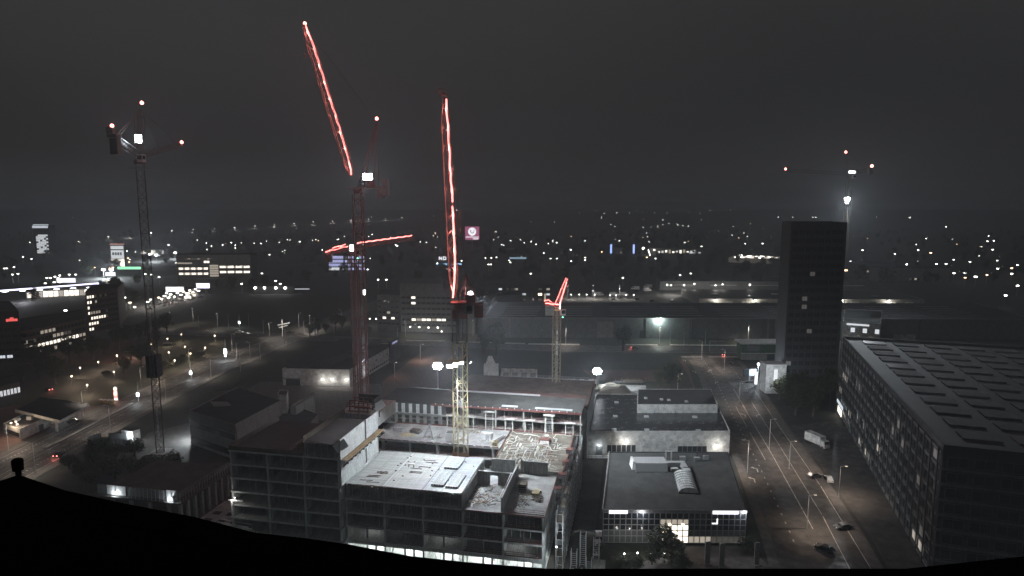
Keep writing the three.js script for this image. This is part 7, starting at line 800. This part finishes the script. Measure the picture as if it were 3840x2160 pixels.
farLamps([[-363.5, 64.5, -4216], [-420.7, 35.1, -3456], [-708.9, 22.8, -3160], [-97.9, 44.1, -3668], [-182.3, 40.4, -3580], [77.1, 0, -1342], [95, 0, -1478], [42.7, 0, -1424], [50, 0, -1312], [96.9, 0, -1374], [-3.7, 0, -1478], [-28.9, 0, -1600], [-34.9, 0, -1644], [-43.5, 0, -1516], [-52.2, 0, -2044], [-194.5, 0, -1668], [-21.1, 0, -1298], [-203, 0, -1408], [-186.6, 0, -1390], [-144.5, 0, -1204], [-231.6, 0, -1270], [19.6, 0, -1498], [26.6, 0, -1374], [49.2, 0, -1312], [167.7, 0, -1460], [246, 0, -1460], [303.2, 0, -1408], [377.5, 0, -1390], [491.9, 0, -1342], [97.2, 0, -1390], [90.5, 0, -1408], [43.6, 0, -1424]], 0, 'lampFar', 'small lamp of the dark belt right of the yellow crane', 'lamps of the dark belt');
farLamps([[541.8, 48, -3762], [624.6, 50.1, -3812], [688.9, 48, -3762], [763.6, 48, -3762], [836, 48, -3762], [894.5, 46.1, -3714], [947.3, 44.1, -3668], [1090.5, 46.1, -3714], [1155.1, 46.1, -3714], [394.6, 48, -3762], [319.4, 50.1, -3812], [214, 54.2, -3918], [916.1, 20.1, -3090], [721.8, 18.8, -3056], [192.6, 13.9, -2922], [85.4, 13.9, -2922], [411.8, 6.1, -2658], [401.7, 2.6, -2492], [504.9, 2, -2458], [535.5, 2, -2458], [576.9, 3.2, -2526], [642.2, 7.8, -2724], [669.3, 7.8, -2724], [699.8, 7.8, -2724], [689.6, 6.1, -2658], [691.9, 4.5, -2592], [707.3, 3.9, -2560], [862.4, 2.6, -2492], [610.6, 0, -1768], [1424.9, 63.3, -4176], [1290.2, 63.3, -4176], [1269.5, 63.3, -4176], [915.4, 48, -3762], [794.4, 60.9, -4104], [539.8, 60.9, -4104]], 0, 'lampFar', 'faint lamp on the far rise at the right', 'lamps on the far rise');
farLamps([[7.5, 58.7, -4038], [1039.1, 48, -3762], [456.6, 27.1, -3266], [-726.6, 28.7, -3304], [-360.1, 63.3, -4176], [-1129.3, 0, -2118], [-969.7, 0, -1424], [-1519.8, 0, -2118]], 1, 'lampFar', 'brighter lone lamp near the skyline', 'brighter lamps near the skyline');
farLamps([[635.7, 20.1, -3090], [1029.3, 8.8, -2758], [-2268.1, 28.7, -3304], [-943.2, 0, -1390]], 1, 'lampFarWarm', 'reddish lone light near the skyline', 'reddish lights near the skyline');
farLamps([[1375.2, 28.7, -3304], [1447.1, 28.7, -3304], [1553.8, 28.7, -3304], [1570.2, 28.7, -3304], [1882.2, 28.7, -3304], [2050.5, 28.7, -3304], [1693.7, 2.6, -2492], [1282.8, 0, -1716], [569.9, 0, -1124], [619.8, 0, -1124], [718.2, 0, -1124], [618.2, 0, -1026], [464.5, 0, -840], [476.6, 0, -840], [419.6, 0, -720], [519.2, 0, -834], [501.7, 0, -774], [562.4, 0, -840], [575.1, 0, -840], [515.5, 0, -720], [478.9, 0, -720], [502.8, 0, -720], [593.5, 0, -774], [1104.3, 0, -1460], [2033.2, 27.1, -3266], [1025.7, 0, -1578], [629.5, 0, -872], [562.2, 0, -712], [480.5, 0, -600], [416.8, 0, -532]], 1, 'lampFar', 'lamp among the dark blocks at the far right', 'lamps at the far right');
farLamps([[896.5, 0, -1218], [614.1, 0, -778]], 2, 'lampFarWarm', 'pinkish bright light at the far right', 'pinkish lights at the far right');
farLamps([[-667.7, 0, -1102], [-641.5, 0, -1082], [-644.4, 0, -1124], [-378.4, 0, -678], [-410.1, 0, -708], [-401.1, 0, -704], [-452.8, 0, -1012], [-373.1, 0, -882], [-263.6, 0, -616], [-300.3, 0, -618], [-321.2, 0, -452], [-282.9, 0, -716], [-174.1, 0, -764], [-138.2, 0, -652], [-129.6, 0, -652], [-112.7, 0, -882], [-100.4, 0, -852], [-70.1, 0, -720], [-71, 0, -892], [-39.6, 0, -944], [-30.8, 0, -946], [-23.4, 0, -958], [-3.9, 0, -898], [-2.2, 0, -866], [-27.7, 0, -834], [-30.9, 0, -834], [21.1, 0, -714], [56.7, 0, -934], [66.1, 0, -934], [82.7, 0, -886], [109.5, 0, -950], [104.4, 0, -906], [211.2, 0, -934], [336.5, 0, -958], [202.4, 0, -716], [185.5, 0, -698], [117.5, 0, -670], [-226, 0, -616]], 1, 'lampWhite', 'white lamp in the dark middle distance', 'lamps in the middle distance');
farLamps([[-492.7, 0, -704], [-485.6, 0, -704], [-492.8, 0, -670], [-489, 0, -670], [-492.9, 0, -682], [-481, 0, -670], [-496.2, 0, -694], [-458.1, 0, -620], [-456.6, 0, -630], [-451.1, 0, -630], [-386.6, 0, -552], [-426.4, 0, -582], [-555.9, 0, -704], [-555.9, 0, -712], [-623.4, 0, -778], [-620.5, 0, -778], [-624.1, 0, -794], [-743.9, 0, -966], [-1052.6, 0, -1390]], 1, 'lampWhite', 'white lamp around the bright forecourt at the far left', 'lamps at the far left');
// thicker scatter of small lamps over the town
{ const spots = [], put = (n, x0, x1, d0, d1) => { for (let i = 0; i < n; i++) { const d = rr(d0, d1); spots.push([lerp(x0, x1, rnd()) * d, 0, -d]); } };
  put(22, -0.8, -0.3, 620, 1500); put(14, -0.28, 0.1, 900, 2100); put(20, 0.08, 0.5, 800, 2100); put(24, 0.42, 0.82, 520, 1700);
  spots.forEach((p) => { const t = thing('distant_lamp', 'tiny lamp scattered among the dark streets of the town', 'street lamp', p, 0, 'scattered town lamps'); part(t, 'pole', farPole, 'galv'); part(t, 'lamp_head', FH[rnd() < 0.15 ? 2 : rnd() < 0.5 ? 1 : 0], rnd() < 0.2 ? 'lampFarWarm' : 'lampWhite'); }); }
// far motorway and slip roads
for (const [pts, w, n] of [[[[-976.3, 0, -1846], [-950.8, 0, -2218], [-868.3, 5.7, -2642], [-717.9, 10.9, -2828]], 16, 'motorway'], [[[-524.8, 0, -1152], [-472.7, 0, -1286], [-363.4, 0, -1426], [-233.4, 0, -1640]], 12, 'motorway'], [[[-746.3, 0, -924], [-725.7, 0, -1018], [-654.5, 0, -1152], [-553.7, 0, -1216]], 12, 'motorway'], [[[-496.5, 0, -800], [-455.1, 0, -898], [-340.7, 0, -924], [-214.1, 0, -1042], [-135.5, 0, -1152], [-6.4, 0, -1286]], 10, 'slip_road'], [[[-436.4, 0, -536], [-437.2, 0, -626], [-433.9, 0, -720], [-406, 0, -800]], 14, 'slip_road']]) struct(n, kit().sheet(strip(pts.map((p) => [p[0], p[2]]), -w / 2, w / 2), 0.03), 'asphalt');
function lightCar(label, pts, m, group) { pts.forEach((p) => { const t = thing('distant_car', label, 'car', p, 1.2, group); part(t, 'body', kit().cbox(0, 0.3, 0, 4.4, 1.2, 1.8), 'carGrey'); for (const s of [-0.6, 0.6]) part(t, 'headlight', kit().cbox(2.25, 0.6, s, 0.3, 0.5, 0.5), m); }); }
lightCar('tiny car with white lights on the far motorway', [[-971.2, 0, -1872], [-960.9, 0, -1956], [-954.8, 0, -2048], [-949, 0, -2182], [-924.4, 0.3, -2290], [-898.6, 2, -2454], [-861.4, 3.6, -2548], [-812.2, 6.5, -2674], [-396.6, 0, -1274], [-463.1, 0, -1142], [-303.8, 0, -1580]], 'lampFar', 'cars on the far motorway');
// far woods: reads as one mass
{ const q = TV[1], geo = q[1], m = new THREE.InstancedMesh(geo, mats.leafB, 900); const o = new THREE.Object3D(); let k = 0; while (k < 900) { const d = 520 + Math.pow(rnd(), 1.4) * 1700, x = rr(-0.82, 0.82) * d; if (x > -270 && x < -60 && d < 640) continue; if (d < 680 && x > 20) continue; if (x < -150 && d < 900 && rnd() < 0.8) continue; o.position.set(x, -1, -d); o.rotation.y = rr(0, 6.28); o.scale.setScalar(rr(0.9, 1.5)); o.updateMatrix(); m.setMatrixAt(k++, o.matrix); } m.name = 'woodland'; m.userData = { kind: 'stuff', label: 'dark woods between the far lights' }; m.castShadow = m.receiveShadow = true; scene.add(m); }
// lit landmarks
function farBox(name, label, cat, p, w, h, d, m, roof = 'roofDark', turn = 0) { const t = thing(name, label, cat, p, turn); part(t, 'wall', kit().box(-w / 2, w / 2, 0, h, -d, 0), m); part(t, 'roof', kit().box(-w / 2 - 0.2, w / 2 + 0.2, h, h + 0.5, -d - 0.2, 0.2), roof); return t; }
const fwin = (t, x0, x1, y0, y1, n, m, name = 'window') => { const w = (x1 - x0) / n; for (let i = 0; i < n; i++) part(t, name, kit().box(x0 + i * w, x0 + i * w + w * 0.82, y0, y1, 0.02, 0.14), Array.isArray(m) ? m[i % m.length] : m); };
{ // tower with a patterned lit front
  const p = [-851.3, 0, -1152], t = farBox('lit_tower', 'tall tower with a pale lit pattern and a bright top at the far left', 'tower', p, 27, 52, 18, 'cladDark'); for (let r = 0; r < 11; r++) for (let i = 0; i < 7; i++) { const q = (r * 5 + i * 3 + ((r * i) % 4)) % 5; if (q) part(t, 'window', kit().box(-12.6 + i * 3.6, -9.3 + i * 3.6, 2 + r * 3.1, 4.8 + r * 3.1, 0.02, 0.2), 'winPale'); } part(t, 'roof_sign', kit().box(-14, 14, 47.5, 51.5, 0.02, 0.6), 'winCool'); part(t, 'roof_sign', kit().box(-13.5, 13.5, 52, 54, -3, -1), 'winCool'); }
{ const t = farBox('curved_office', 'wide office with two long bright window bands in the left distance', 'building', [-314.2, 0, -668], 76, 34, 22, 'cladMid', 'roofDark', 0.06); for (let b = 0; b < 2; b++) { fwin(t, -36, -6, 13 + b * 5.4, 15.2 + b * 5.4, 14, ['winWarm', 'winWarm', 'winDim']); fwin(t, 6, 37, 14.6 + b * 5.4, 16.8 + b * 5.4, 15, ['winWarm', 'winWarm', 'winWarm', 'winDim']); } fwin(t, -37, -22, 24.4, 26, 6, 'winDim'); fwin(t, -10, -4, 25.4, 27.6, 2, 'winWarm'); fwin(t, -30, 0, 29.4, 30.2, 9, ['winFaint', 'winDim', 'winFaint']); for (let i = 0; i < 5; i++) part(t, 'stair_window', kit().box(-4.4, 4.4, 11 + i * 2.6, 13 + i * 2.6, 0.02, 0.3), 'winDim'); part(t, 'entrance', kit().box(-11, 3, 0, 8, 0.02, 5), 'glassPale'); fwin(t, -11, 3, 0.5, 7.4, 7, ['winDim', 'winWarm']); part(t, 'canopy', kit().box(-18, 18, 8.2, 9, 0.02, 6), 'cladMid'); fwin(t, 14, 34, 21.6, 22.4, 6, ['winFaint', 'winCool', 'glass']); }
{ const t = farBox('blue_office', 'low office with violet-blue lit bands behind the red crane', 'building', [-214.7, 0, -830], 49, 23, 20, 'cladDark'); for (let r = 0; r < 4; r++) { part(t, 'light_band', kit().box(-25, -6, 2.2 + r * 5, 5.8 + r * 5, 0.02, 0.3), r ? 'panelBlue' : 'winPale'); for (let i = 0; i < 6; i++) part(t, 'window', kit().box(-4 + i * 4.6, -0.8 + i * 4.6, 2.4 + r * 5, 5.4 + r * 5, 0.02, 0.3), (i + r) % 3 ? 'panelBlue' : 'winFaint'); } part(t, 'upper_storey', kit().box(-10, 20, 23.6, 28, -18, -4), 'cladDark'); }
{ const p = [-87.2, 0, -1396], t = thing('pylon_sign', 'tall square lit sign with a white disc, right of the yellow crane', 'sign', p); part(t, 'mast', kit().box(-1.6, 1.6, 0, 14, -1.6, 0), 'steel'); part(t, 'sign_box', kit().box(-16, 16, 14, 44, -2, 0), 'darkSteel'); part(t, 'sign_face', kit().box(-15.4, 15.4, 14.6, 43.4, 0.02, 0.2), 'signMagenta'); part(t, 'sign_disc', kit().tube([0, 32.4, 0.22], [0, 32.4, 0.6], 8.6, 8.6, 26), 'signWhite'); part(t, 'sign_mark', kit().path([[-4, 36, 0.8], [-3.6, 32, 0.8], [-1, 29, 0.8], [3, 30, 0.8], [4.4, 34, 0.8], [3.4, 37, 0.8]], 0.9, 6).cbox(-1, 34, 0.8, 1.6, 1.6, 0.4), 'darkSteel'); part(t, 'sign_strip', kit().box(-14, 15, 20, 21.4, 0.22, 0.5), 'signWhite'); for (let i = 0; i < 3; i++) part(t, 'sign_letter', kit().box(2 + i * 4, 5 + i * 4, 15.6, 18, 0.22, 0.5), 'signWhite'); }
farBox('roadside_sign', 'blank dim board beside the tall square sign', 'sign', [-4, 0, -1286], 18, 3, 1, 'glassPale');
for (const [lb, q, w, h, y, m] of [['short white lit letters ND on a dark roof left of the lit boom', [-100.8, 0, -924], 12, 5, 8, 'signWhite'], ['long blue-lit canopy edge behind the lit boom', [-86.6, 0, -852], 38, 2.4, 7, 'signBlue'], ['small white lit box sign below the blue canopy', [-81.9, 0, -800], 8, 3, 4, 'signWhite'], ['bright blue bar sign in the right middle distance', [9.2, 0, -980], 26, 3, 5, 'panelCyan'], ['green and white lit shop sign at the left', [-483.4, 0, -800], 30, 3.6, 6, 'signGreen'], ['white lit shop sign with two discs left of the dark crane', [-457, 0, -720], 12, 4.6, 6, 'signWhite'], ['white and blue lit fascia at the left forecourt', [-461.4, 0, -654], 20, 5, 6, 'signWhite'], ['white lit fascia of the car dealer', [-314.3, 0, -588], 17, 5, 5, 'signWhite'], ['violet lit fascia at the end of the car dealer lot', [-301.4, 0, -616], 13, 5, 5, 'signViolet'], ['small white sign in the middle distance left of the office block', [-127.2, 0, -544], 3, 5, 8, 'lampWhite']]) { const t = thing('shop_sign', lb, 'sign', q); for (const x of [-0.4, 0.4]) part(t, 'post', kit().box(x * w - 0.2, x * w + 0.2, 0, y, -0.4, 0), 'darkSteel'); part(t, 'sign_back', kit().box(-w / 2, w / 2, y, y + h, -0.5, 0), 'darkSteel'); if (/letters ND/.test(lb)) { const k = kit(); k.box(-5.6, -4.6, y, y + h, 0.02, 0.3).beam([-5.1, y + h - 0.4, 0.16], [-1.4, y + 0.4, 0.16], 0.3, 1).box(-1.9, -0.9, y, y + h, 0.02, 0.3).box(0.6, 1.6, y, y + h, 0.02, 0.3).box(1.6, 4, y + h - 1, y + h, 0.02, 0.3).box(1.6, 4, y, y + 1, 0.02, 0.3).box(4, 5, y + 0.6, y + h - 0.6, 0.02, 0.3); part(t, 'sign_letters', k, m); } else part(t, 'sign_face', kit().box(-w / 2 + 0.2, w / 2 - 0.2, y + 0.2, y + h - 0.2, 0.02, 0.2), m); }
for (const [x, lb] of [[1537, 'left'], [1594, 'right']]) { const q = x < 1560 ? [177.9, 0, -1142] : [218.7, 0, -1142], t = thing('light_column', `${lb} of two slim blue light columns in the right distance`, 'light', q); part(t, 'core', kit().box(-1, 1, 0, 19, -1, 0), 'darkSteel'); part(t, 'light_face', kit().box(-1.6, 1.6, 2.5, 18.5, 0.02, 0.3), 'barBlue'); }
{ const t = thing('light_column', 'short slanted white light column right of the blue ones', 'light', [240.1, 0, -1112]); part(t, 'light_face', kit().beam([1.6, 1, 0], [-1.8, 11, 0], 2.2, 0.6), 'lampWhite'); part(t, 'foot', kit().cbox(1.6, 0, 0, 2.4, 1, 1.4), 'darkSteel'); }
{ const t = farBox('lit_hall', 'pale low hall with a row of glowing openings in the right distance', 'building', [291.9, 0, -1132], 118, 13, 30, 'cladMid'); for (let i = 0; i < 11; i++) part(t, 'window', kit().box(-32 + i * 6.4, -28.4 + i * 6.4, 3 + (i % 3), 7 + (i % 4), 0.02, 0.3), ['winWarm', 'winPale', 'winWarm', 'winDim'][i % 4]); part(t, 'light_bar', kit().box(24, 44, 3.4, 5.2, 0.02, 0.4), 'winCool'); part(t, 'roof_lamp', kit().ball([-58, 12, 0], 2), 'lampFar'); }
{ const t = farBox('greenhouse', 'brightly glowing glasshouse in the right distance beside the dark tower', 'greenhouse', [365.6, 0, -964], 70, 7, 60, 'winFaint', 'winFaint', -0.5); for (let i = 0; i < 30; i++) part(t, 'lamp', kit().cbox(rr(-32, 32), 7.6, rr(-56, -2), rr(2, 6), 0.6, rr(2, 5)), i % 3 ? 'winWarm' : 'lampWhite'); }
for (let i = 0; i < 7; i++) { const q = [[[110.9, 0, -1094], [196.1, 0, -1152], [95.1, 0, -1152], [337.5, 0, -754], [448.2, 0, -800], [453.3, 0, -712], [14.6, 0, -1058]]][0][i]; const t = farBox('far_block', ['small pale block left of the blue columns', 'dim grey block between the two blue columns', 'dim block with lamps in the right distance', 'dark block behind the white tent', 'grey block below the far right crane', 'wide grey block at the far right', 'dark shop block right of the tall sign'][i], 'building', q, [16, 26, 30, 40, 60, 80, 40][i], [9, 12, 10, 22, 14, 16, 8][i], 20, i % 2 ? 'cladMid' : 'cladGrey'); fwin(t, -6, 6, 2.4, 4.6, 4, ['winFaint', 'glass', 'winDim', 'glass']); }
{ // bright lot with sign tower at the left
  const t = thing('sign_tower', 'narrow white-lit billboard tower above the bright car lot at the left', 'sign', [-557.7, 0, -898]); part(t, 'frame', kit().box(-10, 10, 0, 32, -3, 0), 'darkSteel'); part(t, 'sign_face', kit().box(-9, 9, 12, 30, 0.02, 0.3), 'winPale'); part(t, 'sign_face', kit().box(-9, 9, 1, 11, 0.02, 0.3), 'winWarm'); for (let i = 0; i < 4; i++) part(t, 'sign_letter', kit().box(-7 + i * 3.6, -4.6 + i * 3.6, 17, 21, 0.32, 0.5), 'darkSteel'); part(t, 'sign_bar', kit().box(-9, 9, 24, 25.4, 0.32, 0.5), 'darkSteel'); part(t, 'roof_light', kit().box(-10, 10, 32, 33, -1, 0.3), 'signPink');
  farLamps([[-494, 0, -778], [-497.6, 0, -790], [-559.8, 0, -912], [-565.5, 0, -928], [-569.8, 0, -942], [-526.2, 0, -872]], 1, 'lampFarWarm', 'orange lamp beside the billboard tower', 'orange lamps by the billboard');
  [[-477.1, 0, -754], [-558.1, 0, -1052], [-559, 0, -998], [-578.6, 0, -1016], [-489.1, 0, -758]].forEach((p, i) => { const f = thing('flood_mast', ['glaring lot floodlight below the billboard tower', 'glaring floodlight at the far roadside left of the lit office', 'double far floodlight above the lit lot', 'left far floodlight above the lit lot', 'small lot floodlight left of the billboard tower'][i], 'floodlight', p); part(f, 'pole', farPole, 'galv'); part(f, 'lamp_head', kit().cbox(0, 9, 0, i < 2 ? 4 : 3, 1.6, 1.4), 'lampFar'); point(f, [0, 10.4, 3], COOL, i === 0 ? 9000 : 4000, 1); });
  const l = farBox('lot_shop', 'low lit shop row behind the far lot', 'shop', [-650.9, 0, -1152], 44, 9, 10, 'cladMid'); fwin(l, -21, 20, 1, 7, 9, ['winWarm', 'winWarm', 'winPale']);
}
{ // forecourt with a violet light line at the far left
  const t = thing('long_canopy', 'long forecourt canopy edged with a violet-white light line at the far left', 'canopy', [-420.2, 0, -546]); const A = [-62, 0], k = kit(); const pts = [[-66, 9.2, 2], [-50, 9, 0], [-36, 10, -8], [-10, 11, -22], [14, 12, -34], [34, 13, -44]]; part(t, 'light_line', kit().path(pts, 0.75, 6), 'signViolet'); part(t, 'roof', kit().prism([[-66, 4], [-36, -9], [34, -45], [20, -70], [-80, -30]], 9.9, 10.8), 'cladDark'); part(t, 'light_post', kit().box(-37.4, -35.4, 0, 9, -8.4, -7), 'signViolet'); part(t, 'light_post', kit().box(33, 35, 0, 12, -44.6, -43), 'signViolet'); part(t, 'shop_wall', kit().prism([[-24, -30], [22, -52], [26, -58], [-22, -40]], 0, 7.6), 'cladMid'); const e = edge([-24, -30], [22, -52]); for (let i = 0; i < 12; i++) part(t, 'shop_window', kit().fbox(e, 1 + i * 4, 4.4 + i * 4, 1.2, 6.4, 0.03, 0.2), i % 4 === 2 ? 'winDim' : 'winWarm'); for (let i = 0; i < 6; i++) part(t, 'canopy_lamp', kit().cbox(-30 + i * 11, 8.8, -14 - i * 6, 4, 0.4, 2), 'lampCool'); point(t, [-10, 7, -8], [0.9, 0.9, 1], 900, 1); }
{ // car dealer lot with many lamps and cars
  const base = [[-307.6, 0, -536], [-307.4, 0, -548], [-307.7, 0, -558], [-307.7, 0, -568], [-306.8, 0, -578], [-306.5, 0, -588], [-304.5, 0, -596], [-304.2, 0, -606], [-296.8, 0, -554], [-300.3, 0, -540], [-298.8, 0, -548], [-297.3, 0, -566], [-297.4, 0, -576], [-295.6, 0, -584], [-295.3, 0, -594], [-302.4, 0, -522], [-296.5, 0, -494], [-314.5, 0, -518], [-337.2, 0, -548], [-316.7, 0, -578]]; base.forEach((p, i) => { const t = thing('lot_lamp', `${ORD[i]} low bright lamp of the car dealer lot`, 'lamp', p, 0, 'lamps of the car dealer lot'); part(t, 'pole', kit().box(-0.12, 0.12, 0, 5, -0.12, 0.12), 'galv'); part(t, 'lamp_head', kit().cbox(0, 5, 0, rr(1, 2.4), 0.7, 1), i % 4 === 1 ? 'lampWarm' : 'lampWhite'); if (i % 3 === 0) point(t, [0, 6.2, 1], WHITE, 260, 0.5); });
  base.slice(0, 16).forEach((p, i) => car(`${ORD[i]} car on show in the bright dealer lot`, p[0] + 4, p[2] + 5, 0.6 + i * 0.2, ['carWhite', 'carGrey', 'carRed', 'carDark'][i % 4], { group: 'cars in the dealer lot' })); struct('dealer_lot', kit().sheet([[-294.9, 0, -476], [-280.2, 0, -578], [-304.3, 0, -622], [-342.2, 0, -578]].map((p) => [p[0], p[2]]), 0.02), 'paving');
  [[-296.2, 0, -578], [-298.8, 0, -592]].forEach((p, i) => { const t = thing('show_tent', `${i ? 'right' : 'left'} glowing white tent of the dealer lot`, 'tent', p); part(t, 'canvas', kit().hexa([[-4, 0, 3], [4, 0, 3], [4, 0, -3], [-4, 0, -3]], [[-0.5, 6, 0.4], [0.5, 6, 0.4], [0.5, 6, -0.4], [-0.5, 6, -0.4]]), 'white'); part(t, 'lamp_band', kit().box(-3, 3, 1, 2.6, 2.9, 3), 'winWarm'); }); }
{ const t = farBox('lit_row', 'four bright lamps along a low dark building in the middle distance', 'building', [-230.8, 0, -612], 40, 7, 8, 'cladDark'); for (const x of [-18, -9, 2, 11]) part(t, 'wall_lamp', kit().ball([x, 6, 0.8], 1), 'lampFar'); part(t, 'light_bar', kit().box(20, 34, 4.4, 5, -1, -0.4), 'winPale'); struct('far_lane', kit().sheet([[-275, 0, -616], [-201.8, 0, -606], [-205.1, 0, -616], [-279.4, 0, -626]].map((p) => [p[0], p[2]]), 0.03), 'paving'); }
{ const t = farBox('parking_deck', 'dim multi-level deck with small lights right of the yellow crane', 'building', [4.2, 0, -554], 70, 16, 40, 'cladDark'); for (let r = 0; r < 3; r++) for (let i = 0; i < 9; i++) if (rnd() < 0.5) part(t, 'window', kit().box(-30 + i * 7, -27 + i * 7, 2 + r * 4.6, 3.6 + r * 4.6, 0.02, 0.2), ['winFaint', 'winDim', 'winPale', 'lampFarWarm'][Math.floor(rnd() * 3.3)]); for (const x of [-32, -22, 24]) part(t, 'lit_door', kit().box(x, x + 1.6, 1, 8, 0.02, 0.2), 'winDim'); const k = thing('rooflit_shed', 'dark shed with slanting pale roof stripes right of the yellow crane', 'shed', [-16.3, 0, -536], 0); part(k, 'wall', kit().box(-24, 24, 0, 9, -60, 0), 'cladDark'); for (let r = 0; r < 3; r++) for (let i = 0; i < 3; i++) part(k, 'roof_stripe', kit().beam([-20 + i * 10 + r * 7, 9.2, -8 - r * 18], [-13 + i * 10 + r * 7, 9.2, -16 - r * 18], 1.6, 0.3), 'glassPale'); part(k, 'roof', kit().box(-24.2, 24.2, 9, 9.05, -60.2, 0.2), 'roofDark'); }

renderer.render(scene, camera);
